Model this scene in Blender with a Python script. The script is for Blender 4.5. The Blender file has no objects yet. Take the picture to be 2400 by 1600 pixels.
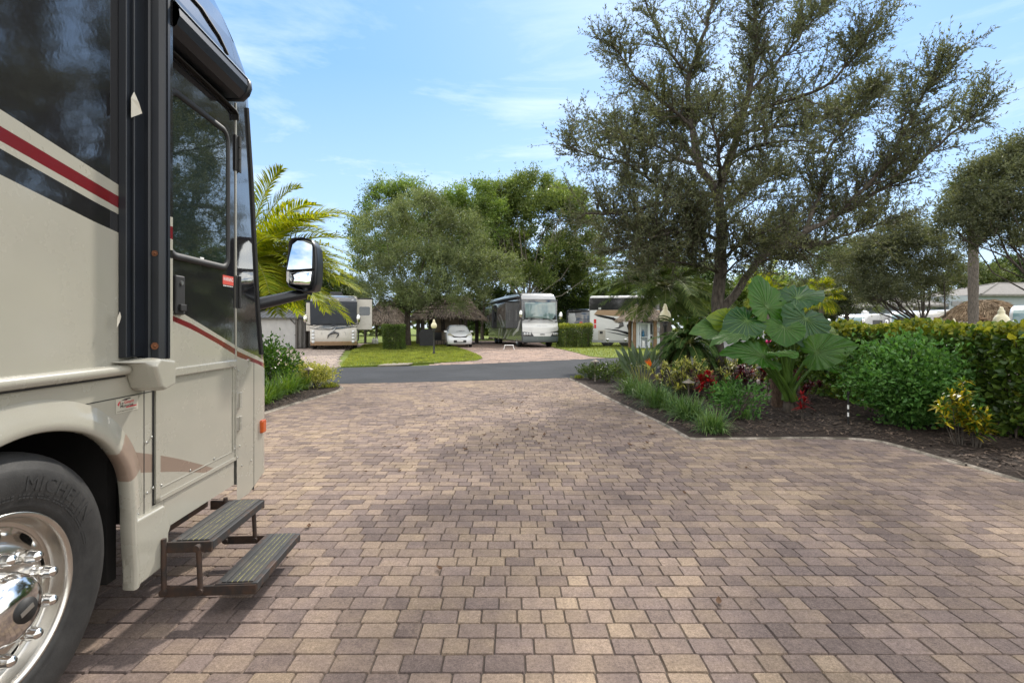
import bpy, math, random
import numpy as np
from mathutils import Vector, Matrix

R = math.radians
F, HZ, H = 1160.0, 766.0, 1.45          # focal length and horizon of the photograph (2400 px wide), eye height
C = bpy.context.scene.collection
rng = random.Random(7)
nr = np.random.default_rng(11)


def gp(px, py):
    """ground point seen at a pixel"""
    Y = H * F / (py - HZ)
    return ((px - 1200) / F * Y, Y)


def at(px, py, Y):
    return ((px - 1200) / F * Y, Y, H - (py - HZ) / F * Y)


# ------------------------------------------------------------------ objects
def tag(o, label=None, cat=None, group=None, kind=None):
    if label: o['label'] = label
    if cat: o['category'] = cat
    if group: o['group'] = group
    if kind: o['kind'] = kind
    return o


def thing(name, label, cat, loc=(0, 0, 0), rz=0.0, group=None):
    o = bpy.data.objects.new(name, None)
    o.empty_display_size = 0.2
    C.objects.link(o)
    o.location = loc
    o.rotation_euler = (0, 0, rz)
    return tag(o, label, cat, group)


def copy_tree(o, parent=None):
    c = o.copy()
    C.objects.link(c)
    c.parent = parent
    for ch in list(o.children):
        copy_tree(ch, c)
    return c


class MB:
    def __init__(self):
        self.v, self.f, self.m, self.s = [], [], [], []

    def add(self, vs, fs, mat=0, smooth=False):
        n = len(self.v)
        self.v.extend([tuple(p) for p in vs])
        for k, f in enumerate(fs):
            self.f.append([i + n for i in f])
            self.m.append(mat if isinstance(mat, int) else mat[k])
            self.s.append(smooth)
        return self

    def box(self, x0, x1, y0, y1, z0, z1, mat=0, M=None):
        vs = [(x0, y0, z0), (x1, y0, z0), (x1, y1, z0), (x0, y1, z0), (x0, y0, z1), (x1, y0, z1), (x1, y1, z1), (x0, y1, z1)]
        if M is not None: vs = [tuple(M @ Vector(p)) for p in vs]
        return self.add(vs, [(0, 3, 2, 1), (4, 5, 6, 7), (0, 1, 5, 4), (1, 2, 6, 5), (2, 3, 7, 6), (3, 0, 4, 7)], mat)

    def cyl(self, p0, p1, r0, r1=None, n=10, mat=0, caps=True, smooth=True):
        return self.tube([p0, p1], [r0, r0 if r1 is None else r1], n, mat, caps, smooth)

    def tube(self, path, radii, n=8, mat=0, caps=True, smooth=True):
        P = [Vector(p) for p in path]
        if not hasattr(radii, '__len__'): radii = [radii] * len(P)
        vs = []
        ref = None
        for i, p in enumerate(P):
            d = (P[min(i + 1, len(P) - 1)] - P[max(i - 1, 0)])
            d = d.normalized() if d.length > 1e-9 else Vector((0, 0, 1))
            if ref is None:
                ref = Vector((0, 0, 1)) if abs(d.z) < 0.9 else Vector((1, 0, 0))
            a = (ref - d * ref.dot(d))
            a = a.normalized() if a.length > 1e-6 else d.orthogonal().normalized()
            b = d.cross(a)
            ref = a
            for k in range(n):
                t = 2 * math.pi * k / n
                vs.append(p + (a * math.cos(t) + b * math.sin(t)) * radii[i])
        fs = []
        for i in range(len(P) - 1):
            for k in range(n):
                k2 = (k + 1) % n
                fs.append((i * n + k, i * n + k2, (i + 1) * n + k2, (i + 1) * n + k))
        self.add(vs, fs, mat, smooth)
        if caps:
            e = (len(P) - 1) * n
            self.add(vs[:n], [tuple(range(n - 1, -1, -1))], mat)
            self.add(vs[e:], [tuple(range(n))], mat)
        return self

    def lathe(self, prof, n=24, mat=0, M=None, smooth=True, arc=2 * math.pi):
        vs, fs = [], []
        for (r, z) in prof:
            for k in range(n):
                t = arc * k / n
                vs.append((r * math.cos(t), r * math.sin(t), z))
        if M is not None: vs = [tuple(M @ Vector(p)) for p in vs]
        ms = []
        for i in range(len(prof) - 1):
            for k in range(n):
                k2 = (k + 1) % n
                fs.append((i * n + k, i * n + k2, (i + 1) * n + k2, (i + 1) * n + k))
                ms.append(mat if isinstance(mat, int) else mat[i])
        return self.add(vs, fs, ms, smooth)

    def sphere(self, c, r, nu=10, nv=7, mat=0):
        if not hasattr(r, '__len__'): r = (r, r, r)
        vs, fs = [], []
        for j in range(nv + 1):
            ph = math.pi * j / nv
            for i in range(nu):
                t = 2 * math.pi * i / nu
                vs.append((c[0] + r[0] * math.sin(ph) * math.cos(t), c[1] + r[1] * math.sin(ph) * math.sin(t), c[2] + r[2] * math.cos(ph)))
        for j in range(nv):
            for i in range(nu):
                i2 = (i + 1) % nu
                fs.append((j * nu + i, (j + 1) * nu + i, (j + 1) * nu + i2, j * nu + i2))
        return self.add(vs, fs, mat, True)

    def prism(self, pts, fn, d0, d1, mat=0):
        """polygon pts (a, b); fn(a, b, d) -> xyz"""
        n = len(pts)
        vs = [fn(a, b, d0) for a, b in pts] + [fn(a, b, d1) for a, b in pts]
        fs = [tuple(range(n - 1, -1, -1)), tuple(range(n, 2 * n))] + [(i, (i + 1) % n, n + (i + 1) % n, n + i) for i in range(n)]
        return self.add(vs, fs, mat)

    def loft(self, rings, mat=0, closed=True, smooth=True, caps=False):
        n = len(rings[0])
        vs = [p for r in rings for p in r]
        fs = []
        for i in range(len(rings) - 1):
            for k in range(n if closed else n - 1):
                k2 = (k + 1) % n
                fs.append((i * n + k, i * n + k2, (i + 1) * n + k2, (i + 1) * n + k))
        if caps:
            fs += [tuple(range(n - 1, -1, -1)), tuple(range((len(rings) - 1) * n, len(rings) * n))]
        return self.add(vs, fs, mat, smooth)

    def build(self, name, mats, parent=None, loc=(0, 0, 0), rot=None, bevel=0, seg=2, angle=35, fixn=True):
        me = bpy.data.meshes.new(name)
        me.from_pydata(self.v, [], self.f)
        if not isinstance(mats, (list, tuple)): mats = [mats]
        for mt in mats: me.materials.append(mt)
        me.polygons.foreach_set('material_index', self.m)
        me.polygons.foreach_set('use_smooth', self.s)
        me.update()
        o = bpy.data.objects.new(name, me)
        C.objects.link(o)
        o.location = loc
        if rot: o.rotation_euler = rot
        if parent: o.parent = parent
        if bevel:
            b = o.modifiers.new('edge', 'BEVEL')
            b.width = bevel; b.segments = seg; b.limit_method = 'ANGLE'; b.angle_limit = R(angle)
        return o


def np_mesh(name, V, Fq, mats, parent=None, mi=None, smooth=False, loc=(0, 0, 0)):
    """V (N,3), Fq (M,k) index array"""
    me = bpy.data.meshes.new(name)
    V = np.ascontiguousarray(V, dtype=np.float32)
    Fq = np.ascontiguousarray(Fq, dtype=np.int32)
    M, k = Fq.shape
    me.vertices.add(len(V)); me.vertices.foreach_set('co', V.ravel())
    me.loops.add(M * k); me.loops.foreach_set('vertex_index', Fq.ravel())
    me.polygons.add(M)
    me.polygons.foreach_set('loop_start', np.arange(0, M * k, k, dtype=np.int32))
    try: me.polygons.foreach_set('loop_total', np.full(M, k, dtype=np.int32))
    except Exception: pass
    if not isinstance(mats, (list, tuple)): mats = [mats]
    for mt in mats: me.materials.append(mt)
    if mi is not None: me.polygons.foreach_set('material_index', np.asarray(mi, dtype=np.int32))
    me.polygons.foreach_set('use_smooth', np.full(M, smooth, dtype=bool))
    me.update(calc_edges=True)
    me.validate()
    o = bpy.data.objects.new(name, me)
    C.objects.link(o)
    o.location = loc
    if parent: o.parent = parent
    return o


def text_geo(s, size, spacing=1.0, off=0.0):
    cu = bpy.data.curves.new('lettering', 'FONT')
    cu.body = s; cu.size = size; cu.space_character = spacing; cu.offset = off
    cu.align_x = 'CENTER'; cu.align_y = 'CENTER'; cu.resolution_u = 3
    ob = bpy.data.objects.new('lettering', cu)
    me = bpy.data.meshes.new_from_object(ob)
    vs = [tuple(v.co) for v in me.vertices]; fs = [tuple(p.vertices) for p in me.polygons]
    bpy.data.objects.remove(ob); bpy.data.curves.remove(cu); bpy.data.meshes.remove(me)
    return vs, fs


# ------------------------------------------------------------------ materials
class N:
    def __init__(self, name):
        self.mat = bpy.data.materials.new(name)
        self.mat.use_nodes = True
        self.t = self.mat.node_tree
        self.t.nodes.clear()
        self.out = self.t.nodes.new('ShaderNodeOutputMaterial')

    def n(self, typ, **kw):
        nd = self.t.nodes.new('ShaderNode' + typ)
        for k, v in kw.items():
            if k.startswith('i_'):
                nd.inputs[k[2:].replace('_', ' ')].default_value = v
            else: setattr(nd, k, v)
        return nd

    def l(self, a, b): self.t.links.new(a, b)

    def coord(self, kind='Object', scale=None):
        tc = self.n('TexCoord')
        if scale is None: return tc.outputs[kind]
        mp = self.n('Mapping'); mp.inputs['Scale'].default_value = scale
        self.l(tc.outputs[kind], mp.inputs['Vector'])
        return mp.outputs['Vector']

    def noise(self, vec, scale, detail=4, rough=0.55):
        nz = self.n('TexNoise'); nz.inputs['Scale'].default_value = scale
        nz.inputs['Detail'].default_value = detail; nz.inputs['Roughness'].default_value = rough
        if vec is not None: self.l(vec, nz.inputs['Vector'])
        return nz.outputs['Fac']

    def ramp(self, fac, stops, interp='LINEAR'):
        r = self.n('ValToRGB'); cr = r.color_ramp; cr.interpolation = interp
        while len(cr.elements) < len(stops): cr.elements.new(0.5)
        for e, (p, c) in zip(cr.elements, stops):
            e.position = p; e.color = (c, c, c, 1) if not hasattr(c, '__len__') else (*c[:3], 1)
        self.l(fac, r.inputs['Fac'])
        return r.outputs['Color']

    def mix(self, fac, a, b, mode='MIX'):
        m = self.n('Mix', data_type='RGBA', blend_type=mode)
        for sock, v in ((m.inputs['Factor'], fac), (m.inputs['A'], a), (m.inputs['B'], b)):
            s = sock
            if sock.name in ('A', 'B'):
                s = [q for q in m.inputs if q.name == sock.name and q.type == 'RGBA'][0]
            else: s = m.inputs[0]
            if isinstance(v, bpy.types.NodeSocket): self.l(v, s)
            else: s.default_value = v if not hasattr(v, '__len__') else (*v[:3], 1)
        return [q for q in m.outputs if q.type == 'RGBA'][0]

    def math(self, op, a, b=0.5, clamp=False):
        m = self.n('Math', operation=op, use_clamp=clamp)
        for s, v in zip(m.inputs, (a, b)):
            if isinstance(v, bpy.types.NodeSocket): self.l(v, s)
            else: s.default_value = v
        return m.outputs[0]

    def bump(self, h, strength=0.3, dist=0.01):
        b = self.n('Bump'); b.inputs['Strength'].default_value = strength; b.inputs['Distance'].default_value = dist
        self.l(h, b.inputs['Height'])
        return b.outputs['Normal']

    def bsdf(self, color, rough=0.5, metal=0.0, normal=None, coat=0.0, spec=0.5, coat_rough=0.05):
        p = self.n('BsdfPrincipled')
        if isinstance(color, bpy.types.NodeSocket): self.l(color, p.inputs['Base Color'])
        else: p.inputs['Base Color'].default_value = (*color[:3], 1)
        if isinstance(rough, bpy.types.NodeSocket): self.l(rough, p.inputs['Roughness'])
        else: p.inputs['Roughness'].default_value = rough
        p.inputs['Metallic'].default_value = metal
        p.inputs['Specular IOR Level'].default_value = spec
        p.inputs['Coat Weight'].default_value = coat
        p.inputs['Coat Roughness'].default_value = coat_rough
        if normal is not None: self.l(normal, p.inputs['Normal'])
        self.p = p
        return p

    def done(self, sh):
        self.l(sh if isinstance(sh, bpy.types.NodeSocket) else sh.outputs[0], self.out.inputs['Surface'])
        return self.mat


def simple(name, c, rough=0.5, metal=0.0, var=0.12, scale=6.0, bump=0.0, bscale=60, coat=0.0, spec=0.5):
    """plain surface with slight wear: two-scale colour variation and a little bump"""
    g = N(name)
    v = g.coord('Object')
    a = g.noise(v, scale, 5, 0.6)
    lo = tuple(x * (1 - var) for x in c); hi = tuple(min(1, x * (1 + var)) for x in c)
    col = g.ramp(a, [(0.3, lo), (0.7, hi)])
    nrm = g.bump(g.noise(v, bscale, 3), bump, 0.004) if bump else None
    return g.done(g.bsdf(col, rough, metal, nrm, coat, spec))


def paint(name, c, rough=0.22, coat=0.7, var=0.05, peel=0.02, peel_scale=160, fleck=0.04):
    """vehicle paint: base coat with orange peel under a clear coat"""
    g = N(name)
    v = g.coord('Object')
    a = g.noise(v, 1.6, 4, 0.6)
    f = g.noise(v, 420, 2, 0.5)
    lo = tuple(x * (1 - var) for x in c); hi = tuple(min(1, x * (1 + var)) for x in c)
    col = g.ramp(a, [(0.3, lo), (0.7, hi)])
    if fleck:
        col = g.mix(1.0, col, g.ramp(f, [(0.3, 1 - fleck), (0.7, 1 + fleck)]), 'MULTIPLY')
    rg = g.ramp(g.noise(v, 3.0, 5, 0.65), [(0.3, rough * 0.8), (0.75, rough * 1.25)])
    nrm = g.bump(g.noise(v, peel_scale, 2), peel, 0.003)
    p = g.bsdf(col, rg, 0.0, nrm, coat)
    g.l(nrm, p.inputs['Coat Normal'])
    return g.done(p)


def leafmat(name, c1, c2, trans=0.3, rough=0.45, clump=0.35, cscale=0.9, tint=(1.25, 1.2, 0.55), spec=0.35):
    """leaf: colour differs from leaf to leaf and clump to clump; some light comes through"""
    g = N(name)
    geo = g.n('NewGeometry')
    base = g.mix(geo.outputs['Random Per Island'], c1, c2)
    nz = g.noise(g.coord('Object'), cscale, 2, 0.5)
    base = g.mix(1.0, base, g.ramp(nz, [(0.3, 1 - clump), (0.7, 1 + clump)]), 'MULTIPLY')
    p = g.bsdf(base, rough, 0, None, 0, spec)
    tr = g.n('BsdfTranslucent')
    g.l(g.mix(1.0, base, tint, 'MULTIPLY'), tr.inputs['Color'])
    mx = g.n('MixShader'); mx.inputs[0].default_value = trans
    g.l(p.outputs[0], mx.inputs[1]); g.l(tr.outputs[0], mx.inputs[2])
    return g.done(mx)


def barkmat(name, c1, c2, scale=9.0):
    g = N(name)
    v = g.coord('Object', (1, 1, 0.28))
    a = g.noise(v, scale * 2.2, 6, 0.65)
    b = g.noise(g.coord('Object'), scale * 0.25, 3)
    col = g.mix(b, g.ramp(a, [(0.35, c1), (0.65, c2)]), g.ramp(a, [(0.3, tuple(x * 0.8 for x in c1)), (0.7, tuple(x * 1.2 for x in c2))]))
    return g.done(g.bsdf(col, 0.9, 0, g.bump(a, 0.9, 0.02), 0, 0.2))

# ================================================================== the motorhome close to the viewer
TH = math.atan(75 / F)
S = 1.6
fw = Vector((-math.sin(TH), math.cos(TH), 0)); rt = Vector((math.cos(TH), math.sin(TH), 0))


def rvp(px, py, x=-S):
    ray = Vector(((px - 1200) / F, 1, -(py - HZ) / F))
    tt = x / ray.dot(rt)
    return (tt * ray.dot(fw), H + tt * ray.z)


def ry(px, x=-S): return rvp(px, 800, x)[0]
def rz(px, py, x=-S): return rvp(px, py, x)[1]


m_black = paint('gloss_black_paint', (0.014, 0.014, 0.016), 0.08, 1.0, 0.15, 0.06, 26, 0)
m_black.node_tree.nodes['Principled BSDF'].inputs['Coat IOR'].default_value = 1.9
m_beige = paint('beige_paint', (0.325, 0.312, 0.262), 0.26, 0.8, 0.06, 0.03, 150, 0.06)
m_red = paint('dark_red_paint', (0.125, 0.008, 0.012), 0.18, 0.8, 0.08, 0.02, 150, 0)
m_tan = paint('brown_metallic_paint', (0.21, 0.155, 0.12), 0.3, 0.5, 0.06, 0.02, 150, 0.08)
m_navy = simple('navy_powder_coat', (0.0075, 0.0095, 0.014), 0.36, 0, 0.25, 4, 0.04, 220, 0.0, 0.5)
m_rubber = simple('black_rubber', (0.012, 0.012, 0.012), 0.6, 0, 0.2, 8, 0.05, 80)
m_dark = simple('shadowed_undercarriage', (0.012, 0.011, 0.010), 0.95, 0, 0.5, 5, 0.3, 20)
m_alum = simple('brushed_aluminium', (0.42, 0.42, 0.40), 0.35, 0.9, 0.12, 10, 0.03, 200)
m_chrome = simple('polished_chrome', (0.70, 0.69, 0.67), 0.12, 1.0, 0.05, 6, 0.0)
m_steelpl = simple('stainless_hinge', (0.42, 0.40, 0.35), 0.45, 0.5, 0.2, 30)


def dirtymat(name, c, dirt, amount=0.5, rough=0.7, scale=7.0):
    g = N(name); v = g.coord('Object')
    a = g.noise(v, scale, 8, 0.7)
    col = g.mix(g.ramp(a, [(amount - 0.1, 0), (amount + 0.12, 1)]), c, dirt)
    return g.done(g.bsdf(col, rough, 0, g.bump(g.noise(v, 70, 4), 0.25, 0.004)))


m_step = dirtymat('rusty_black_step_steel', (0.02, 0.02, 0.021), (0.10, 0.045, 0.02), 0.60, 0.6, 9)
m_rust = dirtymat('rusty_step_frame', (0.055, 0.028, 0.016), (0.02, 0.016, 0.014), 0.5, 0.8, 12)
m_tread = dirtymat('ribbed_step_tread', (0.03, 0.032, 0.033), (0.055, 0.05, 0.045), 0.5, 0.55, 14)
m_yellow = dirtymat('worn_yellow_strip', (0.33, 0.31, 0.10), (0.06, 0.055, 0.04), 0.50, 0.6, 30)
m_amber = simple('amber_lens', (0.45, 0.075, 0.008), 0.15, 0, 0.1, 20, 0, 60, 0.6)
m_rustspot = simple('rust_spot', (0.16, 0.06, 0.025), 0.8, 0, 0.5, 60, 0.3, 90)
m_torn = simple('torn_beige_paint_flap', (0.50, 0.47, 0.40), 0.6, 0, 0.1, 12)
m_white = simple('white_plastic', (0.75, 0.75, 0.73), 0.4, 0, 0.05, 5)


def glassmat(name, c, rough=0.03, wob=0.0):
    g = N(name); v = g.coord('Object')
    nrm = g.bump(g.noise(v, 7, 2), wob, 0.02) if wob else None
    col = g.ramp(g.noise(v, 2.5, 3), [(0.3, tuple(x * 0.85 for x in c)), (0.7, tuple(x * 1.15 for x in c))])
    return g.done(g.bsdf(col, rough, 0, nrm, 0.6, 0.9, 0.0))


m_glass = glassmat('tinted_door_glass', (0.012, 0.020, 0.019), 0.02, 0.05)
m_glass.node_tree.nodes['Principled BSDF'].inputs['Coat Weight'].default_value = 1.0
m_glass.node_tree.nodes['Principled BSDF'].inputs['Coat IOR'].default_value = 2.1

coach = thing('motorhome', 'tall beige, black and red motorhome close beside the drive, its metal entry steps out', 'motorhome',
              tuple(rt * -2.8), TH)
OFF = (2.8, 0, 0)


def part(mb, name, mats, parent=None, bevel=0, seg=2, angle=35):
    return mb.build(name, mats, parent or coach, OFF if (parent is None or parent is coach) else (0, 0, 0), None, bevel, seg, angle)


def lin(pts):
    xs = [p[0] for p in pts]; zs = [p[1] for p in pts]

    def f(x):
        if x <= xs[0]: i = 0
        elif x >= xs[-1]: i = len(xs) - 2
        else:
            i = max(k for k in range(len(xs) - 1) if xs[k] <= x)
        return zs[i] + (zs[i + 1] - zs[i]) * (x - xs[i]) / (xs[i + 1] - xs[i])
    return f


def curve(pxpts, lo=None):
    f = lin([rvp(*p) for p in pxpts])
    return (lambda y: f(max(y, lo))) if lo is not None else f


def strip_mesh(mb, cols, levels, mats, surf, sub=0.25):
    """columns of a surface split into bands; levels(c) -> heights, one material per band"""
    prev = None
    for c in cols:
        L = levels(c)
        pts = []
        for k in range(len(mats)):
            n = nsub[k] if isinstance(sub, list) else 1
            pts.append([surf(c, L[k]), surf(c, L[k + 1])])
        if prev:
            for k, m in enumerate(mats):
                a, b = prev[k]; p, q = pts[k]
                mb.add([a, p, q, b], [(0, 1, 2, 3)], m)
        prev = pts


def inw(z): return 0.12 * max(0, (z - 3.05) / 0.5) ** 2


y_door0, y_door1 = ry(361), ry(553)
zrail_t, zrail_b = rz(0, 883), rz(0, 917)
zskirt = rz(450, (1240 + (450 - 384) * (1135 - 1240) / (548 - 384)))
s1 = curve([(0, 256), (220, 397), (279, 434)], 0.4); s2 = curve([(0, 295), (220, 426), (279, 461)], 0.4)
s3 = curve([(0, 330), (220, 455), (279, 488.5)], 0.4); s4 = curve([(0, 348), (220, 472), (279, 503)], 0.4)
s5 = curve([(0, 409), (220, 519), (279, 546)], 0.4)
ztop = [3.05, 3.2, 3.35, 3.5, 3.62]
surf_w = lambda y, z: (-S - inw(z), y, z)
MATS = [m_beige, m_black, m_red, m_tan]

# ---- upper wall
mb = MB()
cols = [-6, -3, -1, 0.4] + [ry(p) for p in (-200, 0, 60, 120, 180, 220, 279, 320)] + [y_door0 - 0.012]
strip_mesh(mb, cols, lambda y: [zrail_t - 0.01, s5(y), s4(y), s3(y), s2(y), s1(y)] + ztop, [0, 1, 0, 2, 0, 1, 1, 1, 1, 1], surf_w)
# roof and far side close the shell
mb.box(-S - 2.35, -S - 0.19, -6, 3.1, 3.60, 3.70, 1)
mb.box(-S - 2.55, -S - 2.5, -6, 3.3, 0.43, 3.6, 0)
mb.box(-S - 2.5, -S, -6.05, -6, 0.43, 3.6, 0)
# above the door
strip_mesh(mb, [y_door0 - 0.012, 2.9, y_door1 + 0.01], lambda y: [rz(470, 180)] + ztop, [1, 1, 1, 1, 1], surf_w)
part(mb, 'side_wall', MATS)

# ---- lower wall with the wheel arch
arch_pts = [(0, 1047), (75, 1022), (160, 1009), (223, 1020), (271, 1055), (303, 1112), (312, 1200), (314, 1259), (319, 1339)]
A = [rvp(*p, -S + 0.034) for p in arch_pts]
ymid, yarch = 1.745, 1.86
Ar = [(y, z) for y, z in A if y > yarch + 0.04]
Afull = [(2 * yarch - y, z) for y, z in reversed(Ar)] + [(yarch, max(z for y, z in A) + 0.004)] + Ar
def cr(P, n=5):
    out = []
    for i in range(len(P) - 1):
        a, b, c, d = [Vector(P[min(max(j, 0), len(P) - 1)]) for j in (i - 1, i, i + 1, i + 2)]
        for k in range(n):
            u = k / n
            q = 0.5 * (2 * b + (c - a) * u + (2 * a - 5 * b + 4 * c - d) * u * u + (3 * b - a - 3 * c + d) * u ** 3)
            out.append((q.x, q.y))
    return out + [tuple(P[-1])]


Afull = cr(Afull)
_mono = [Afull[0]]
for p in Afull[1:]:
    if p[0] > _mono[-1][0] + 1e-4: _mono.append(p)
farch = lin(_mono)
ya0, ya1 = _mono[0][0], _mono[-1][0]
zflap = rz(350, 1346)

y_flap1 = ry(384)
sw_t = lin([rvp(200, 1046), rvp(266, 1053), rvp(351, 1063), rvp(415, 1074), rvp(478, 1090), rvp(556, 1117)])
sw_b = lin([rvp(200, 1112), rvp(300, 1108), rvp(415, 1104.5), rvp(494, 1108), rvp(556, 1117)])


def low_levels(y):
    b = zskirt
    if ya0 < y < ya1: b = farch(y)
    elif ya1 <= y <= y_flap1: b = zflap
    a, c = sw_b(y), sw_t(y)
    if y > rvp(556, 1117)[0] or y < 0.9: a = c = sw_t(rvp(556, 1117)[0])
    return [b, max(a, b), max(c, b), max(zrail_b + 0.005, b)]


mb = MB()
cols = [-6, -3, 0.5, ya0 - 0.001, ya0 + 0.001] + [p[0] for p in _mono[1:-1]] + [ya1 - 0.001, ya1 + 0.001, 2.36, y_door0 - 0.014]
cols = sorted(cols)
strip_mesh(mb, cols, low_levels, [0, 3, 0], lambda y, z: (-S, y, z))
# skirt under the door, and the flap that hangs ahead of the wheel
zd = lambda y: lin([rvp(353, 1184), rvp(558, 1074)])(y) - 0.008
zdoorb = 0.5 * (rvp(353, 1184)[1] + rvp(558, 1074)[1])
strip_mesh(mb, [y_door0 - 0.014, y_flap1 - 0.001], lambda y: [zflap, zdoorb - 0.006], [0], lambda y, z: (-S, y, z))
strip_mesh(mb, [y_flap1 + 0.001, 2.8, ry(548)], lambda y: [zskirt, zdoorb - 0.006], [0], lambda y, z: (-S, y, z))
part(mb, 'lower_panel', MATS)
mb = MB()
mb.prism([(ya1 - 0.005, 0.56), (ya1 - 0.002, zflap + 0.03), (ya1 + 0.02, zflap), (y_flap1 - 0.05, zflap + 0.005), (y_flap1, zflap + 0.05), (y_flap1, zskirt - 0.02), (y_flap1 + 0.02, zskirt + 0.01), (y_flap1 - 0.03, 0.56)],
         lambda a, b, d: (-S + d, a, b), -0.03, 0.026, 0)
part(mb, 'mud_flap', m_beige, None, 0.012, 3)

# ---- wheel housing (dark) and chassis
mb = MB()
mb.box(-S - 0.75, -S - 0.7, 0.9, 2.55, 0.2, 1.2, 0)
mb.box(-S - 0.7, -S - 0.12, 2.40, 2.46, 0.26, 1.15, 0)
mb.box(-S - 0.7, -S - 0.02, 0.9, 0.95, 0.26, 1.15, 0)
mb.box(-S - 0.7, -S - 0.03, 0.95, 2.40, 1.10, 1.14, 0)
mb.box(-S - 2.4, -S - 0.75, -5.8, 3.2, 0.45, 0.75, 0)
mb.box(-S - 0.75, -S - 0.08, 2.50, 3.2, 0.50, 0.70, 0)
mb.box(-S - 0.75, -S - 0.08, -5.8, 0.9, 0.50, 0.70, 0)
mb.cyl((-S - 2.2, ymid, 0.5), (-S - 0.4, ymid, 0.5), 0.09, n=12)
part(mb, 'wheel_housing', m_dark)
mb = MB()                                  # the other front tyre and the rear duals, seen only as dark shapes under the body
mb.cyl((-S - 2.35, ymid, 0.5), (-S - 2.05, ymid, 0.5), 0.5, n=28)
part(mb, 'wheel', m_rubber)
mb = MB()
mb.cyl((-S - 2.3, -4.0, 0.5), (-S - 0.1, -4.0, 0.5), 0.5, n=28)
part(mb, 'wheel', m_rubber)

# ---- flared lip round the arch
mb = MB()
pth = [(Afull[0][0], zflap)] + Afull[1:-1] + [A[-1], (A[-1][0], zflap)]
rings = []
for i, (y, z) in enumerate(pth):
    a = Vector(pth[max(i - 1, 0)]); b = Vector(pth[min(i + 1, len(pth) - 1)])
    d = (b - a).normalized(); nrm = Vector((-d.y, d.x))
    prof = [(-0.03, 0.01), (-0.01, 0.0), (0.024, -0.002), (0.033, 0.006), (0.031, 0.03), (0.022, 0.06), (0.010, 0.09), (0.0012, 0.115)]
    wd = 1.0 if z > 0.6 else 0.75
    rings.append([(-S + o, y + nrm.x * q * wd, z + nrm.y * q * wd) for o, q in prof])
for i in range(len(rings) - 1):
    y, z = pth[i]
    mb.loft(rings[i:i + 2], 3 if (y > ymid and sw_b(max(y, rvp(266, 1053)[0])) < z + 0.03 < sw_t(max(y, rvp(266, 1053)[0])) + 0.03) else 0, closed=False)
part(mb, 'fender_flare', MATS)

# ---- belt rail
mb = MB()
zc = (zrail_t + zrail_b) / 2; hr = (zrail_t - zrail_b) / 2
prof = [(0.0, hr), (0.018, hr), (0.034, hr * 0.6), (0.040, 0), (0.034, -hr * 0.6), (0.018, -hr), (0.0, -hr)]
mb.loft([[(-S + o, y, zc + q) for o, q in prof] for y in (-6, 0, 1, 2.33)], 0, closed=False)
part(mb, 'belt_rail', m_beige)
mb = MB()
mb.box(-S, -S + 0.012, -6, 2.33, zrail_b - 0.008, zrail_b - 0.001, 0)          # dark gasket line
for (p0, p1) in (((0, 985), (349, 919)),):
    zz = 0.5 * (rz(*p0) + rz(*p1))
    mb.box(-S, -S + 0.0012, -6, y_door0 - 0.014, zz - 0.002, zz + 0.002, 0)
mb.box(-S - 0.02, -S + 0.0013, y_door0 - 0.075, y_door0 - 0.071, 0.5, zrail_b, 0)
part(mb, 'panel_seams', m_rubber)

# ---- entry door
door_up = curve([(402, 728), (424, 732.5), (462, 755), (555, 812)])
door_rt = curve([(402, 739), (446, 758), (542, 812), (558, 824)])
door_rb = curve([(402, 751.6), (453, 774), (510, 806), (555, 834.5)])
zdt = rz(470, 168)
mb = MB()
xd = -S + 0.004


def dlev(y):
    t_, b_ = sw_t(y), sw_b(y)
    if y > rvp(556, 1117)[0]: t_ = b_ = sw_t(rvp(556, 1117)[0])
    b_ = max(b_, zdoorb); t_ = max(t_, zdoorb)
    return [zdoorb, b_, t_, door_rb(y), door_rt(y), door_up(y), zdt]


cols = [y_door0] + [ry(p) for p in (380, 402, 424, 446, 462, 478, 494, 510, 530, 545)] + [y_door1]
strip_mesh(mb, cols, dlev, [0, 3, 0, 2, 0, 1], lambda y, z: (xd, y, z))
ds = MB().box(-S - 0.03, xd - 0.001, y_door0, y_door1, zdoorb, zdt, 0)
mb.add(ds.v, ds.f, 0)
door = part(mb, 'entry_door', MATS)
mb = MB()                                   # raised edge profiles
for (y0, y1, z0, z1) in ((y_door0, y_door0 + 0.035, zdoorb, zrail_b - 0.05), (y_door1 - 0.022, y_door1 - 0.008, zdoorb, zdt),
                         (y_door0, y_door1, zdoorb, zdoorb + 0.022), (y_door1 - 0.055, y_door1 - 0.047, zdoorb + 0.06, 1.2)):
    mb.box(xd, xd + 0.006, y0, y1, z0, z1, 0)
mb.box(xd, xd + 0.003, y_door0 + 0.04, y_door1 - 0.05, zdoorb + 0.062, zdoorb + 0.068, 0)
part(mb, 'door_edging', m_beige, door, 0.002)
mb = MB()
mb.box(-S - 0.02, -S + 0.0015, y_door0 - 0.013, y_door0 - 0.001, zdoorb, zdt, 0)
mb.box(-S - 0.02, -S + 0.0015, y_door1 + 0.001, y_door1 + 0.011, zdoorb, zdt, 0)
part(mb, 'door_seal', m_rubber)
# aluminium band across the door at belt height
mb = MB()
mb.box(-S + 0.004, -S + 0.022, 2.47, ry(548), rz(410, 881), rz(410, 861), 0)
part(mb, 'door_belt_band', m_beige, None, 0.006)
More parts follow.
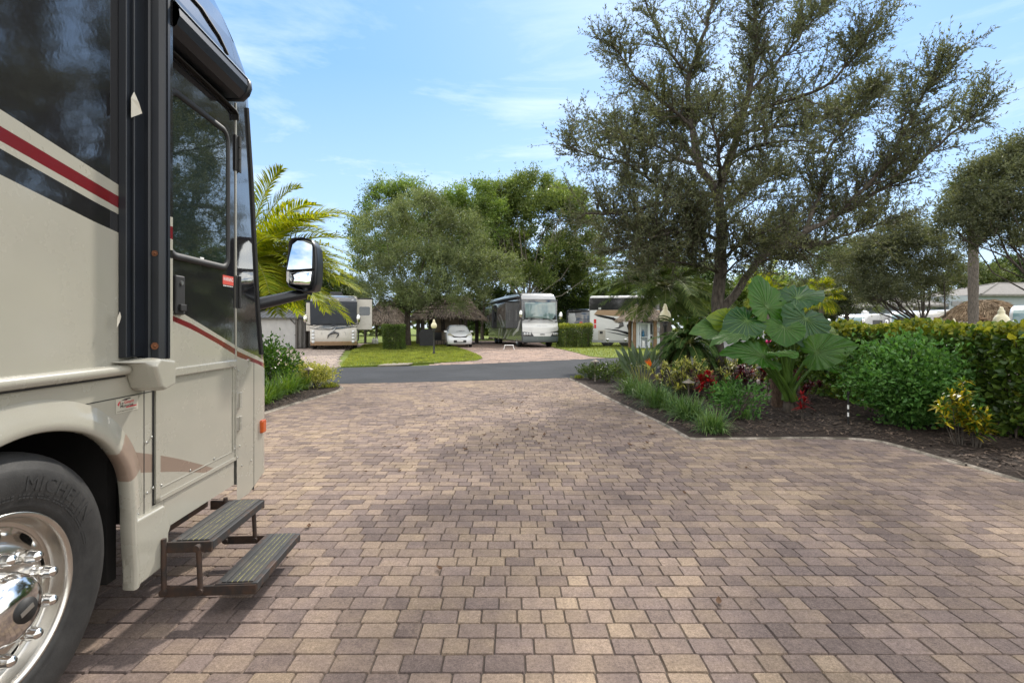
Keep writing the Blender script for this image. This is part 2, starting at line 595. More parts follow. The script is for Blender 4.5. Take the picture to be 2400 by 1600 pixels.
# rivets
for (px, py) in ((370, 1009), (369, 1127), (376, 1137), (402, 1152), (433, 1138), (464, 1122), (487, 1109), (512, 1096), (534, 1084), (555, 1072),
                 (444, 1102), (500, 1075), (548, 1052), (353, 1024), (356, 1143), (341, 1037), (342, 1155), (318, 1179), (321, 1205), (367, 1205),
                 (549, 863), (557, 869), (549, 1046), (560, 1045), (587, 1079), (565, 1091), (372, 856), (541, 848)):
    y, z = rvp(px, py)
    mb = MB().sphere((-S + 0.006, y, z), (0.003, 0.007, 0.007), 8, 5)
    part(mb, 'rivet', m_alum)
# door window: rounded frame and glass
wy0, wy1 = y_door0 + 0.075, ry(534)
wz1 = rz(470, 258); wz0 = rz(468, 621)


def rrect(y0, y1, z0, z1, r, n=7):
    pts = []
    for (cy, cz, a0) in ((y1 - r, z1 - r, 0), (y0 + r, z1 - r, 90), (y0 + r, z0 + r, 180), (y1 - r, z0 + r, 270)):
        for k in range(n + 1):
            a = R(a0 + 90 * k / n)
            pts.append((cy + r * math.cos(a), cz + r * math.sin(a)))
    return pts


o1 = rrect(wy0, wy1, wz0, wz1, 0.085); o2 = rrect(wy0 + 0.012, wy1 - 0.012, wz0 + 0.012, wz1 - 0.012, 0.075)
o3 = rrect(wy0 + 0.034, wy1 - 0.034, wz0 + 0.034, wz1 - 0.034, 0.055)
mb = MB()
ring = lambda o, x: [(x, y, z) for y, z in o]
mb.loft([ring(o1, xd), ring(o1, xd + 0.010), ring(o2, xd + 0.016), ring(o3, xd + 0.012), ring(o3, xd + 0.004)], 0)
win = part(mb, 'window', m_rubber, door)
mb = MB()
mb.add(ring(o3, xd + 0.006), [tuple(range(len(o3)))], 0)
part(mb, 'pane', m_glass, win)
mb = MB()
y, z = rvp(468, 608)
mb.box(xd + 0.008, xd + 0.010, y - 0.018, y + 0.018, z - 0.012, z + 0.012)
part(mb, 'inspection_sticker', m_white, win)
# handle
mb = MB()
hy0, hz1 = rvp(403, 644); hy1, hz0 = rvp(425, 738)
mb.box(xd, xd + 0.018, hy0, hy1, hz0, hz1)
hd = part(mb, 'handle', m_rubber, door, 0.012, 3)
mb = MB()
mb.cyl((xd + 0.018, *rvp(415, 663)), (xd + 0.024, *rvp(415, 663)), 0.011, n=14, mat=0)
part(mb, 'keyhole', m_alum, hd)
mb = MB()
mb.box(xd + 0.017, xd + 0.032, hy0 + 0.018, hy1 - 0.012, hz0 + 0.02, hz0 + 0.055)
part(mb, 'latch', m_rubber, hd, 0.003)
# hinges
for (p0, p1, q0, q1, mt) in ((547, 561, 325, 398, m_rubber), (549, 561, 648, 722, m_rubber), (551, 563, 918, 957, m_steelpl), (551, 563, 973, 1010, m_steelpl)):
    mb = MB()
    ya, za = rvp(p0, q1); yb, zb = rvp(p1, q0)
    mb.box(-S + 0.006, -S + 0.014, ya, yb, za, zb)
    ym = (ya + yb) / 2
    for k in range(3):
        mb.cyl((-S + 0.018, ym, za + (zb - za) * (k + 0.04) / 3), (-S + 0.018, ym, za + (zb - za) * (k + 0.96) / 3), 0.010, n=10)
    part(mb, 'hinge', mt, None, 0.002)
# warning sticker on the door
mb = MB()
ya, za = rvp(520, 671); yb, zb = rvp(545, 649)
mb.box(xd + 0.001, xd + 0.002, ya, yb, za + 0.014, zb, 0)
mb.box(xd + 0.001, xd + 0.002, ya, yb, za, za + 0.0135, 1)
vs, fs = text_geo('WARNING', 0.03)
sc_ = (yb - ya - 0.01) / 0.145
mb.add([(xd + 0.0026, (ya + yb) / 2 + p[0] * sc_, (za + zb) / 2 + 0.012 + p[1] * 1.1) for p in vs], fs, 2)
for k in range(6):
    mb.box(xd + 0.002, xd + 0.0026, ya + 0.006 + k * (yb - ya - 0.012) / 6, ya + 0.006 + (k + 0.7) * (yb - ya - 0.012) / 6, za + 0.004, za + 0.009, 2)
part(mb, 'warning_sticker', [simple('sticker_red', (0.5, 0.07, 0.05), 0.5), m_rubber, m_white], door)
# dealer sticker on the lower panel
mb = MB()
ya, za = rvp(271, 972); yb, zb = rvp(323, 928)
zb = rz(297, 931)
za = rz(297, 964)
mb.box(-S + 0.0008, -S + 0.0016, ya, yb, za, zb, 0)
wS = yb - ya; hS = zb - za


def sticker_text(s, cy, cz, w, h, mat, shear=0.2):
    vs, fs = text_geo(s, 1.0, 1.0, 0.012)
    xs = [p[0] for p in vs]; ys = [p[1] for p in vs]
    sx = w / (max(xs) - min(xs)); sy = h / (max(ys) - min(ys))
    mb.add([(-S + 0.0022, ya + wS * cy + p[0] * sx + p[1] * sy * shear, za + hS * cz + p[1] * sy) for p in vs], fs, mat)


sticker_text('Le', 0.24, 0.66, wS * 0.15, hS * 0.17, 1)
sticker_text('Geant', 0.57, 0.70, wS * 0.44, hS * 0.22, 2)
sticker_text('Motorisé', 0.47, 0.45, wS * 0.58, hS * 0.2, 1)
sticker_text('www.legeantmotorise.com', 0.48, 0.13, wS * 0.86, hS * 0.10, 1, 0)
mb.prism([(0.42, 0.29), (0.9, 0.29), (0.94, 0.37), (0.46, 0.37)], lambda a, b, d: (-S + d, ya + wS * a, za + hS * b), 0.0016, 0.0022, 2)
mb.prism([(0.12, 0.5), (0.06, 0.62), (0.12, 0.78), (0.2, 0.84), (0.14, 0.66)], lambda a, b, d: (-S + d, ya + wS * a, za + hS * b), 0.0016, 0.0022, 2)
mb.prism([(0.22, 0.86), (0.40, 0.95), (0.62, 0.97), (0.66, 0.9), (0.52, 0.88), (0.46, 0.83)], lambda a, b, d: (-S + d, ya + wS * a, za + hS * b), 0.0016, 0.0022, 1)
part(mb, 'dealer_sticker', [simple('clear_film', (0.44, 0.42, 0.35), 0.3), m_rubber, simple('print_red', (0.5, 0.02, 0.04), 0.4)])

# ---- front cap
sil = [(596, 1138), (618, 1119), (622, 1050), (622, 898), (608, 720), (593, 420), (581, 237)]
SP = sorted([(rvp(px, py, -S - 0.02)[1], rvp(px, py, -S - 0.02)[0]) for px, py in sil])
SP += [(3.28, SP[-1][1] - 0.02), (3.58, SP[-1][1] - 0.30), (3.75, SP[-1][1] - 0.9)]
rr = 0.20
yf_ = lin([(z, y + 0.59 * rr) for z, y in SP])
yf = lambda z: yf_(max(z, SP[0][0]))
c_rb = curve([(555, 834.5), (590, 857), (620, 892)]); c_rt = curve([(542, 812), (606, 860), (620, 885)])
c_bt = curve([(555, 812), (590, 838), (620, 882)])
zcap_b = rz(590, 1150)
cap_lim = rvp(621, 890)[0]


def cap_y(s): return y_door1 + 0.012 + (3.60 - y_door1) * min(s, 1) + max(0, min(s - 1, 1)) * 0.16


def cap_lev(s):
    y = min(cap_y(s), cap_lim)
    a, b, c = c_rb(y), c_rt(y), c_bt(y)
    L = [zcap_b, zcap_b + 0.07, a, max(b, a + 0.012), max(c, b + 0.02)]
    return L + [L[-1] + (3.05 - L[-1]) * k / 6 for k in range(1, 6)] + ztop


def cap_surf(s, z):
    Y = yf(z); i = inw(z)
    if z < zcap_b + 0.06: Y -= 0.05
    if s <= 1:
        y0 = y_door1 + 0.012
        return (-S - i, y0 + (max(Y - rr, y0 + 0.01) - y0) * s, z)
    if s <= 2:
        a = (s - 1) * math.pi / 2
        return (-S - i - rr * (1 - math.cos(a)), Y - rr + rr * math.sin(a), z)
    u = s - 2
    x = -S - i - rr - u * (2.55 - 2 * rr)
    return (x, Y + 0.14 * math.sin(math.pi * u), z)


mb = MB()
cols = [k / 6 for k in range(6)] + [1 + k / 8 for k in range(8)] + [2 + k / 8 for k in range(9)]
strip_mesh(mb, cols, cap_lev, [0, 0, 2, 0] + [1] * 10, cap_surf)
mb.s = [True] * len(mb.s)
cap = part(mb, 'front_cap', MATS)
cap.data.polygons.foreach_set('use_smooth', [True] * len(cap.data.polygons))
# windscreen trim: dark pillar strip, and the body line on the upper cap
mb = MB()
prev = None
mb.tube([(-S - inw(z) + 0.004, yf(z) - rr * 0.98, z) for z in [1.25 + 0.1 * k for k in range(18)]], 0.014, 6)
mb.tube([(-S + 0.004 - inw(z), y, z) for y, z in [(rvp(536, 129)[0], rvp(536, 129)[1]), (rvp(520, 85)), (rvp(500, 50)), (rvp(484, 20)), (rvp(466, 0)), (2.4, 3.5)]], 0.008, 6)
part(mb, 'windshield_trim', m_rubber)
mb = MB()
yy = ry(595)
mb.box(-S - 0.02, -S + 0.0012, yy - 0.002, yy + 0.002, zcap_b, 1.2)
part(mb, 'cap_seam', m_rubber)
# side marker light
mb = MB()
ym, zm = rvp(614, 998)
mb.box(-S - 0.015, -S + 0.022, ym - 0.035, ym + 0.03, zm - 0.048, zm + 0.048)
part(mb, 'marker_light', m_amber, None, 0.012, 3)
mb = MB()
yy, zz = rvp(582, 844)
mb.cyl((-S, yy, zz), (-S + 0.008, yy, zz), 0.010, n=14)
part(mb, 'lock', m_chrome)
# door-side windscreen (mostly edge on)
mb = MB()
prev = None
g_ = []
for k in range(9):
    z = 1.35 + (2.95 - 1.35) * k / 8
    g_.append([tuple(Vector(cap_surf(2 + u, z)) + Vector((0, 0.006, 0))) for u in (0.0, 0.1, 0.25, 0.5, 0.75, 0.9, 1.0)])
mb.loft(g_, 0, closed=False)
part(mb, 'windshield', m_glass)

# ---- rain gutter above the door
mb = MB()
path = [(-S + 0.03, *rvp(px, py, -S + 0.03)) for px, py in ((380, 95), (409, 123), (450, 161), (500, 208), (535, 241), (552, 258), (558, 268), (559, 283))]
mb.tube(path, [0.006] * 8, 6)
mb.add([(-S + 0.004, p[1], p[2] + 0.004) for p in path] + [(p[0], p[1], p[2]) for p in path], [(i, i + 1, i + 9, i + 8) for i in range(7)])
part(mb, 'rain_gutter', m_rubber)

# ---- awning case along the roof edge, its arm, and the foot
yA0, yA1, yA2 = ry(277), ry(320), ry(395, -S + 0.115)
ye = ry(583, -S + 0.13)
zt = rz(583, 174, -S + 0.13); zb = rz(583, 240, -S + 0.13); zm = (zt + zb) / 2; hh = (zt - zb) / 2
prof = [(-0.02, hh * 0.9), (0.07, hh), (0.115, hh * 0.75), (0.145, hh * 0.3), (0.15, -hh * 0.15), (0.135, -hh * 0.62), (0.10, -hh), (-0.02, -hh)]
mb = MB()
mb.loft([[(-S + o, y, zm + q) for o, q in prof] for y in (yA2 + 0.03, ye - 0.05)], 0, smooth=False)
mb.loft([[(-S + o * 1.0 + 0.004, y, zm + q) for o, q in ((0.112, hh * 0.75), (0.118, hh * 0.75), (0.146, hh * 0.36), (0.141, hh * 0.36))] for y in (yA2 + 0.03, ye - 0.05)], 1, smooth=False)
aw = part(mb, 'awning', [m_navy, simple('awning_highlight_trim', (0.06, 0.08, 0.09), 0.3)])
mb = MB()
mb.loft([[(-S + o * s_, y, zm + q * s_) for o, q in prof] for y, s_ in ((ye - 0.05, 1.03), (ye - 0.012, 1.05), (ye + 0.01, 0.9), (ye + 0.018, 0.5))], 0, smooth=True, caps=True)
part(mb, 'end_cap', m_navy, aw)
yA0, yA1, yA2 = ry(277), ry(320), ry(395, -S + 0.115)
zA = rz(350, 843, -S + 0.1)
mb = MB()
mb.box(-S, -S + 0.035, yA0, yA1 + 0.01, rz(298, 838, -S + 0.03), 3.3, 0)
mb.box(-S + 0.037, -S + 0.05, yA0 + 0.028, yA0 + 0.034, zA + 0.02, 3.3, 0)
arm = part(mb, 'awning_channel', m_navy, None, 0.006)
mb = MB()
pr = [(0.0, 0.0), (0.05, 0.0), (0.058, 0.008), (0.066, 0.0), (0.095, 0.003), (0.113, 0.018), (0.122, 0.045), (0.122, yA2 - yA1 - 0.02), (0.112, yA2 - yA1 - 0.006), (0.0, yA2 - yA1)]
mb.loft([[(-S + 0.002 + o, yA1 + q, z) for o, q in pr] for z in (zA, zA + 0.4, 3.3)], 0, smooth=False, caps=True)
part(mb, 'awning_arm', m_navy)
# painted flange behind the arm carries the stripes
mb = MB()
fz = [rz(401, p, -S + 0.118) for p in (840, 605, 586, 560, 530, 508)]
lv = fz + [3.2]
for k, m in enumerate([0, 1, 0, 2, 0, 1]):
    mb.box(-S + 0.09, -S + 0.118, yA2 + 0.003, yA2 + 0.028, lv[k], lv[k + 1], m)
part(mb, 'arm_flange', MATS)
# rust spots, scuffs and torn paint
for px, py, r_ in ((352, 592, 0.014), (352, 811, 0.017)):
    mb = MB()
    y, z = rvp(px, py, -S + 0.075)
    mb.cyl((-S + 0.082, yA1 - 0.0005, z), (-S + 0.082, yA1 - 0.003, z), r_, n=12, mat=0)
    mb.sphere((-S + 0.084, yA1 - 0.002, z), (0.006, 0.006, 0.006), 8, 5, 0)
    part(mb, 'rusty_screw', m_rustspot)
mb = MB()
q = [(284, 214), (314, 215), (319, 240), (327, 266), (284, 262)]
pts = [(-S + 0.0520 + (0.012 if i in (2, 3) else 0.0), max(rvp(px, py, -S + 0.052)[0], yA0 + 0.004), rvp(px, py, -S + 0.052)[1]) for i, (px, py) in enumerate(q)]
mb.add(pts, [(0, 1, 2), (0, 2, 3), (0, 3, 4)])
part(mb, 'torn_film', m_torn)
mb = MB()
q = [(281, 730), (284, 742), (280, 756), (274, 768), (275, 745)]
pts = [(-S + 0.038, *rvp(px, py, -S + 0.038)) for px, py in q]
mb.add(pts, [(0, 1, 2), (0, 2, 3, 4)])
part(mb, 'torn_film', m_torn)
# foot of the arm
mb = MB()
yb0, yb1 = ry(372, -S + 0.13), ry(410, -S + 0.13)
zb1, zb0 = rz(395, 842, -S + 0.13), rz(388, 915, -S + 0.13)
fp = [(-0.13, zb1 + 0.0), (0.0, zb1 + 0.012), (yb1 - yb0, zb1 - 0.005), (yb1 - yb0, zb0 + 0.02), (0.035, zb0), (0.005, zb0 + 0.02), (-0.04, zb1 - 0.02)]
rings = []
for o, s_ in ((0.0, 1.0), (0.10, 1.0), (0.125, 0.97), (0.14, 0.9)):
    cy = 0.05; cz = (zb0 + zb1) / 2
    rings.append([(-S + o, yb0 + (cy + (a - cy) * s_ if a > -0.1 else a + o * 0.85), cz + (b - cz) * s_) for a, b in fp])
mb.loft(rings, 0, smooth=False, caps=True)
part(mb, 'awning_foot', m_beige, None, 0.008, 3)

# ---- front wheel
wc = (-S, ymid, 0.510)
Mw = Matrix.Translation(wc) @ Matrix.Rotation(R(90), 4, 'Y')     # lathe axis -> +x
g = N('tyre_rubber'); v = g.coord('Object')
nz = g.noise(v, 14, 6, 0.7)
m_tyre = g.done(g.bsdf(g.ramp(nz, [(0.3, (0.014, 0.014, 0.014)), (0.75, (0.034, 0.033, 0.032))]), 0.62, 0, g.bump(g.noise(v, 160, 3), 0.2, 0.003), 0, 0.35))
mb = MB()
tyre = [(0.285, -0.05), (0.300, -0.012), (0.318, 0.003), (0.330, 0.010), (0.336, 0.0095), (0.345, 0.012), (0.39, 0.020), (0.43, 0.018), (0.452, 0.012), (0.455, 0.010), (0.474, 0.000), (0.490, -0.012),
        (0.503, -0.024), (0.511, -0.040), (0.5135, -0.06), (0.5135, -0.085), (0.506, -0.088), (0.506, -0.096), (0.5135, -0.099), (0.5135, -0.14), (0.506, -0.143), (0.506, -0.151), (0.5135, -0.154), (0.513, -0.22), (0.49, -0.28), (0.3, -0.27)]
mb.lathe(tyre, 96, 0, Mw)
wheel = part(mb, 'wheel', m_tyre)
mb = MB()                                   # raised lettering on the sidewall
vs, fs = text_geo('MICHELIN', 0.075, 1.12, 0.0)
for p_ in (0,):
    pts = []
    for (x_, y_, z_) in vs:
        a = R(52) - x_ / 0.405 * 1.0
        r_ = 0.402 + y_
        off_ = 0.0215 - 0.9 * max(0, r_ - 0.415) ** 1 * 0.12
        pts.append((-S + off_ , ymid + r_ * math.cos(a), 0.510 + r_ * math.sin(a)))
    mb.add(pts, fs, 0)
for rad in (0.366, 0.356):
    for k in range(40):
        a = R(10 + 95 * k / 40)
        if (k * 7) % 5 == 0: continue
        c_ = Vector((-S + 0.0165, ymid + rad * math.cos(a), 0.510 + rad * math.sin(a)))
        t_ = Vector((0, -math.sin(a), math.cos(a))) * 0.006; n_ = Vector((0, math.cos(a), math.sin(a))) * 0.003
        mb.add([c_ - t_ - n_, c_ + t_ - n_, c_ + t_ + n_, c_ - t_ + n_], [(0, 1, 2, 3)])
part(mb, 'tyre_lettering', simple('embossed_rubber', (0.013, 0.013, 0.013), 0.75), wheel)
# polished rim: disc with ten hand holes
mb = MB()
NH = 10
rim_prof = lambda r_: 0.0
ro, ri = 0.262, 0.208                        # ring that holds the hand holes
xz = lambda r_: lin([(0.13, -0.012), (0.19, -0.014), (0.208, -0.030), (0.235, -0.052), (0.262, -0.056), (0.276, -0.054)])(r_)
P = lambda r_, a: (-S + xz(r_), ymid + r_ * math.cos(a), 0.510 + r_ * math.sin(a))
outer = [(0.276, -0.054), (0.284, -0.045), (0.288, -0.015), (0.291, -0.004), (0.297, 0.004), (0.305, 0.006), (0.311, 0.002), (0.312, -0.012)]
mb.lathe([(r_, z_) for r_, z_ in outer], 80, 0, Mw)
mb.lathe([(0.11, -0.006), (0.13, -0.012), (0.165, -0.013), (0.192, -0.015), (ri, -0.030)], 80, 0, Mw)
for h in range(NH):
    a0 = 2 * math.pi * (h + 0.25) / NH; da = 2 * math.pi / NH
    K = 24
    hole, holeb, bd = [], [], []
    for k in range(K):
        t_ = 2 * math.pi * k / K
        ca, sa = math.cos(t_), math.sin(t_)
        e = 0.62
        u = math.copysign(abs(ca) ** e, ca); v_ = math.copysign(abs(sa) ** e, sa)
        hole.append(P(0.236 + 0.0165 * v_, a0 + 0.155 * u))
        p3 = P(0.236 + 0.0150 * v_, a0 + 0.145 * u)
        holeb.append((p3[0] - 0.035, p3[1], p3[2]))
        m_ = max(abs(ca), abs(sa))
        bd.append(P(0.235 + 0.027 * sa / m_, a0 + da / 2 * ca / m_))
    # lip
    lip = [(p[0] + 0.004, p[1], p[2]) for p in hole]
    mb.loft([bd, lip, hole, holeb], 0, smooth=True)
mb.lathe([(ro, xz(ro)), (0.276, xz(0.276))], 80, 0, Mw)
rim = part(mb, 'rim', simple('polished_aluminium', (0.60, 0.58, 0.54), 0.27, 1.0, 0.10, 9, 0.0, 120), wheel)
mb = MB()
mb.lathe([(0.0, -0.10), (0.29, -0.10)], 40, 0, Mw)
part(mb, 'brake_drum', m_dark, wheel)
mb = MB()
mb.lathe([(0.118, -0.008), (0.117, 0.02), (0.110, 0.050), (0.094, 0.072), (0.066, 0.087), (0.03, 0.094), (0.0, 0.095)], 48, 0, Mw)
hub = part(mb, 'hub_cap', m_chrome, wheel)
mb = MB()
mb.lathe([(0.040, 0.088), (0.040, 0.0985), (0.0, 0.0990)], 32, 0, Mw)
mb.box(-S + 0.0990, -S + 0.1005, ymid - 0.024, ymid + 0.024, 0.510 - 0.008, 0.510 + 0.008, 1, Matrix.Translation(Vector(wc)) @ Matrix.Rotation(R(18), 4, 'X') @ Matrix.Translation(-Vector(wc)))
part(mb, 'emblem', [m_rubber, m_alum], hub)
for k in range(10):
    a = 2 * math.pi * (k + 0.5) / 10
    c_ = Matrix.Translation((-S - 0.013, ymid + 0.1675 * math.cos(a), 0.510 + 0.1675 * math.sin(a))) @ Matrix.Rotation(R(90), 4, 'Y')
    mb = MB()
    mb.lathe([(0.026, 0.0), (0.026, 0.006), (0.021, 0.010), (0.021, 0.028), (0.0235, 0.034), (0.0235, 0.042), (0.019, 0.048), (0.019, 0.062), (0.013, 0.071), (0.0, 0.075)], 16, 0, c_)
    part(mb, 'lug_nut', m_chrome, wheel)

# ---- mirror on its arm
mb = MB()
Ym = 3.93
A0 = at(607, 712, 3.70); A1 = at(690, 693, 3.86); A2 = at(716, 690, Ym)


def tofr(p):
    v_ = Vector(p)
    return Vector((v_.dot(rt), v_.dot(fw), v_.z))


mb.tube([tofr(at(560, 722, 3.66)), tofr(A0), tofr(A1), tofr(A2)], [0.048, 0.046, 0.042, 0.036], 12)
mb.tube([tofr(A2), tofr(at(718, 675, Ym))], 0.05, 12)
ma = part(mb, 'mirror_arm', m_navy)
mb = MB()
cx_, cz_ = 718, 624


def mpt(px, py, d): return tofr(at(px, py, Ym)) + Vector((0, d, 0))


def mring(s, d, sh=0):
    o = [(684, 634), (688, 600), (690, 572), (697, 563), (722, 561), (741, 567), (750, 585), (752, 620), (750, 665), (744, 684), (728, 687), (705, 683), (690, 676), (684, 664)]
    return [tuple(mpt(cx_ + (x - cx_) * s + sh, cz_ + (y - cz_) * s, d)) for x, y in o]


mb.loft([mring(0.80, -0.03), mring(0.92, -0.03), mring(0.955, -0.12), mring(0.985, -0.12), mring(1.0, -0.06), mring(0.97, 0.05, 2), mring(0.7, 0.11, 3), mring(0.4, 0.13, 3)], 0, caps=True)
mh = part(mb, 'mirror_head', m_navy, ma)
g = N('mirror_glass')
m_mirror = g.done(g.bsdf(g.ramp(g.noise(g.coord('Object'), 5, 2), [(0.3, (0.78, 0.82, 0.84)), (0.7, (0.84, 0.86, 0.87))]), 0.02, 1.0))
for nm, q, bul in (('flat_mirror_glass', [(697, 578), (706, 569), (722, 566), (737, 570), (738, 600), (738, 631), (715, 634), (688, 636), (692, 605)], 0.0),
                   ('convex_mirror_glass', [(687, 641), (715, 638), (741, 635), (740, 655), (737, 671), (712, 671), (694, 669), (688, 660)], 0.012)):
    mb = MB()
    cxx = sum(p[0] for p in q) / len(q); czz = sum(p[1] for p in q) / len(q)
    # the glass is turned outwards a little, so it faces back along the drive
    rg = lambda s_, d_: [tuple(mpt(cxx + (x - cxx) * s_, czz + (y - czz) * s_, d_ + s_ * ((x - cxx) * 0.0034 * 0.34 - (y - czz) * 0.0034 * 0.10))) for x, y in q]
    rings = [rg(1.0, -0.050), rg(1.0, -0.088), rg(0.8, -0.088 - bul * 0.5), rg(0.4, -0.088 - bul), rg(0.02, -0.088 - bul * 1.05)]
    mb.loft(rings, 0, smooth=bul > 0, caps=True)
    part(mb, nm, m_mirror, mh)
mb = MB()
q = [(686, 640), (692, 640), (691, 668), (686, 662)]
mb.add([tuple(mpt(x, y, -0.125)) for x, y in q], [(0, 1, 2, 3)])
part(mb, 'turn_signal', m_white, mh)

# ---- entry steps
mb = MB()


def tread(x0, x1, y0, y1, z):
    mb = MB()
    mb.box(x0, x1, y0, y1, z - 0.045, z - 0.004, 0)
    st = part(mb, 'step', m_step, None, 0.004)
    mb = MB()
    n = 6
    wdt = (x1 - x0 - 0.05) / n
    for k in range(n):
        xa = x0 + 0.03 + k * wdt
        mb.box(xa, xa + wdt * 0.80, y0 + 0.01, y1 - 0.01, z - 0.004, z + 0.002, 0)
    s2 = part(mb, 'tread', m_tread, st, 0.0015)
    mb = MB()
    for k in range(2, n):
        xa = x0 + 0.03 + k * wdt
        mb.box(xa - 0.0045, xa - 0.0015, y0 + 0.012, y1 - 0.012, z - 0.004, z + 0.0005, 0)
    part(mb, 'grip_strips', m_yellow, st)


tread(-1.55, -1.338, 2.58, 3.176, 0.38)
tread(-1.325, -1.117, 2.565, 3.166, 0.17)
mb = MB()
for y in (2.575, 3.172):
    mb.box(-1.56 if y < 3 else -1.66, -1.34, y - 0.008, y + 0.008, 0.325, 0.378)         # sides of the upper step
    mb.box(-1.575, -1.12, y - 0.018, y - 0.004, 0.112, 0.160)         # sides of the lower step
    mb.tube([(-1.40, y - 0.014, 0.36), (-1.385, y - 0.022, 0.14)], 0.013, 8)
    mb.tube([(-1.565, y - 0.014, 0.40), (-1.56, y - 0.022, 0.14)], 0.013, 8)
    for (x_, z_) in ((-1.40, 0.355), (-1.386, 0.14), (-1.56, 0.14)):
        mb.cyl((x_, y - 0.038, z_), (x_, y + 0.012, z_), 0.017, n=10)
mb.box(-1.72, -1.68, 2.56, 3.18, 0.34, 0.45)
part(mb, 'step_frame', m_rust, None, 0.003)

# ================================================================== the ground
def area_mesh(name, pts, z, mat, thick=0.0, kind='structure'):
    mb = MB()
    n = len(pts)
    mb.add([(x, y, z) for x, y in pts], [tuple(range(n))])
    if thick:
        mb.add([(x, y, z) for x, y in pts] + [(x, y, z - thick) for x, y in pts], [(i, i + n, (i + 1) % n + n, (i + 1) % n) for i in range(n)])
    return tag(mb.build(name, mat), kind=kind)


def inside(P, poly):
    P = np.asarray(P); x, y = P[:, 0], P[:, 1]
    c = np.zeros(len(P), bool)
    j = len(poly) - 1
    for i in range(len(poly)):
        xi, yi = poly[i]; xj, yj = poly[j]
        if yi != yj:
            c ^= ((yi > y) != (yj > y)) & (x < (xj - xi) * (y - yi) / (yj - yi) + xi)
        j = i
    return c


def sample_in(poly, n):
    xs = [p[0] for p in poly]; ys = [p[1] for p in poly]
    out = np.zeros((0, 2))
    while len(out) < n:
        q = np.column_stack([nr.uniform(min(xs), max(xs), n * 2), nr.uniform(min(ys), max(ys), n * 2)])
        out = np.vstack([out, q[inside(q, poly)]])
    return out[:n]


def smooth_line(pts, n=6):
    """Catmull-Rom through points"""
    out = []
    P = [np.array(p, float) for p in pts]
    for i in range(len(P) - 1):
        a, b, c, d = P[max(i - 1, 0)], P[i], P[i + 1], P[min(i + 2, len(P) - 1)]
        for k in range(n):
            t_ = k / n
            out.append(tuple(0.5 * ((2 * b) + (c - a) * t_ + (2 * a - 5 * b + 4 * c - d) * t_ ** 2 + (-a + 3 * b - 3 * c + d) * t_ ** 3)))
    out.append(tuple(P[-1]))
    return out


g = N('grass_turf'); v = g.coord('Object')
m_turf = g.done(g.bsdf(g.mix(g.noise(v, 0.35, 4), g.ramp(g.noise(v, 14, 5, 0.7), [(0.3, (0.06, 0.10, 0.014)), (0.7, (0.17, 0.21, 0.035))]),
                             g.ramp(g.noise(v, 9, 5, 0.7), [(0.3, (0.07, 0.11, 0.016)), (0.7, (0.17, 0.19, 0.035))])), 0.9, 0, g.bump(g.noise(v, 40, 4), 0.8, 0.03), 0, 0.2))
area_mesh('ground', [(-400, -60), (400, -60), (400, 700), (-400, 700)], -0.06, m_turf)

g = N('asphalt'); v = g.coord('Object')
a = g.noise(v, 60, 6, 0.75)
pt = g.ramp(g.noise(v, 0.45, 7, 0.65), [(0.3, 0.72), (0.7, 1.28)])
m_asph = g.done(g.bsdf(g.mix(1.0, g.ramp(a, [(0.3, (0.026, 0.028, 0.032)), (0.75, (0.056, 0.059, 0.065))]), pt, 'MULTIPLY'), 0.92, 0, g.bump(a, 0.5, 0.01), 0, 0.15))

near_pts = [(-40, 9.0), (-25, 9.8), (-12, 11.2), (-4.65, 12.55), (1.7, 14.1), (6, 15.9), (12, 19.3), (20, 25), (32, 36)]
far_pts = [(-40, 12.0), (-25, 13.4), (-12, 15.9), (-6.3, 17.5), (-1.16, 19.56), (4.3, 23.0), (10, 27.6), (18, 35), (28, 46)]
nl, fl = smooth_line(near_pts), smooth_line(far_pts)
area_mesh('road', nl + fl[::-1], 0.004, m_asph, 0.03)


def pavermat(name, cols, cs=1.0, warm=1.0):
    g = N(name)
    geo = g.n('NewGeometry')
    v = g.coord('Object')
    rnd = geo.outputs['Random Per Island']
    drift = g.noise(v, 0.55, 3, 0.55)
    f = g.math('ADD', g.math('MULTIPLY', rnd, 0.50), g.math('MULTIPLY', g.math('SUBTRACT', drift, 0.30), 1.15), True)
    inner = g.noise(v, 7.0, 3, 0.5)
    f = g.math('ADD', f, g.math('MULTIPLY', g.math('SUBTRACT', inner, 0.5), 0.55), True)
    base = g.ramp(f, [(0.0, cols[0]), (0.30, cols[1]), (0.5, cols[2]), (0.72, cols[3]), (1.0, cols[4])])
    # every stone its own brightness as well
    r2 = g.math('FRACT', g.math('MULTIPLY', rnd, 37.7))
    base = g.mix(1.0, base, g.ramp(r2, [(0.0, 0.86), (1.0, 1.13)]), 'MULTIPLY')
    sp = g.noise(v, 210, 4, 0.75)
    base = g.mix(1.0, base, g.ramp(sp, [(0.25, 0.55), (0.5, 1.0), (0.68, 1.35), (0.78, 1.9)]), 'MULTIPLY')
    base = g.mix(1.0, base, g.ramp(g.noise(v, 75, 3, 0.7), [(0.28, 0.70), (0.5, 1.0), (0.74, 1.30)]), 'MULTIPLY')
    base = g.mix(1.0, base, g.ramp(g.noise(v, 24, 4, 0.65), [(0.28, 0.84), (0.72, 1.14)]), 'MULTIPLY')
    st = g.noise(v, 0.9, 5, 0.6)
    base = g.mix(1.0, base, g.ramp(st, [(0.30, 0.72), (0.42, 0.96), (0.5, 1.0), (1.0, 1.06)]), 'MULTIPLY')
    return g.done(g.bsdf(base, 0.93, 0, g.bump(sp, 0.6, 0.006), 0, 0.15))


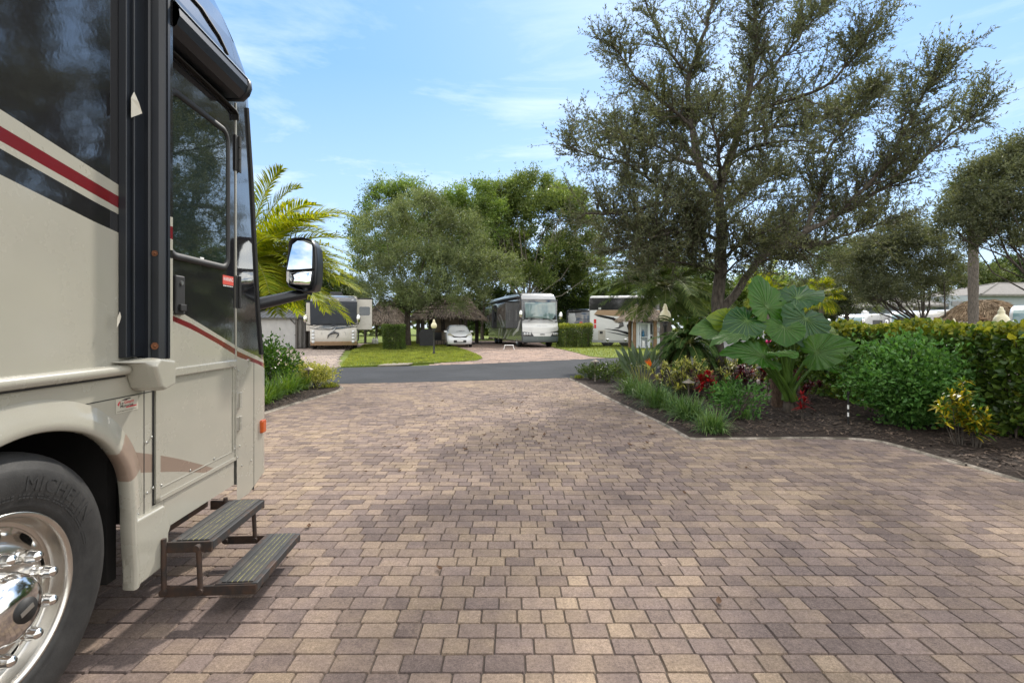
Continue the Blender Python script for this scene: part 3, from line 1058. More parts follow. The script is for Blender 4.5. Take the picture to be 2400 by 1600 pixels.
PC = [(0.126, 0.099, 0.092), (0.168, 0.129, 0.114), (0.208, 0.158, 0.129), (0.250, 0.190, 0.142), (0.290, 0.222, 0.155)]
m_paver = pavermat('mixed_concrete_pavers', PC)
m_paver_far = pavermat('pale_concrete_pavers', [tuple(x * 1.1 for x in (0.20, 0.17, 0.155)), (0.25, 0.205, 0.18), (0.29, 0.235, 0.20), (0.32, 0.26, 0.215), (0.36, 0.29, 0.235)])
m_joint = simple('joint_sand', (0.055, 0.045, 0.036), 0.95, 0, 0.35, 30, 0.3, 90)


def paver_field(name, poly, s, mat, ang=0.0, bev=0.0045, gap=0.0014, zt=0.0, keep=None):
    ca, sa = math.cos(ang), math.sin(ang)
    loc = [(x * ca + y * sa, -x * sa + y * ca) for x, y in poly]
    x0 = min(p[0] for p in loc) - 0.3; x1 = max(p[0] for p in loc) + 0.3
    y0 = min(p[1] for p in loc) - 0.3; y1 = max(p[1] for p in loc) + 0.3
    B = []
    r_ = random.Random(5)
    j = 0
    y = y0
    while y < y1:
        x = x0 - r_.random() * s * 1.5
        while x < x1:
            L = s * (1.54 if r_.random() < 0.5 else 1.03)
            B.append((x + gap, x + L - gap, y + gap, y + s - gap))
            x += L
        y += s
    B = np.array(B)
    cen = np.column_stack([(B[:, 0] + B[:, 1]) / 2, (B[:, 2] + B[:, 3]) / 2])
    k = inside(cen, loc)
    B = B[k]
    n = len(B)
    # each stone: octagonal top with clipped corners, chamfered down to the joint
    V = np.zeros((n, 16, 3))
    dz = nr.normal(0, 0.0011, n)
    tx, ty = nr.normal(0, 0.006, n), nr.normal(0, 0.008, n)
    cut = s * 0.048
    mx_, my_ = (B[:, 0] + B[:, 1]) / 2, (B[:, 2] + B[:, 3]) / 2
    hx_, hy_ = (B[:, 1] - B[:, 0]) / 2, (B[:, 3] - B[:, 2]) / 2
    k8 = [(-1, -1, 1, 0), (1, -1, -1, 0), (1, -1, 0, 1), (1, 1, 0, -1), (1, 1, -1, 0), (-1, 1, 1, 0), (-1, 1, 0, -1), (-1, -1, 0, 1)]
    for q, (ux, uy, cx_, cy_) in enumerate(k8):
        for lev, ins, cc in ((0, bev, cut), (8, 0.0, cut * 0.55)):
            jit = nr.normal(0, s * 0.007, n) if lev == 0 else 0
            V[:, lev + q, 0] = mx_ + ux * (hx_ - ins) + cx_ * (cc + jit)
            V[:, lev + q, 1] = my_ + uy * (hy_ - ins) + cy_ * (cc + jit)
            V[:, lev + q, 2] = zt - 0.011 if lev else zt + dz + (V[:, q, 0] - mx_) * tx + (V[:, q, 1] - my_) * ty
    X = V[:, :, 0] * ca - V[:, :, 1] * sa; Y = V[:, :, 0] * sa + V[:, :, 1] * ca
    V[:, :, 0] = X; V[:, :, 1] = Y
    fq = np.array([[0, 1, 2, 3], [0, 3, 4, 7], [4, 5, 6, 7]] + [[8 + q, 8 + (q + 1) % 8, (q + 1) % 8, q] for q in range(8)])
    Fq = (fq[None] + (np.arange(n) * 16)[:, None, None]).reshape(-1, 4)
    return tag(np_mesh(name, V.reshape(-1, 3), Fq, mat), kind='structure')


drive = [(-7.5, -4), (5.6, -4), (5.6, 6.8), (2.8, 6.8), (2.8, 13.0), (5.0, 15.7), (1.7, 14.3), (-4.65, 12.7), (-6.5, 12.3), (-4.8, 11.3), (-4.8, 7), (-7.5, 7)]
area_mesh('drive_bed', [(-8, -5), (8, -5), (8, 6.9), (3.2, 6.9), (3.2, 14.4), (1.7, 14.05), (-4.65, 12.5), (-8, 11.7)], -0.010, m_joint)
paver_field('driveway', drive, 0.116, m_paver)
# pads across the road
padL = [(-21, 14.8), (-12, 15.9), (-6.3, 17.5), (-6.3, 17.7), (-10.6, 31), (-11.5, 44), (-21, 44)]
padR = [(-3.2, 18.8), (-1.16, 19.6), (4.3, 23.1), (7.5, 25.4), (4.9, 26.3), (3.0, 34.5), (2.2, 52), (-9, 52), (-7.8, 36), (-4.3, 34.5), (-3.3, 29), (-1.9, 23.4)]
area_mesh('pad_base', padL, -0.008, m_joint)
area_mesh('pad_base', padR, -0.012, m_joint)
paver_field('parking_pad', padL, 0.24, m_paver_far, 0.30, 0.012, 0.008)
paver_field('parking_pad', padR, 0.24, pavermat('rosy_concrete_pavers', [(0.17, 0.135, 0.12), (0.23, 0.175, 0.15), (0.27, 0.20, 0.165), (0.31, 0.225, 0.18), (0.35, 0.26, 0.2)]), 0.24, 0.012, 0.008)

# lawns beyond the road
lawnL = [gp(799, 861), gp(826, 821), gp(840, 817)] + [(-12.0, 40), (-9, 52), (-7.2, 38.5)] + [gp(1054, 808.5), gp(1099, 824), gp(1124, 834), gp(1131, 840)] + [gp(1118, 845), gp(1060, 848.5), gp(961, 852.5), gp(893, 856)]
lawnR = [gp(1300, 815), gp(1345, 825), gp(1384, 835.6), gp(1430, 839.5), (10.4, 27.4), (18, 34.2), (28, 45), (30, 70), (2, 70), (2.6, 45)]
lawnX = [(-60, 8), (-40, 12.4), (-25, 14.0), (-21, 14.8), (-21, 70), (-60, 70)]
for nm, poly in (('lawn', lawnL), ('lawn', lawnR), ('lawn', lawnX)):
    area_mesh(nm, poly, 0.03, m_turf, 0.08)
m_gravel = simple('pale_gravel', (0.20, 0.175, 0.14), 0.95, 0, 0.5, 45, 0.9, 60)
area_mesh('gravel_verge', [gp(885, 858), gp(905, 853.5), gp(935, 851.5), gp(968, 852), gp(955, 855.5), gp(925, 857.0)], 0.034, m_gravel, 0.04)

m_blade = leafmat('lawn_blade', (0.10, 0.15, 0.018), (0.27, 0.28, 0.05), 0.4, 0.6, 0.45, 1.6)


def grass(name, poly, n, h, w, z, mat, zmin=0):
    P = sample_in(poly, n)
    a = nr.uniform(0, 2 * math.pi, n); L = h * nr.uniform(0.5, 1.25, n)
    lean = nr.uniform(0.1, 0.7, n)
    b = a + math.pi / 2
    V = np.zeros((n, 3, 3))
    V[:, 0] = np.column_stack([P[:, 0] + np.cos(b) * w, P[:, 1] + np.sin(b) * w, np.full(n, z)])
    V[:, 1] = np.column_stack([P[:, 0] - np.cos(b) * w, P[:, 1] - np.sin(b) * w, np.full(n, z)])
    V[:, 2] = np.column_stack([P[:, 0] + np.cos(a) * L * lean, P[:, 1] + np.sin(a) * L * lean, z + L])
    return tag(np_mesh(name, V.reshape(-1, 3), np.arange(n * 3).reshape(-1, 3), mat), kind='stuff')


tag(grass('grass', lawnL, 60000, 0.075, 0.012, 0.025, m_blade), 'short bright grass of the lawn island between the two parked coaches', 'grass')
tag(grass('grass', lawnR, 50000, 0.08, 0.016, 0.025, m_blade), 'short sunny grass beside the trimmed hedge and thatched shelter', 'grass')

# planting beds: mulch with a low cut edge
g = N('dark_mulch'); v = g.coord('Object')
a = g.noise(v, 26, 7, 0.75)
m_mulch = g.done(g.bsdf(g.mix(g.noise(v, 0.9, 3), g.ramp(a, [(0.35, (0.014, 0.011, 0.010)), (0.75, (0.06, 0.047, 0.04))]), g.ramp(a, [(0.35, (0.02, 0.014, 0.011)), (0.75, (0.085, 0.058, 0.044))])), 0.95, 0, g.bump(a, 1.0, 0.03), 0, 0.2))
g = N('edge_mortar'); v = g.coord('Object')
m_edge = g.done(g.bsdf(g.mix(g.ramp(g.noise(v, 3, 5, 0.6), [(0.42, 0), (0.6, 1)]), g.ramp(g.noise(v, 50, 4), [(0.3, (0.20, 0.17, 0.14)), (0.7, (0.32, 0.28, 0.23))]), (0.07, 0.06, 0.045)), 0.95, 0, g.bump(g.noise(v, 40, 4), 0.6, 0.01)))

edgeR = [(4.85, -4), (4.80, 4.65), (4.74, 5.16), (4.72, 5.76), (4.66, 6.2), (4.45, 6.38), (3.9, 6.45), (3.0, 6.42), (2.38, 6.40), (2.31, 6.55), (2.29, 7.07), (2.2, 8.0), (2.04, 9.45), (1.88, 11.2), (1.72, 13.1), (1.62, 13.9)]
eR = smooth_line(edgeR, 3)
bedR = eR + [(6, 15.75), (12, 19.1), (20, 24.8), (40, 30), (40, -4)]
edgeL = [(-4.22, 5.5), (-4.15, 8.3), (-4.08, 9.5), (-4.0, 10.3), (-3.95, 11.2), (-4.1, 11.9), (-4.4, 12.35)]
eL = smooth_line(edgeL, 3)
bedL = [(-40, 5.5)] + eL + [(-5.5, 12.2), (-12, 11.0), (-25, 9.6), (-40, 8.8)]


def bump_bed(name, poly, z, zoneX, zoneY):
    """mulch sheet: an outline filled with a jittered grid so the surface is uneven"""
    area_mesh(name, poly, z, m_mulch, 0.05)


bump_bed('mulch_bed', bedR, 0.022, None, None)
bump_bed('mulch_bed', bedL, 0.022, None, None)
for nm, e in (('bed_edging', eR), ('bed_edging', eL)):
    mb = MB()
    for i in range(len(e) - 1):
        a, b = Vector(e[i]), Vector(e[i + 1])
        d = (b - a).normalized(); n_ = Vector((-d.y, d.x))
    rings = []
    for i in range(len(e)):
        a, b = Vector(e[max(i - 1, 0)]), Vector(e[min(i + 1, len(e) - 1)])
        d = (b - a).normalized(); n_ = Vector((-d.y, d.x)); p = Vector(e[i])
        wv = 0.05 + 0.015 * math.sin(i * 1.9)
        q = [(-wv, -0.02), (-wv * 0.9, 0.004), (-wv * 0.3, 0.016), (wv * 0.5, 0.026), (wv * 0.9, 0.0)]
        rings.append([(p.x + n_.x * o, p.y + n_.y * o, z_) for o, z_ in q])
    mb.loft(rings, 0, closed=False)
    tag(mb.build(nm, m_edge), kind='structure')

# wood chips lying on the mulch
m_chip = leafmat('wood_chip', (0.016, 0.012, 0.010), (0.12, 0.085, 0.062), 0.0, 0.9, 0.4, 1.5)
m_chip.node_tree.nodes


def chips(poly, n, L, z, label):
    P = sample_in(poly, n)
    a = nr.uniform(0, math.pi, n); l = L * nr.uniform(0.4, 1.4, n); wd = l * nr.uniform(0.15, 0.4, n)
    zz = z + nr.uniform(0.0, 0.025, n); tl = nr.uniform(-0.35, 0.35, n)
    ca, sa = np.cos(a), np.sin(a)
    V = np.zeros((n, 4, 3))
    for q, (u, v_) in enumerate(((-1, -1), (1, -1), (1, 1), (-1, 1))):
        V[:, q, 0] = P[:, 0] + ca * l * u / 2 - sa * wd * v_ / 2
        V[:, q, 1] = P[:, 1] + sa * l * u / 2 + ca * wd * v_ / 2
        V[:, q, 2] = zz + tl * l * u / 2
    o = np_mesh('mulch_chips', V.reshape(-1, 3), np.arange(n * 4).reshape(-1, 4), m_chip)
    return tag(o, label, 'mulch', None, 'stuff')


chips([(4.9, 3.5), (4.78, 5.3), (4.7, 6.2), (4.4, 6.5), (2.5, 6.5), (2.35, 7.1), (2.1, 9.4), (1.95, 11), (4, 12), (8, 10), (8, 3.5)], 15000, 0.05, 0.024, 'dark wood chips strewn over the planting bed by the seagrape hedge')
chips([(-4.25, 7), (-4.12, 9.4), (-4.0, 11), (-5.5, 11.5), (-5.5, 7)], 3000, 0.05, 0.024, 'brown wood chips strewn over the narrow bed beside the motorhome')

# ================================================================== plants
def unit(a): return a / np.maximum(np.linalg.norm(a, axis=-1, keepdims=True), 1e-9)


def leaf_geo(P, D, L, W, shape='thin', curl=0.15):
    """P, D (n,3); L, W (n,). thin: 4-corner blade; round: six-corner leaf, folded along its midrib"""
    n = len(P)
    D = unit(D)
    rnd = nr.normal(size=(n, 3))
    Sd = unit(np.cross(D, rnd))
    Nn = np.cross(Sd, D)
    L = L[:, None]; W = W[:, None]
    if shape == 'thin':
        V = np.stack([P, P + D * L * 0.5 + Sd * W * 0.5, P + D * L - Nn * L * curl, P + D * L * 0.5 - Sd * W * 0.5], 1)
        fq = np.array([[0, 1, 2, 3]])
    else:
        lift = Nn * W * 0.16
        V = np.stack([P, P + D * L * 0.28 + Sd * W * 0.46 + lift, P + D * L * 0.72 + Sd * W * 0.40 + lift, P + D * L - Nn * L * curl,
                      P + D * L * 0.72 - Sd * W * 0.40 + lift, P + D * L * 0.28 - Sd * W * 0.46 + lift], 1)
        fq = np.array([[0, 1, 2, 3], [0, 3, 4, 5]])
    k = V.shape[1]
    Fq = (fq[None] + (np.arange(n) * k)[:, None, None]).reshape(-1, 4)
    return V.reshape(-1, 3), Fq


def leaf_obj(name, P, D, L, W, mat, parent=None, shape='thin', curl=0.15):
    V, Fq = leaf_geo(np.asarray(P, float), np.asarray(D, float), np.asarray(L, float), np.asarray(W, float), shape, curl)
    return np_mesh(name, V, Fq, mat, parent)


m_bark = barkmat('grey_oak_bark', (0.038, 0.032, 0.028), (0.115, 0.098, 0.082))
m_bark_pale = barkmat('pale_fig_bark', (0.13, 0.115, 0.095), (0.27, 0.24, 0.20))
m_bark_dark = barkmat('dark_trunk_bark', (0.045, 0.036, 0.03), (0.11, 0.09, 0.072))
m_palmtrunk = barkmat('palm_trunk_bark', (0.10, 0.088, 0.075), (0.22, 0.19, 0.16), 14)
m_oak = leafmat('live_oak_leaf', (0.060, 0.076, 0.042), (0.155, 0.168, 0.095), 0.38, 0.5, 0.3, 0.9, (1.25, 1.2, .55), .3)
m_oak2 = leafmat('grey_green_oak_leaf', (0.070, 0.102, 0.042), (0.175, 0.205, 0.09), 0.36, 0.45, 0.6, 0.45)
m_green = leafmat('bright_tree_leaf', (0.065, 0.12, 0.026), (0.17, 0.235, 0.05), 0.42, 0.45, 0.6, 0.4)
m_fig = leafmat('fig_leaf', (0.055, 0.095, 0.026), (0.165, 0.205, 0.055), 0.4, 0.4, 0.65, 0.35)
m_deep = leafmat('deep_green_leaf', (0.022, 0.045, 0.012), (0.075, 0.115, 0.025), 0.28, 0.4, 0.4, 0.6)
m_far = leafmat('far_tree_leaf', (0.05, 0.075, 0.025), (0.13, 0.16, 0.05), 0.35, 0.5, 0.45, 0.25)


# ---------------------------------------------------------------- the big oak, limb by limb
def V3(t): return np.array(at(*t))


def grow_oak(name, label, base_px, limbs, Y0, seed, density=1.95, leafL=0.078, twigL=(0.25, 0.6)):
    r_ = np.random.default_rng(seed)
    bx, by = gp(*base_px)
    root = thing(name, label, 'tree', (bx, by, 0.0))
    off = np.array([bx, by, 0.0])
    tb = MB(); tw = MB()
    LP, LD, LL, LW = [], [], [], []

    def resample(P, R_, step=0.25):
        P = np.array(P, float)
        d = np.r_[0, np.cumsum(np.linalg.norm(np.diff(P, axis=0), axis=1))]
        n = max(3, int(d[-1] / step) + 1)
        t_ = np.linspace(0, d[-1], n)
        Q = np.column_stack([np.interp(t_, d, P[:, k]) for k in range(3)])
        Q[1:-1] = 0.25 * Q[:-2] + 0.5 * Q[1:-1] + 0.25 * Q[2:]
        return Q, np.interp(t_, d, R_)

    def leaves_along(Q, per, L):
        n = len(Q)
        for i in range(n - 1):
            for _ in range(per):
                u = r_.random()
                p = Q[i] * (1 - u) + Q[i + 1] * u
                d = Q[i + 1] - Q[i]; d = d / (np.linalg.norm(d) + 1e-9)
                s = r_.normal(size=3); s -= d * s.dot(d); s /= np.linalg.norm(s) + 1e-9
                LP.append(p); LD.append(d * 0.75 + s * 0.75 + np.array([0, 0, 0.12]))
                l = L * r_.uniform(0.6, 1.2); LL.append(l); LW.append(l * r_.uniform(0.26, 0.38))

    def twig(p, d, length, rad):
        n = 5
        Q = [p]
        d = d / np.linalg.norm(d)
        for i in range(n):
            d = d + r_.normal(size=3) * 0.16 + np.array([0, 0, 0.07]); d /= np.linalg.norm(d)
            Q.append(Q[-1] + d * length / n)
        Q = np.array(Q)
        tw.tube(Q - off, np.linspace(rad, rad * 0.35, len(Q)), 3, 0, False)
        leaves_along(Q, 3, leafL)
        return Q

    for (pts, r0, r1, lv) in limbs:
        P = [V3((x, y, Y0 + dy)) for x, y, dy in pts]
        Q, rad = resample(P, np.linspace(r0, r1, len(P)))
        wob = r_.normal(size=Q.shape) * 0.015; wob[0] = 0; wob[-1] = 0
        Q = Q + wob
        tb.tube(Q - off, rad, 10 if r0 > 0.1 else 7, 0, True)
        if not lv: continue
        n = len(Q)
        ln = 0.25 * n
        for i in range(n):
            f = i / max(n - 1, 1)
            if f < lv: continue
            for _ in range(r_.poisson(1.75 * density)):
                d = Q[min(i + 1, n - 1)] - Q[max(i - 1, 0)]; d /= np.linalg.norm(d) + 1e-9
                s = r_.normal(size=3); s -= d * s.dot(d); s /= np.linalg.norm(s) + 1e-9
                dr = d * r_.uniform(0.3, 0.9) + s * 0.85 + np.array([0, 0, 0.28])
                L = r_.uniform(0.5, 1.25) * (1.1 - 0.45 * f)
                m_ = 6
                B = [Q[i]]
                dd = dr / np.linalg.norm(dr)
                for k in range(m_):
                    dd = dd + r_.normal(size=3) * 0.14 + np.array([0, 0, 0.06]); dd /= np.linalg.norm(dd)
                    B.append(B[-1] + dd * L / m_)
                B = np.array(B)
                tw.tube(B - off, np.linspace(min(0.02, rad[i] * 0.5), 0.004, len(B)), 4, 0, False)
                leaves_along(B[1:], 5, leafL)
                for k in range(1, m_ + 1):
                    for __ in range(2):
                        s2 = r_.normal(size=3); s2 /= np.linalg.norm(s2)
                        twig(B[k], dd * 0.7 + s2 * 0.8, r_.uniform(*twigL), 0.0045)
        for _ in range(3): twig(Q[-1], Q[-1] - Q[-2] + r_.normal(size=3) * .06, r_.uniform(.6, 1.1), 0.006)
    tr = tb.build('trunk', m_bark, root)
    tw.build('twigs', m_bark_dark, root)
    leaf_obj('crown', np.array(LP) - off, LD, LL, LW, m_oak, root)
    return root


limbs = [
    ([(1683, 912, 0), (1682, 880, 0), (1681, 840, 0), (1680, 770, 0), (1682, 700, 0), (1690, 640, 0), (1693, 570, 0), (1690, 500, 0), (1683, 455, 0)], 0.175, 0.12, 0),
    ([(1686, 735, 0), (1720, 690, -.1), (1745, 655, -.2), (1775, 610, -.3), (1830, 575, -.5), (1885, 545, -.7), (1960, 505, -.8), (2050, 455, -.9), (2130, 400, -.9), (2200, 340, -.9), (2290, 262, -1.0)], 0.105, 0.02, 0.42),
    ([(1685, 464, 0), (1641, 447, -.2), (1568, 474, -.6), (1494, 489, -1), (1430, 505, -1.2), (1375, 500, -1.4)], 0.075, 0.02, 0.15),
    ([(1683, 455, 0), (1665, 430, 0), (1636, 386, .1), (1624, 303, .2), (1612, 244, .3), (1612, 186, .3), (1626, 137, .2), (1656, 73, .1), (1670, 0, 0), (1680, -110, 0)], 0.105, 0.025, 0.2),
    ([(1612, 170, .3), (1587, 147, .1), (1553, 98, -.1), (1519, 25, -.3), (1500, -60, -.4)], 0.04, 0.015, 0.1),
    ([(1636, 386, .1), (1592, 376, .4), (1543, 342, .8), (1460, 313, 1.1), (1390, 280, 1.3)], 0.05, 0.015, 0.12),
    ([(1624, 303, .2), (1560, 240, -.2), (1490, 180, -.5), (1440, 110, -.7)], 0.045, 0.015, 0.12),
    ([(1684, 450, 0), (1705, 381, 0), (1731, 313, -.1), (1754, 220, -.2), (1768, 147, -.2), (1773, 73, -.2), (1765, 0, -.1), (1770, -110, 0)], 0.11, 0.025, 0.2),
    ([(1739, 274, -.1), (1778, 254, -.3), (1837, 240, -.5), (1935, 205, -.8), (2000, 140, -1), (2045, 60, -1.1)], 0.06, 0.015, 0.12),
    ([(1754, 220, -.2), (1820, 150, .3), (1880, 80, .6), (1940, 10, .9)], 0.05, 0.015, 0.1),
    ([(1731, 313, -.1), (1800, 300, .4), (1900, 290, .9), (1990, 262, 1.2), (2060, 225, 1.4)], 0.05, 0.015, 0.12),
    ([(1885, 545, -.7), (1925, 450, -.4), (1935, 367, -.2), (1975, 293, 0), (2040, 225, .2)], 0.055, 0.015, 0.1),
    ([(1960, 505, -.8), (2040, 430, -1.3), (2100, 345, -1.6), (2150, 250, -1.8), (2190, 165, -1.9)], 0.05, 0.012, 0.12),
    ([(1830, 575, -.5), (1880, 580, -.1), (1950, 560, .4), (2040, 535, .8), (2110, 500, 1.0)], 0.05, 0.015, 0.1),
    ([(1692, 600, 0), (1640, 590, .3), (1570, 565, .7), (1500, 550, 1), (1430, 555, 1.2)], 0.05, 0.015, 0.15),
    ([(1692, 570, 0), (1630, 535, -.6), (1560, 545, -1.2), (1480, 570, -1.6)], 0.05, 0.015, 0.15),
    ([(1692, 610, 0), (1725, 580, -.7), (1770, 550, -1.3), (1830, 530, -1.8)], 0.05, 0.015, 0.15),
    ([(1690, 500, 0), (1720, 470, .9), (1770, 430, 1.7), (1830, 400, 2.2)], 0.06, 0.015, 0.15),
    ([(1684, 450, 0), (1690, 400, -.9), (1680, 330, -1.6), (1660, 250, -2.1)], 0.06, 0.015, 0.15),
    ([(1705, 381, 0), (1750, 350, -.8), (1810, 330, -1.5), (1880, 330, -1.9)], 0.05, 0.015, 0.12),
    ([(1636, 386, .1), (1600, 330, 1.0), (1560, 290, 1.7), (1520, 230, 2.1)], 0.05, 0.015, 0.12),
    ([(1568, 474, -.6), (1520, 420, -.8), (1470, 380, -1), (1420, 370, -1.1), (1340, 345, -1.2)], 0.04, 0.012, 0.1),
    ([(1690, 520, 0), (1640, 500, 1.0), (1560, 440, 1.6), (1470, 430, 2.0)], 0.05, 0.012, 0.15),
    ([(1685, 640, 0), (1650, 620, -.4), (1600, 615, -.7), (1540, 610, -.9)], 0.035, 0.012, 0.2),
    ([(1775, 610, -.3), (1815, 605, .3), (1860, 610, .8)], 0.035, 0.012, 0.2),
    ([(1686, 660, 0), (1710, 630, -.5), (1735, 600, -.9), (1765, 585, -1.2)], 0.03, 0.010, 0.15),
    ([(1688, 645, 0), (1660, 600, -.5), (1645, 560, -.8), (1640, 510, -1.1)], 0.03, 0.010, 0.15),
    ([(1690, 560, 0), (1710, 520, -.6), (1735, 490, -1.0), (1770, 470, -1.3)], 0.035, 0.010, 0.15),
    ([(1568, 474, -.6), (1540, 520, -.8), (1500, 560, -1), (1440, 590, -1.1)], 0.03, 0.010, 0.1),
    ([(1750, 650, -.2), (1790, 580, .4), (1830, 540, .8), (1880, 500, 1.1)], 0.04, 0.010, 0.15),
]
oak = grow_oak('oak_tree', 'large live oak with forked trunk and airy dark crown rising out of the planting bed', (1683, 907), limbs, 12.0, 3)


# ---------------------------------------------------------------- other trees
def blob_tree(name, label, x, y, h0, blobs, nstr, leafL, mat, bark, trunk_r, fork_z, group=None, seed=1, asp=0.38, strand=(0.4, 0.9), per=11, limbs_n=14, lean=(0, 0), shape='thin', up=0.35, clump=True):
    """blobs: ellipsoids (dx, dy, z, rx, ry, rz) relative to the trunk foot; crown = sprays of leaves on strands inside them"""
    r_ = np.random.default_rng(seed)
    root = thing(name, label, 'tree', (x, y, 0), 0, group)
    tb = MB()
    top = Vector((lean[0], lean[1], fork_z))
    if trunk_r > 0:
        pth = [Vector((0, 0, -0.05)), Vector((0.02, 0, 0.15)), top * 0.35, top * 0.7, top]
        tb.tube(pth, [trunk_r * 1.45, trunk_r * 1.15, trunk_r, trunk_r * 0.95, trunk_r * 0.85], 10)
    vol = np.array([b[3] * b[4] * b[5] for b in blobs]) ** 0.75
    P, D, L = [], [], []
    cents = []
    for b, v in zip(blobs, vol / vol.sum()):
        k = max(3, int(nstr * v))
        d = unit(r_.normal(size=(k, 3))); d[:, 2] = np.where(d[:, 2] < -0.55, -d[:, 2], d[:, 2])
        rad = r_.uniform(0.35, 1.0, k) ** 0.55
        c = np.array(b[:3]) + d * rad[:, None] * np.array(b[3:6]) * r_.uniform(0.86, 1.06, k)[:, None]
        if clump:            # gather strands in clumps, so gaps open between them
            seeds = c[r_.integers(0, k, max(3, k // 22))]
            near = seeds[np.argmin(((c[:, None] - seeds[None]) ** 2).sum(2), 1)]
            c = c + (near - c) * 0.55
        cents.append((b, c))
        sd_ = unit(d + r_.normal(size=(k, 3)) * 0.7 + np.array([0, 0, up]))
        sl = r_.uniform(*strand, k) * np.where(r_.random(k) < .05, 1.6, 1.0)
        u = r_.uniform(0, 1, (k, per))
        pp = c[:, None] + sd_[:, None] * (sl[:, None] * u)[..., None] + r_.normal(size=(k, per, 3)) * leafL * 0.35
        dd = sd_[:, None] * 0.6 + r_.normal(size=(k, per, 3)) * 0.6 + np.array([0, 0, 0.1])
        P.append(pp.reshape(-1, 3)); D.append(dd.reshape(-1, 3))
    P = np.vstack(P); D = np.vstack(D)
    L = leafL * r_.uniform(0.6, 1.25, len(P))
    for k in range(limbs_n):
        b, c = cents[r_.integers(len(cents))] if k >= len(cents) else cents[k]
        e = c[r_.integers(len(c))]
        s = np.array(top) * r_.uniform(0.75, 1.0)
        m_ = np.array([s[0] + (e[0] - s[0]) * .58, s[1] + (e[1] - s[1]) * .58, s[2] + (e[2] - s[2]) * r_.uniform(.22, .5)]) + r_.normal(size=3) * 0.05 * np.linalg.norm(e - s)
        q = [s, s * 0.7 + m_ * 0.3, m_, m_ * 0.4 + e * 0.6 + r_.normal(size=3) * 0.1, e]
        r0 = trunk_r * r_.uniform(0.18, 0.38) if trunk_r > 0 else 0.05
        tb.tube(q, np.linspace(r0, r0 * 0.18, 5), 6)
        for _ in range(5):
            e2 = c[r_.integers(len(c))]
            if np.linalg.norm(e2 - e) < 3.2:
                tb.tube([q[3], (q[3] + e2) / 2 + r_.normal(size=3) * 0.12, e2], [r0 * 0.3, r0 * 0.2, r0 * 0.06], 4)
    tb.build('trunk', bark, root)
    leaf_obj('crown', P, D, L, L * asp, mat, root, shape)
    return root


def gx(px, Y): return (px - 1200) / F * Y
def hz_(py, Y): return H - (py - HZ) / F * Y


# oak across the road, ahead of the fig
Y = 38.0; s = Y / F
tx = gx(955, Y)
B = lambda px, py, rx, ry, dy=0.0, k=0.8: (gx(px, Y) - tx, dy, hz_(py, Y), rx * s, rx * s * k, ry * s)
blob_tree('oak_tree', 'broad grey-green oak on the lawn island, its crown hanging over the white car', tx, Y,
          0, [B(905, 560, 80, 75), B(990, 540, 90, 80, -1), B(1070, 570, 80, 80), B(1000, 640, 120, 55, -2), B(1110, 650, 85, 55, -1.5), B(890, 650, 60, 50, 1), B(1165, 655, 60, 48, -2), B(930, 705, 70, 32, -2.5), B(1010, 700, 80, 34, -3), B(1090, 700, 70, 30, -2.5), B(860, 690, 40, 40, 0), B(1040, 722, 75, 22, -3.5), B(905, 722, 45, 20, -1)],
          7600, 0.15, m_oak2, m_bark_dark, 0.24, 3.0, None, 21, 0.36, (0.5, 1.2), 14, 18)
Y = 46.0; s = Y / F
tx = gx(1010, Y)
blob_tree('leafy_tree', 'bright green tree with ragged top rising behind the grey-green oak', tx, Y,
          0, [B(850, 560, 35, 55), B(900, 480, 50, 42), B(950, 470, 45, 40), B(1000, 505, 50, 45), B(1050, 510, 55, 55), B(1090, 520, 50, 45), B(870, 620, 45, 50), B(1110, 560, 40, 60), B(980, 580, 90, 60), B(1050, 640, 80, 60), B(1115, 470, 45, 40), B(1145, 530, 40, 60)],
          7000, 0.22, m_green, m_bark_dark, 0.22, 4.0, None, 5, 0.42, (0.6, 1.5), 12, 12)
Y = 52.0; s = Y / F
tx = gx(1232, Y)
blob_tree('fig_tree', 'wide spreading fig with pale bare limbs showing under its high canopy', tx, Y,
          0, [B(1150, 500, 50, 60, 1), B(1180, 470, 60, 32), B(1250, 455, 70, 38), B(1330, 485, 55, 38), B(1200, 500, 60, 30, 2), B(1290, 510, 70, 30, -3), B(1370, 540, 45, 40), B(1160, 520, 40, 40), B(1385, 590, 40, 32), B(1330, 560, 40, 20, 3), B(1345, 640, 50, 40, 4), B(1250, 640, 70, 40, 6), B(1240, 665, 50, 26, -3), B(1310, 610, 40, 30, -2), B(1180, 600, 60, 40, 4), B(1200, 560, 40, 30, 3), B(1395, 640, 40, 50, 3)],
          9500, 0.24, m_fig, m_bark_pale, 0.30, 4.0, None, 8, 0.45, (0.6, 1.5), 13, 22)
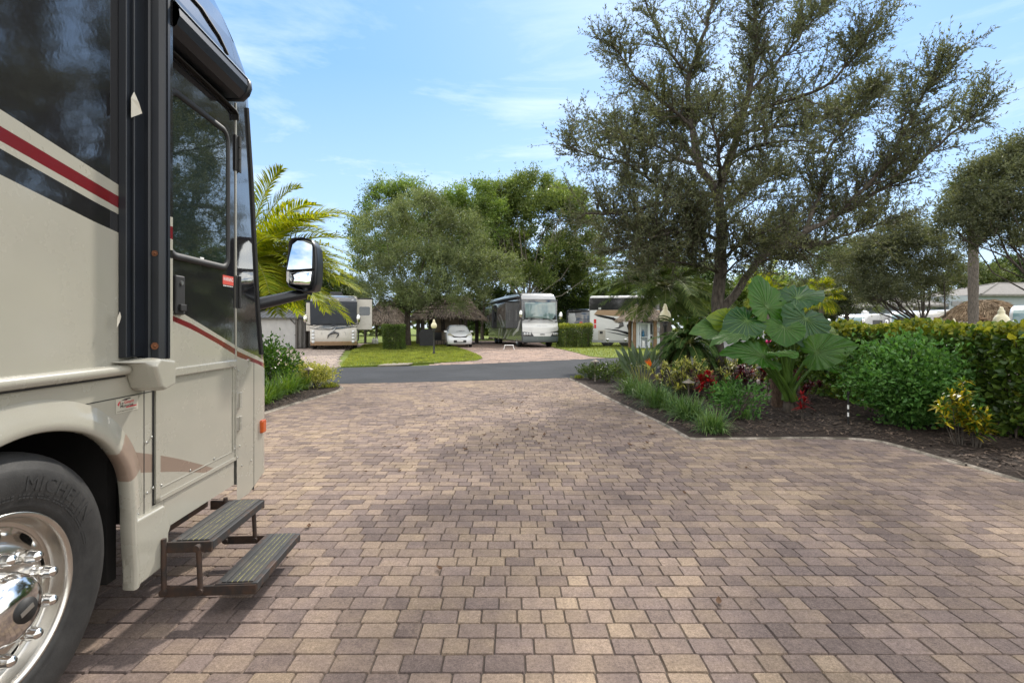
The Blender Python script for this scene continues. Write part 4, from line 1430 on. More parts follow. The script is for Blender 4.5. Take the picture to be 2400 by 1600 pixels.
# trees seen over the hedge to the right
Y = 23.0; s = Y / F
tx = gx(2170, Y)
blob_tree('oak_tree', 'dark rounded oak with short trunk standing beyond the hedge in front of the grey house', tx, Y,
          0, [B(2150, 600, 85, 55), B(2060, 610, 70, 55), B(2110, 560, 60, 45), B(2010, 640, 55, 45), B(2200, 650, 50, 45), B(2090, 670, 90, 30), B(2040, 695, 60, 28, -1), B(2120, 700, 50, 26, 1), B(2205, 690, 36, 34, .5)],
          5200, 0.11, m_oak, m_bark, 0.19, 1.7, None, 31, 0.36, (0.35, 0.8), 13, 16, (-0.15, 0))
Y = 17.0; s = Y / F
tx = gx(2440, Y)
blob_tree('oak_tree', 'tall oak half cut off by the picture edge, its branches reaching over the thatched roof', tx, Y,
          0, [B(2330, 430, 80, 55), B(2400, 400, 70, 70), B(2290, 500, 75, 45), B(2390, 520, 80, 55), B(2240, 540, 50, 40), B(2340, 570, 60, 35)],
          4000, 0.10, m_oak, m_bark, 0.17, 3.2, None, 33, 0.36, (0.3, 0.75), 13, 16)
Y = 30.0; s = Y / F
tx = gx(1985, Y)
blob_tree('oak_tree', 'thin-leaved grey oak behind the elephant ears', tx, Y,
          0, [B(1960, 640, 55, 50), B(1930, 610, 45, 40), B(2010, 610, 45, 45), B(1900, 690, 45, 35), B(1985, 690, 45, 35), B(1930, 715, 60, 25), B(2010, 715, 50, 22)],
          4200, 0.12, m_oak2, m_bark, 0.14, 2.2, None, 35, 0.36, (0.35, 0.8), 12, 10)
# backing trees
for k, (px, py, rx, ry, Y, mt, lab) in enumerate((
        (1240, 600, 110, 80, 60, m_deep, 'dark tree mass behind the bare limbs of the fig'),
        (1130, 570, 60, 70, 58, m_deep, 'dark leafy tree between the lawn oak and the fig'),
        (640, 690, 60, 60, 44, m_deep, 'dark bushy tree behind the grey gazebo roof'),
        (720, 690, 70, 55, 52, m_deep, 'leafy tree filling the gap between gazebo and coach'),
        (800, 700, 60, 50, 56, m_far, 'low spreading tree behind the coach with the tan band'),
        (1150, 720, 70, 45, 62, m_deep, 'dark tree under the fig behind the two-tone coach'),
        (1330, 700, 80, 60, 62, m_deep, 'dense dark tree right behind the trimmed square hedge'),
        (1420, 720, 70, 55, 60, m_green, 'sunlit yellow-green tree above the dark rear coach'),
        (1500, 690, 80, 65, 55, m_deep, 'dark tree behind the feathery palm'),
        (1620, 680, 80, 60, 40, m_deep, 'dark tree behind the pale lamp globe'),
        (1780, 700, 90, 55, 42, m_green, 'bright tree behind the forked oak trunk'),
        (1890, 715, 70, 45, 48, m_far, 'soft green tree beside the thatched peak'),
        (2290, 660, 80, 45, 70, m_far, 'rounded green tree behind the tiled roof'),
        (2390, 650, 70, 50, 74, m_deep, 'dark green tree above the tiled roof ridge'))):
    s = Y / F
    tx = gx(px, Y)
    blob_tree('background_tree', lab, tx, Y, 0, [B(px, py, rx, ry), B(px - rx * .5, py + 25, rx * .7, ry * .8), B(px + rx * .5, py + 20, rx * .7, ry * .8), B(px, py + 45, rx, ry * .6)],
    2400, 0.16 + 0.0022 * Y, mt, m_bark_dark, 0.2, 1.5, 'trees behind the coaches', 50 + k, 0.5, (0.5, 1.3), 10, 5)
# wood closing the far view
P = []; D = []
n = 26000
ang = nr.uniform(R(-62), R(62), n); dist = nr.uniform(84, 100, n)
hh = np.abs(nr.normal(0, 0.42, n)); top = 5.0 + 2.2 * np.sin(ang * 23) + 1.6 * np.sin(ang * 61 + 1)
P = np.column_stack([np.sin(ang) * dist, np.cos(ang) * dist, np.clip(1 - hh, 0, 1) * top])
o = leaf_obj('treeline', P, nr.normal(size=(n, 3)), nr.uniform(0.7, 1.6, n), nr.uniform(0.5, 0.9, n), m_far)
tag(o, 'distant belt of woodland closing the horizon behind the campsite', 'woodland', None, 'stuff')


# ---------------------------------------------------------------- palms
m_gold = leafmat('sunlit_palm_leaflet', (0.11, 0.19, 0.016), (0.38, 0.38, 0.03), 0.5, 0.6, 0.3, 0.9, (1.3, 1.2, 0.4), 0.15)
m_palm = leafmat('dark_palm_leaflet', (0.035, 0.080, 0.024), (0.10, 0.16, 0.045), 0.28, 0.7, 0.35, 0.7, (1.2, 1.2, .6), 0.04)
m_palm2 = leafmat('olive_palm_leaflet', (0.05, 0.085, 0.028), (0.15, 0.19, 0.055), 0.3, 0.7, 0.35, 0.7, (1.2, 1.2, .6), 0.06)
m_rachis = simple('palm_rachis', (0.20, 0.20, 0.06), 0.5, 0, 0.2, 9)


def frond(parent, p0, p1, bulge, ll, n, w, mat, droop=0.35, start=0.16, off=(0, 0, 0), seed=0):
    r_ = np.random.default_rng(seed)
    p0 = np.array(p0, float); p1 = np.array(p1, float)
    c = (p0 + p1) / 2 + np.array([0, 0, bulge])
    tt = np.linspace(0, 1, 12)
    Q = ((1 - tt) ** 2)[:, None] * p0 + (2 * tt * (1 - tt))[:, None] * c + (tt ** 2)[:, None] * p1
    off = np.array(off)
    mb = MB()
    mb.tube(Q - off, np.linspace(0.016, 0.003, 12), 5, 1, False)
    t_ = np.linspace(start, 0.995, n)
    Pn = ((1 - t_) ** 2)[:, None] * p0 + (2 * t_ * (1 - t_))[:, None] * c + (t_ ** 2)[:, None] * p1
    T = unit(2 * (1 - t_)[:, None] * (c - p0) + 2 * t_[:, None] * (p1 - c))
    upv = np.array([0, 0, 1.0])
    Sd = unit(np.cross(T, upv)); Nn = np.cross(Sd, T)
    prof = np.clip(np.sin(np.pi * (0.12 + 0.80 * t_)) ** 0.7, 0.25, 1)
    for sg in (-1, 1):
        d = unit(T * 0.75 + Sd * sg * 0.8 + Nn * 0.28 + r_.normal(size=T.shape) * 0.09)
        L = (ll * prof * r_.uniform(0.85, 1.12, n))[:, None]
        wv = np.cross(d, Nn); wv = unit(wv) * w
        down = np.array([0, 0, -1.0])
        m1 = Pn + d * L * 0.5 + down * L * droop * 0.12
        m2 = Pn + d * L * 0.95 + down * L * droop * 0.55
        V = np.stack([Pn - wv * 0.5, Pn + wv * 0.5, m1 + wv, m1 - wv, m2 + wv * 0.12, m2 - wv * 0.12], 1) - off
        for k in range(n):
            mb.add(V[k], [(0, 1, 2, 3), (3, 2, 4, 5)], 0)
    return mb.build('frond', [mat, m_rachis], parent)


def palm(name, label, x, y, cz, tips, bulge, ll, n, w, mat, trunk_r, seed=0, droop=0.4, lean=(0, 0), group=None, z0=0):
    root = thing(name, label, 'palm', (x, y, z0), 0, group)
    mb = MB()
    k = 12
    mb.tube([(lean[0] * (i / k) ** 2, lean[1] * (i / k) ** 2, (cz - z0) * i / k) for i in range(k + 1)], [trunk_r * (1.12 if i % 2 else 0.96) for i in range(k + 1)], 12)
    mb.build('trunk', m_palmtrunk, root)
    c = np.array([x + lean[0], y + lean[1], cz])
    for i, tp in enumerate(tips):
        b_ = bulge * (0.7 + 0.6 * random.Random(i + seed).random())
        frond(root, c, tp, b_, ll, n, w, mat, droop, 0.16, (x, y, z0), seed * 100 + i)
    return root


def ring_tips(c, rad, n, z_lo, z_hi, seed, a0=0, a1=360):
    r_ = random.Random(seed)
    out = []
    for k in range(n):
        a = R(a0 + (a1 - a0) * (k + r_.random() * 0.8) / n)
        u = r_.random()
        rr_ = rad * (0.75 + 0.35 * r_.random())
        zz = z_lo + (z_hi - z_lo) * u
        rr_ *= math.sqrt(max(0.15, 1 - 0.5 * max(0, zz / rad) ** 2))
        out.append((c[0] + rr_ * math.cos(a), c[1] + rr_ * math.sin(a), c[2] + zz))
    return out


Y = 10.2
c = at(565, 640, Y)
tips = ring_tips(c, 2.2, 26, -1.0, 1.5, 78, -75, 105) + [at(700, 440, Y + .4), at(740, 480, Y - .3), at(800, 720, Y + .2), at(815, 560, Y + .3), at(760, 540, Y - 1.3), at(790, 620, Y + 1.2), at(660, 398, Y), at(792, 508, Y - .6), at(778, 556, Y + .7), at(822, 600, Y - 1.0), at(846, 682, Y - .4), at(836, 640, Y + .5), at(768, 726, Y - .5), at(742, 700, Y - 1.2), at(690, 470, Y + .9), at(700, 720, Y + .8),
        at(650, 735, Y - .9), at(640, 690, Y + 1.3), at(720, 640, Y - 1.6), at(760, 590, Y + 1.5), at(500, 430, Y), at(400, 560, Y + .5), at(420, 700, Y - .5), at(560, 420, Y + 1.2)]
palm('date_palm', 'golden-green feather palm arching out from behind the motorhome and its mirror', c[0], c[1], c[2], tips, 0.75, 0.52, 70, 0.015, m_gold, 0.14, 3, 0.35)
Y = 17.5
c = at(1560, 672, Y)
tips = [at(*q) for q in ((1392, 605, 17), (1376, 650, 17.5), (1385, 690, 16.6), (1412, 712, 17), (1455, 735, 16.2), (1505, 748, 16), (1590, 752, 16), (1650, 742, 16.5), (1715, 690, 17), (1480, 570, 18), (1545, 545, 18), (1620, 560, 17.5), (1380, 625, 18.5),
                         (1440, 590, 16.3), (1690, 620, 16.5), (1430, 660, 15.4), (1490, 690, 15.0), (1560, 715, 15.0), (1620, 690, 15.2), (1520, 640, 15.2), (1600, 630, 19.5), (1460, 640, 19.5))]
tips += ring_tips(c, 2.5, 26, -1.3, 1.3, 77)
palm('date_palm', 'broad dark feather palm behind the pale lamp globe, fronds spreading over the thatched shelter', c[0], c[1], c[2], tips, 0.55, 0.60, 66, 0.017, m_palm2, 0.2, 4, 0.6)
Y = 19.0
c = at(1798, 690, Y)
tips = [at(*q) for q in ((1738, 622, 19), (1768, 602, 19.4), (1822, 604, 18.6), (1862, 640, 19), (1872, 690, 18.5), (1722, 672, 19), (1850, 720, 19.5), (1750, 720, 18.2), (1800, 640, 18), (1840, 665, 17.8))]
palm('date_palm', 'small sunlit yellow-green palm glowing behind the top of the elephant ears', c[0], c[1], c[2], tips, 0.45, 0.42, 48, 0.012, m_gold, 0.12, 5, 0.4)
x, y = gp(1606, 930)
x, y = 4.15, 11.7
c = (x, y, 1.05)
palm('pygmy_palm', 'low fine-leaved dark palm arching beside the oak trunk', x, y, 1.0, ring_tips(c, 0.92, 52, -0.75, 0.65, 9), 0.42, 0.22, 70, 0.010, m_palm, 0.06, 6, 0.5)


def fan_palm(name, label, x, y, cz, rad, n, mat, trunk_r, seed, lean=(0, 0)):
    r_ = random.Random(seed)
    root = thing(name, label, 'palm', (x, y, 0))
    mb = MB(); k = 16
    mb.tube([(lean[0] * (i / k), 0, cz * i / k) for i in range(k + 1)], [trunk_r * (1.06 if i % 2 else 0.97) for i in range(k + 1)], 14)
    mb.build('trunk', m_palmtrunk, root)
    c = Vector((lean[0], 0, cz))
    for i in range(n):
        a = 2 * math.pi * (i * 0.382 + r_.random() * 0.05); el = R(75 - 125 * (i / n)) + r_.gauss(0, 0.12)
        d = Vector((math.cos(a) * math.cos(el), math.sin(a) * math.cos(el), math.sin(el)))
        e = c + d * rad * 0.55
        mb = MB()
        mb.tube([c, c + d * rad * 0.3 + Vector((0, 0, 0.03)), e], [0.018, 0.014, 0.01], 4, 1, False)
        sd = d.cross(Vector((0, 0, 1)))
        sd = sd.normalized() if sd.length > 0.05 else Vector((1, 0, 0))
        nn = sd.cross(d)
        for q in range(26):
            u = R(-115 + 230 * q / 25)
            ld = (d * math.cos(u) + sd * math.sin(u)).normalized()
            L = rad * 0.5 * (1 - 0.25 * abs(u) / 2)
            wv = nn.cross(ld).normalized() * 0.025
            m1 = e + ld * L * 0.5 + nn * 0.02 * (1 if q % 2 else -1); m2 = e + ld * L + Vector((0, 0, -L * 0.35))
            mb.add([e - wv * 0.3, e + wv * 0.3, m1 + wv, m1 - wv, m2 + wv * 0.15, m2 - wv * 0.15], [(0, 1, 2, 3), (3, 2, 4, 5)], 0)
        mb.build('frond', [mat, m_rachis], root)
    return root


Y = 20.0
fan_palm('cabbage_palm', 'tall cabbage palm with smooth grey trunk in front of the grey house', gx(2281, Y), Y, hz_(455, Y), 1.25, 30, m_palm2, 0.165, 2, (0.0, 0))
Y = 24.0
fan_palm('fan_palm', 'small bright fan palm between the elephant ears and the far coaches', gx(1925, Y), Y, hz_(690, Y), 1.1, 24, m_gold, 0.1, 6)


# ---------------------------------------------------------------- bed plants
def blades(name, label, x, y, n, L, w, mat, cat='ornamental grass', group=None, upright=0.5, seed=0, z=0.02, spread=0.07):
    r_ = np.random.default_rng(seed)
    a = r_.uniform(0, 2 * np.pi, n); l = L * r_.uniform(0.6, 1.15, n)
    b = np.column_stack([r_.normal(0, spread, n), r_.normal(0, spread, n), np.zeros(n)])
    out = np.column_stack([np.cos(a), np.sin(a), np.zeros(n)])
    tl = r_.uniform(0.15, 1.0, n) * (1 - upright) * 1.6
    pts = []
    for u in (0, 0.35, 0.7, 1.0):
        th_ = tl * (0.4 + 1.5 * u)
        if u == 0: p = b
        else: p = pts[-1] + (out * np.sin(th_)[:, None] + np.array([0, 0, 1]) * np.cos(th_)[:, None]) * (l * (0.35 if u < 1 else 0.3))[:, None]
        pts.append(p)
    sd = np.column_stack([-np.sin(a), np.cos(a), np.zeros(n)]) * w
    V = np.stack([pts[0] - sd * .6, pts[0] + sd * .6, pts[1] + sd, pts[1] - sd, pts[2] + sd * .8, pts[2] - sd * .8, pts[3] + sd * .1, pts[3] - sd * .1], 1)
    fq = np.array([[0, 1, 2, 3], [3, 2, 4, 5], [5, 4, 6, 7]])
    Fq = (fq[None] + (np.arange(n) * 8)[:, None, None]).reshape(-1, 4)
    o = np_mesh(name, V.reshape(-1, 3), Fq, mat, None, None, False, (x, y, z))
    return tag(o, label, cat, group)


m_lir = leafmat('border_grass_blade', (0.04, 0.115, 0.024), (0.18, 0.27, 0.09), 0.3, 0.35, 0.2, 2)
m_lirb = leafmat('sunny_grass_blade', (0.07, 0.16, 0.02), (0.17, 0.26, 0.04), 0.4, 0.4, 0.2, 2)
GR = 'border grass clumps along the planting bed'
for k, (px, py, lab, n, L) in enumerate(((1486, 924, 'pale-tipped border grass clump at the foot of the bird of paradise', 330, .42), (1520, 936, 'border grass clump behind the two largest clumps of the row', 300, .40),
                                      (1553, 956, 'broad border grass clump in front of the yellow-striped bush', 380, .44), (1592, 966, 'small border grass clump between two larger ones beside the path light', 260, .34),
                                      (1628, 984, 'dark border grass clump in front of the red cordyline', 420, .40), (1683, 1014, 'last border grass clump standing alone by the bed corner', 380, .33))):
    x, y = gp(px, py)
    blades('border_grass', lab, x - .10, y - .04, n, L * 1.12, 0.0055, m_lir, 'ornamental grass', GR, 0.28, 70 + k)
for k, (px, py, lab, n, L) in enumerate(((655, 938, 'lowest bright grass clump beside the motorhome front', 200, .50), (690, 925, 'middle bright grass clump in front of the yellow bush', 240, .55), (722, 915, 'bright grass clump tucked under the yellow bush', 170, .46),
                                      (632, 950, 'bright grass clump half hidden by the motorhome front', 180, .46))):
    x, y = gp(px, py)
    blades('border_grass', lab, x - 0.15, y, n, L, 0.008, m_lirb, 'ornamental grass', 'sunny grass clumps beside the motorhome', 0.32, 80 + k)


def shrub(name, label, x, y, rx, ry, h, n, L, asp, mat, cat='shrub', group=None, seed=0, shape='round', z0=0.12, stems=9, mat2=None, p2=0.0, shell=0.5, flat=1.0):
    r_ = np.random.default_rng(seed)
    root = thing(name, label, cat, (x, y, 0), 0, group)
    mb = MB()
    for k in range(stems):
        a = r_.uniform(0, 6.28); e = np.array([math.cos(a) * rx * 0.6, math.sin(a) * ry * 0.6, h * r_.uniform(0.6, 0.9)])
        mb.tube([(r_.normal(0, .03), r_.normal(0, .03), 0.0), e * np.array([.35, .35, .45]), e], [0.012, 0.009, 0.004], 5)
    mb.build('stem', m_bark_dark, root)
    m = max(6, n // 22)
    d = unit(r_.normal(size=(m, 3)))
    rad = r_.uniform(shell, 1.0, m)
    c = d * rad[:, None] * np.array([rx, ry, (h - z0) / 2]) * (1 + 0.10 * r_.normal(size=m))[:, None] + np.array([0, 0, z0 + (h - z0) / 2])
    idx = r_.integers(0, m, n)
    out = unit(c - np.array([0, 0, h * 0.25]))
    P = c[idx] + r_.normal(size=(n, 3)) * L * 1.1
    P[:, 2] = np.maximum(P[:, 2], 0.05)
    D = out[idx] * 0.7 + r_.normal(size=(n, 3)) * 0.6
    l = L * r_.uniform(0.6, 1.2, n)
    V, Fq = leaf_geo(P, D, l, l * asp, shape, 0.2)
    mi = None
    mats = [mat]
    if mat2 is not None:
        mats.append(mat2)
        per = len(Fq) // n
        mi = np.repeat((r_.random(n) < p2).astype(int), per)
    np_mesh('foliage', V, Fq, mats, root, mi)
    return root


m_mint = leafmat('soft_green_leaf', (0.05, 0.145, 0.028), (0.125, 0.255, 0.06), 0.35, 0.4, 0.3, 2.5)
m_glossy = leafmat('glossy_green_leaf', (0.025, 0.075, 0.012), (0.10, 0.20, 0.025), 0.35, 0.28, 0.3, 2.5)
m_yel = leafmat('yellow_striped_leaf', (0.26, 0.29, 0.06), (0.58, 0.55, 0.17), 0.35, 0.4, 0.25, 4)
m_yel2 = leafmat('golden_leaf', (0.30, 0.25, 0.015), (0.55, 0.44, 0.03), 0.4, 0.4, 0.25, 4)
m_red = leafmat('red_cordyline_leaf', (0.16, 0.008, 0.012), (0.42, 0.02, 0.02), 0.35, 0.35, 0.3, 5, (1.2, 0.7, 0.7))
m_maroon = leafmat('maroon_leaf', (0.045, 0.010, 0.018), (0.13, 0.03, 0.035), 0.25, 0.35, 0.3, 4, (1.2, 0.7, 0.7))
m_hedge = leafmat('hedge_leaf', (0.03, 0.06, 0.012), (0.11, 0.16, 0.03), 0.3, 0.35, 0.35, 1.2)
m_sea = leafmat('seagrape_leaf', (0.034, 0.078, 0.018), (0.14, 0.215, 0.036), 0.35, 0.3, 0.35, 1.8)
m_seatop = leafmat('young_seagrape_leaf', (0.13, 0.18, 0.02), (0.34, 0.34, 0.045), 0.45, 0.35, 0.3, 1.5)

# left bed
x, y = gp(648, 915)
shrub('broadleaf_shrub', 'glossy dark green shrub rising beside the front of the motorhome', x - 0.25, y + 0.4, 0.6, 0.5, 1.10, 1900, 0.11, 0.45, m_glossy, seed=1)
x, y = gp(742, 912)
shrub('variegated_shrub', 'rounded yellow shrub at the tip of the narrow bed', x - 0.12, y + 0.25, 0.42, 0.42, 0.54, 2600, 0.055, 0.4, m_yel, seed=2, mat2=m_hedge, p2=0.1)
x, y = gp(700, 905)
shrub('variegated_shrub', 'yellow shrub behind the bright grass with a path light in it', x - 0.2, y + 0.35, 0.58, 0.4, 0.52, 2800, 0.055, 0.4, m_yel, seed=3, mat2=m_hedge, p2=0.12)
blades('turf_tuft', 'low green tuft at the point of the narrow bed', *gp(775, 909), 260, 0.12, 0.006, m_blade, 'ornamental grass', None, 0.6, 5, 0.03, 0.09)
# right bed: row of clipped shrubs by the road
for k, (px, py, r_, h, lab) in enumerate(((1372, 890, .33, .42, 'smallest clipped green shrub at the road end of the bed'), (1410, 897, .36, .52, 'dark clipped green shrub second from the road'),
                                         (1452, 908, .42, .66, 'taller clipped green shrub before the bird of paradise'))):
    x, y = gp(px, py)
    shrub('boxwood_shrub', lab, x + 0.15, y, r_, r_, h, 1100, 0.055, 0.45, m_hedge, 'shrub', 'clipped shrubs by the road', 20 + k)
blades('turf_tuft', 'thin grass at the far tip of the bed by the road', *gp(1356, 888), 200, 0.10, 0.006, m_blade, 'ornamental grass', None, 0.6, 6, 0.03, 0.06)
# bird of paradise
x, y = gp(1505, 922)
bop = thing('bird_of_paradise', 'upright grey-green bird of paradise with one orange flower', 'plant', (x, y, 0))
for k in range(30):
    r_ = random.Random(k * 3 + 1)
    a = r_.uniform(0, 6.28); tl = r_.uniform(0.08, 0.62); h = r_.uniform(0.75, 1.25)
    o_ = Vector((math.cos(a), math.sin(a), 0))
    e = o_ * math.sin(tl) * h * 0.6 + Vector((0, 0, math.cos(tl) * h * 0.6))
    mb = MB()
    mb.tube([o_ * 0.03, e * 0.5, e], [0.010, 0.008, 0.006], 5, 1, False)
    d = (e.normalized() + o_ * 0.12).normalized(); s_ = d.cross(Vector((r_.gauss(0, 1), r_.gauss(0, 1), 0.2))).normalized(); nn = s_.cross(d)
    L = r_.uniform(0.38, 0.5); w_ = 0.055
    st = []
    for u, ww in ((0, .15), (.2, .8), (.45, 1), (.7, .75), (.9, .3), (1, .03)):
        c_ = e + d * L * u + nn * (-0.06 * u * u)
        st.append([c_ + s_ * w_ * ww + nn * 0.015 * ww, c_, c_ - s_ * w_ * ww + nn * 0.015 * ww])
    mb.loft(st, 0, closed=False, smooth=False)
    mb.build('leaf', [leafmat('grey_green_strap_leaf', (0.045, 0.075, 0.045), (0.10, 0.14, 0.08), 0.2, 0.35, 0.2, 3) if k == 0 else bpy.data.materials['grey_green_strap_leaf'], m_rachis], bop)
mb = MB()
fz_ = 0.62
mb.tube([(0.02, -0.1, 0), (0.05, -0.35, 0.35), (0.07, -0.42, fz_)], 0.007, 5, 1, False)
for k in range(4):
    mb.add([(0.07, -0.42, fz_), (0.05 - 0.02 * k, -0.45, fz_ + 0.06), (0.02 - 0.035 * k, -0.47, fz_ + 0.20 - 0.02 * k), (0.085 - 0.02 * k, -0.44, fz_ + 0.07)], [(0, 1, 2, 3)], 0)
mb.build('flower', [simple('orange_petal', (0.75, 0.16, 0.015), 0.5), m_rachis], bop)


# rosettes of strap leaves: cordylines, crotons, yellow dracaenas
def rosette(name, label, x, y, heads, n, L, w, mat, cat='plant', group=None, seed=0, stem_mat=None, mat2=None, p2=0, run=0.0, sr=1.0):
    r_ = random.Random(seed)
    root = thing(name, label, cat, (x, y, 0), 0, group)
    sm = MB(); lf = MB()
    for (dx, dy, hz) in heads:
        sm.tube([(dx * 0.3, dy * 0.3, 0), (dx * 0.7, dy * 0.7, hz * 0.5), (dx, dy, hz)], [0.012 * sr, 0.010 * sr, 0.008 * sr], 6)
        for k in range(n):
            a = 2 * math.pi * (k * 0.382) + r_.uniform(-.2, .2); el = R(r_.uniform(-15, 80))
            z_ = hz - 0.5 * L * r_.random(); fx = 1.0
            if run:
                f_ = r_.random() ** 1.3 * run; z_ = hz * (1 - f_); fx = 1 - f_ * .6
            d = Vector((math.cos(a) * math.cos(el), math.sin(a) * math.cos(el), math.sin(el)))
            s_ = d.cross(Vector((0, 0, 1)))
            s_ = s_.normalized() if s_.length > 0.05 else Vector((1, 0, 0))
            l = L * r_.uniform(.65, 1.15)
            st = []
            for u, ww in ((0, .4), (.3, 1), (.65, .8), (1, .06)):
                c_ = Vector((dx * fx, dy * fx, z_)) + d * l * u + Vector((0, 0, -0.3 * l * u * u))
                st.append([c_ + s_ * w * ww, c_ - s_ * w * ww])
            lf.loft(st, 1 if (mat2 is not None and r_.random() < p2) else 0, closed=False, smooth=False)
    sm.build('stem', stem_mat or m_bark, root)
    lf.build('foliage', [mat] + ([mat2] if mat2 is not None else []), root)
    return root


def heads(n, rad, h0, h1, seed):
    r_ = random.Random(seed)
    return [(r_.gauss(0, rad), r_.gauss(0, rad), r_.uniform(h0, h1)) for _ in range(n)]


rosette('striped_dracaena', 'bushy yellow-striped dracaena left of the oak trunk', *gp(1606, 928), heads(80, .28, .2, .78, 1), 26, .15, .011, m_yel, 'shrub', None, 1, None, m_hedge, .2)
rosette('striped_dracaena', 'yellow-striped dracaena right behind the oak trunk', *gp(1728, 908), heads(80, .38, .2, .85, 2), 26, .17, .012, m_yel, 'shrub', None, 2, None, m_hedge, .25)
rosette('red_cordyline', 'bright red cordyline in front of the oak trunk', *gp(1656, 938), [(0, 0, .52), (.12, -.08, .36), (-.1, .05, .44), (.05, .1, .40), (.17, -.12, .24), (-.12, -.1, .30), (.1, .12, .52), (-.05, -.15, .48)], 40, .18, .021, m_red, 'plant', None, 3)
rosette('red_cordyline', 'thin red cordyline beside the elephant ear base', *gp(1880, 985), [(0, 0, .42), (.05, .03, .30), (-.03, -.02, .24)], 22, .15, .013, m_red, 'plant', None, 4)
for k, (px, py, lab) in enumerate(((1570, 905, 'maroon cordyline left of the low palm'), (1620, 902, 'dark red cordyline under the low palm'), (1668, 896, 'maroon cordyline hard against the oak trunk'), (1765, 930, 'maroon croton beneath the elephant ears'), (1905, 948, 'small rust-red croton behind the path riser'), (1796, 915, 'dark maroon croton under the lowest elephant ear leaf'))):
    x, y = gp(px, py)
    rosette('maroon_cordyline', lab, x, y + .3, heads(7, .13, .25, .62, 30 + k), 20, .2, .018, m_maroon, 'plant', 'maroon foliage plants in the bed', 40 + k, None, m_red, .22)
x, y = gp(1727, 984)
shrub('lacy_shrub', 'low bright green shrub with cut leaves in front of the oak', x, y, .38, .33, .55, 900, 0.075, 0.4, m_mint, seed=9, z0=0.14)
blades('border_grass', 'sparse strap leaves beside the low lacy shrub', *gp(1750, 985), 40, .25, .010, m_lir, 'ornamental grass', None, .5, 91)
# soft green bush in front of the hedge
x, y = 5.72, 7.2
shrub('soft_green_bush', 'big soft green bush with small leaves at the hedge foot', x, y, 0.74, 0.74, 1.28, 11000, 0.072, 0.62, m_mint, seed=12, z0=0.05, stems=16, shell=0.35)
mb = MB()
for k in range(16):
    r_ = random.Random(k + 90)
    a = r_.uniform(0, 6.28)
# yellow crotons by the drive edge
for k, (px, py, hs, lab) in enumerate(((2253, 1046, [(0.02, 0, .80), (-.10, .03, .66), (.10, .06, .70), (-.28, -.02, .50), (-.18, .05, .56), (.03, .1, .62), (0.0, -.04, .50)], 'taller yellow and green croton by the drive edge'),
                                      (2287, 1051, [(.05, 0, .46), (-.08, .02, .40), (.16, .03, .42), (.0, .08, .50), (-.04, -.05, .34), (.1, -.05, .36)], 'shorter yellow and green croton by the drive edge'))):
    rosette('yellow_croton', lab, *gp(px, py), hs, 52, .13, .013, m_yel2, 'plant', 'yellow crotons by the drive', 60 + k, m_bark, m_glossy, .38, .55, .55)
rosette('pink_dracaena', 'spiky pink-edged dracaena cut off at the picture edge', *gp(2420, 1030), [(0, 0, .50), (.1, .1, .35)], 36, .45, .010, leafmat('pink_edged_leaf', (0.22, 0.10, 0.09), (0.40, 0.22, 0.16), 0.3, 0.4), 'plant', None, 77)


# ---------------------------------------------------------------- hedges
def hedge(name, label, x0, x1, y0, y1, h, n, L, asp, mat, mtop, seed, shape='round', rz=0.0, topband=0.2, bulge=0.06):
    r_ = np.random.default_rng(seed)
    cx, cy = (x0 + x1) / 2, (y0 + y1) / 2
    root = thing(name, label, 'hedge', (cx, cy, 0), rz)
    hx, hy = (x1 - x0) / 2, (y1 - y0) / 2
    mb = MB()
    for k in range(int(14 + hx * hy * 10)):
        px, py = r_.uniform(-hx * .8, hx * .8), r_.uniform(-hy * .9, hy * .9)
        for q in range(3):
            mb.tube([(px, py, 0), (px + r_.normal(0, .08), py + r_.normal(0, .08), h * .45), (px + r_.normal(0, .2), py + r_.normal(0, .2), h * .9)], [.013, .010, .005], 4)
    mb.build('stem', m_bark_dark, root)
    areas = np.array([2 * hx * 2 * hy, 2 * hy * h, 2 * hy * h, 2 * hx * h, 2 * hx * h, 2 * hx * hy * 1.2])
    f = r_.choice(6, n, p=areas / areas.sum())
    u, v_ = r_.uniform(-1, 1, n), r_.uniform(0.03, 1, n)
    dep = np.abs(r_.normal(0, 0.11, n))
    P = np.zeros((n, 3)); Nn = np.zeros((n, 3))
    for k in range(6):
        m_ = f == k
        if k == 0: P[m_] = np.column_stack([u[m_] * hx, r_.uniform(-1, 1, m_.sum()) * hy, h - dep[m_]]); Nn[m_] = (0, 0, 1)
        elif k == 5: P[m_] = np.column_stack([u[m_] * hx, r_.uniform(-1, 1, m_.sum()) * hy, h * v_[m_]]); Nn[m_] = r_.normal(size=(m_.sum(), 3))
        elif k in (1, 2):
            sg = 1 if k == 1 else -1
            P[m_] = np.column_stack([sg * (hx - dep[m_]), u[m_] * hy, h * v_[m_]]); Nn[m_] = (sg, 0, .2)
        else:
            sg = 1 if k == 3 else -1
            P[m_] = np.column_stack([u[m_] * hx, sg * (hy - dep[m_]), h * v_[m_]]); Nn[m_] = (0, sg, .2)
    lump = bulge * (np.sin(P[:, 0] * 4.1 + P[:, 2] * 3) + np.sin(P[:, 1] * 3.3 + 1 + P[:, 2] * 2.1))
    P = P + unit(Nn) * lump[:, None]
    D = unit(Nn) * 0.55 + r_.normal(size=(n, 3)) * 0.6 + np.array([0, 0, .15])
    l = L * r_.uniform(0.6, 1.2, n)
    V, Fq = leaf_geo(P, D, l, l * asp, shape, 0.15)
    per = len(Fq) // n
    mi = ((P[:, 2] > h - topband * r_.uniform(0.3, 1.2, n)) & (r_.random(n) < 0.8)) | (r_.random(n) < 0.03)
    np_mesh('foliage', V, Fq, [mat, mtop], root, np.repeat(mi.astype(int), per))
    return root


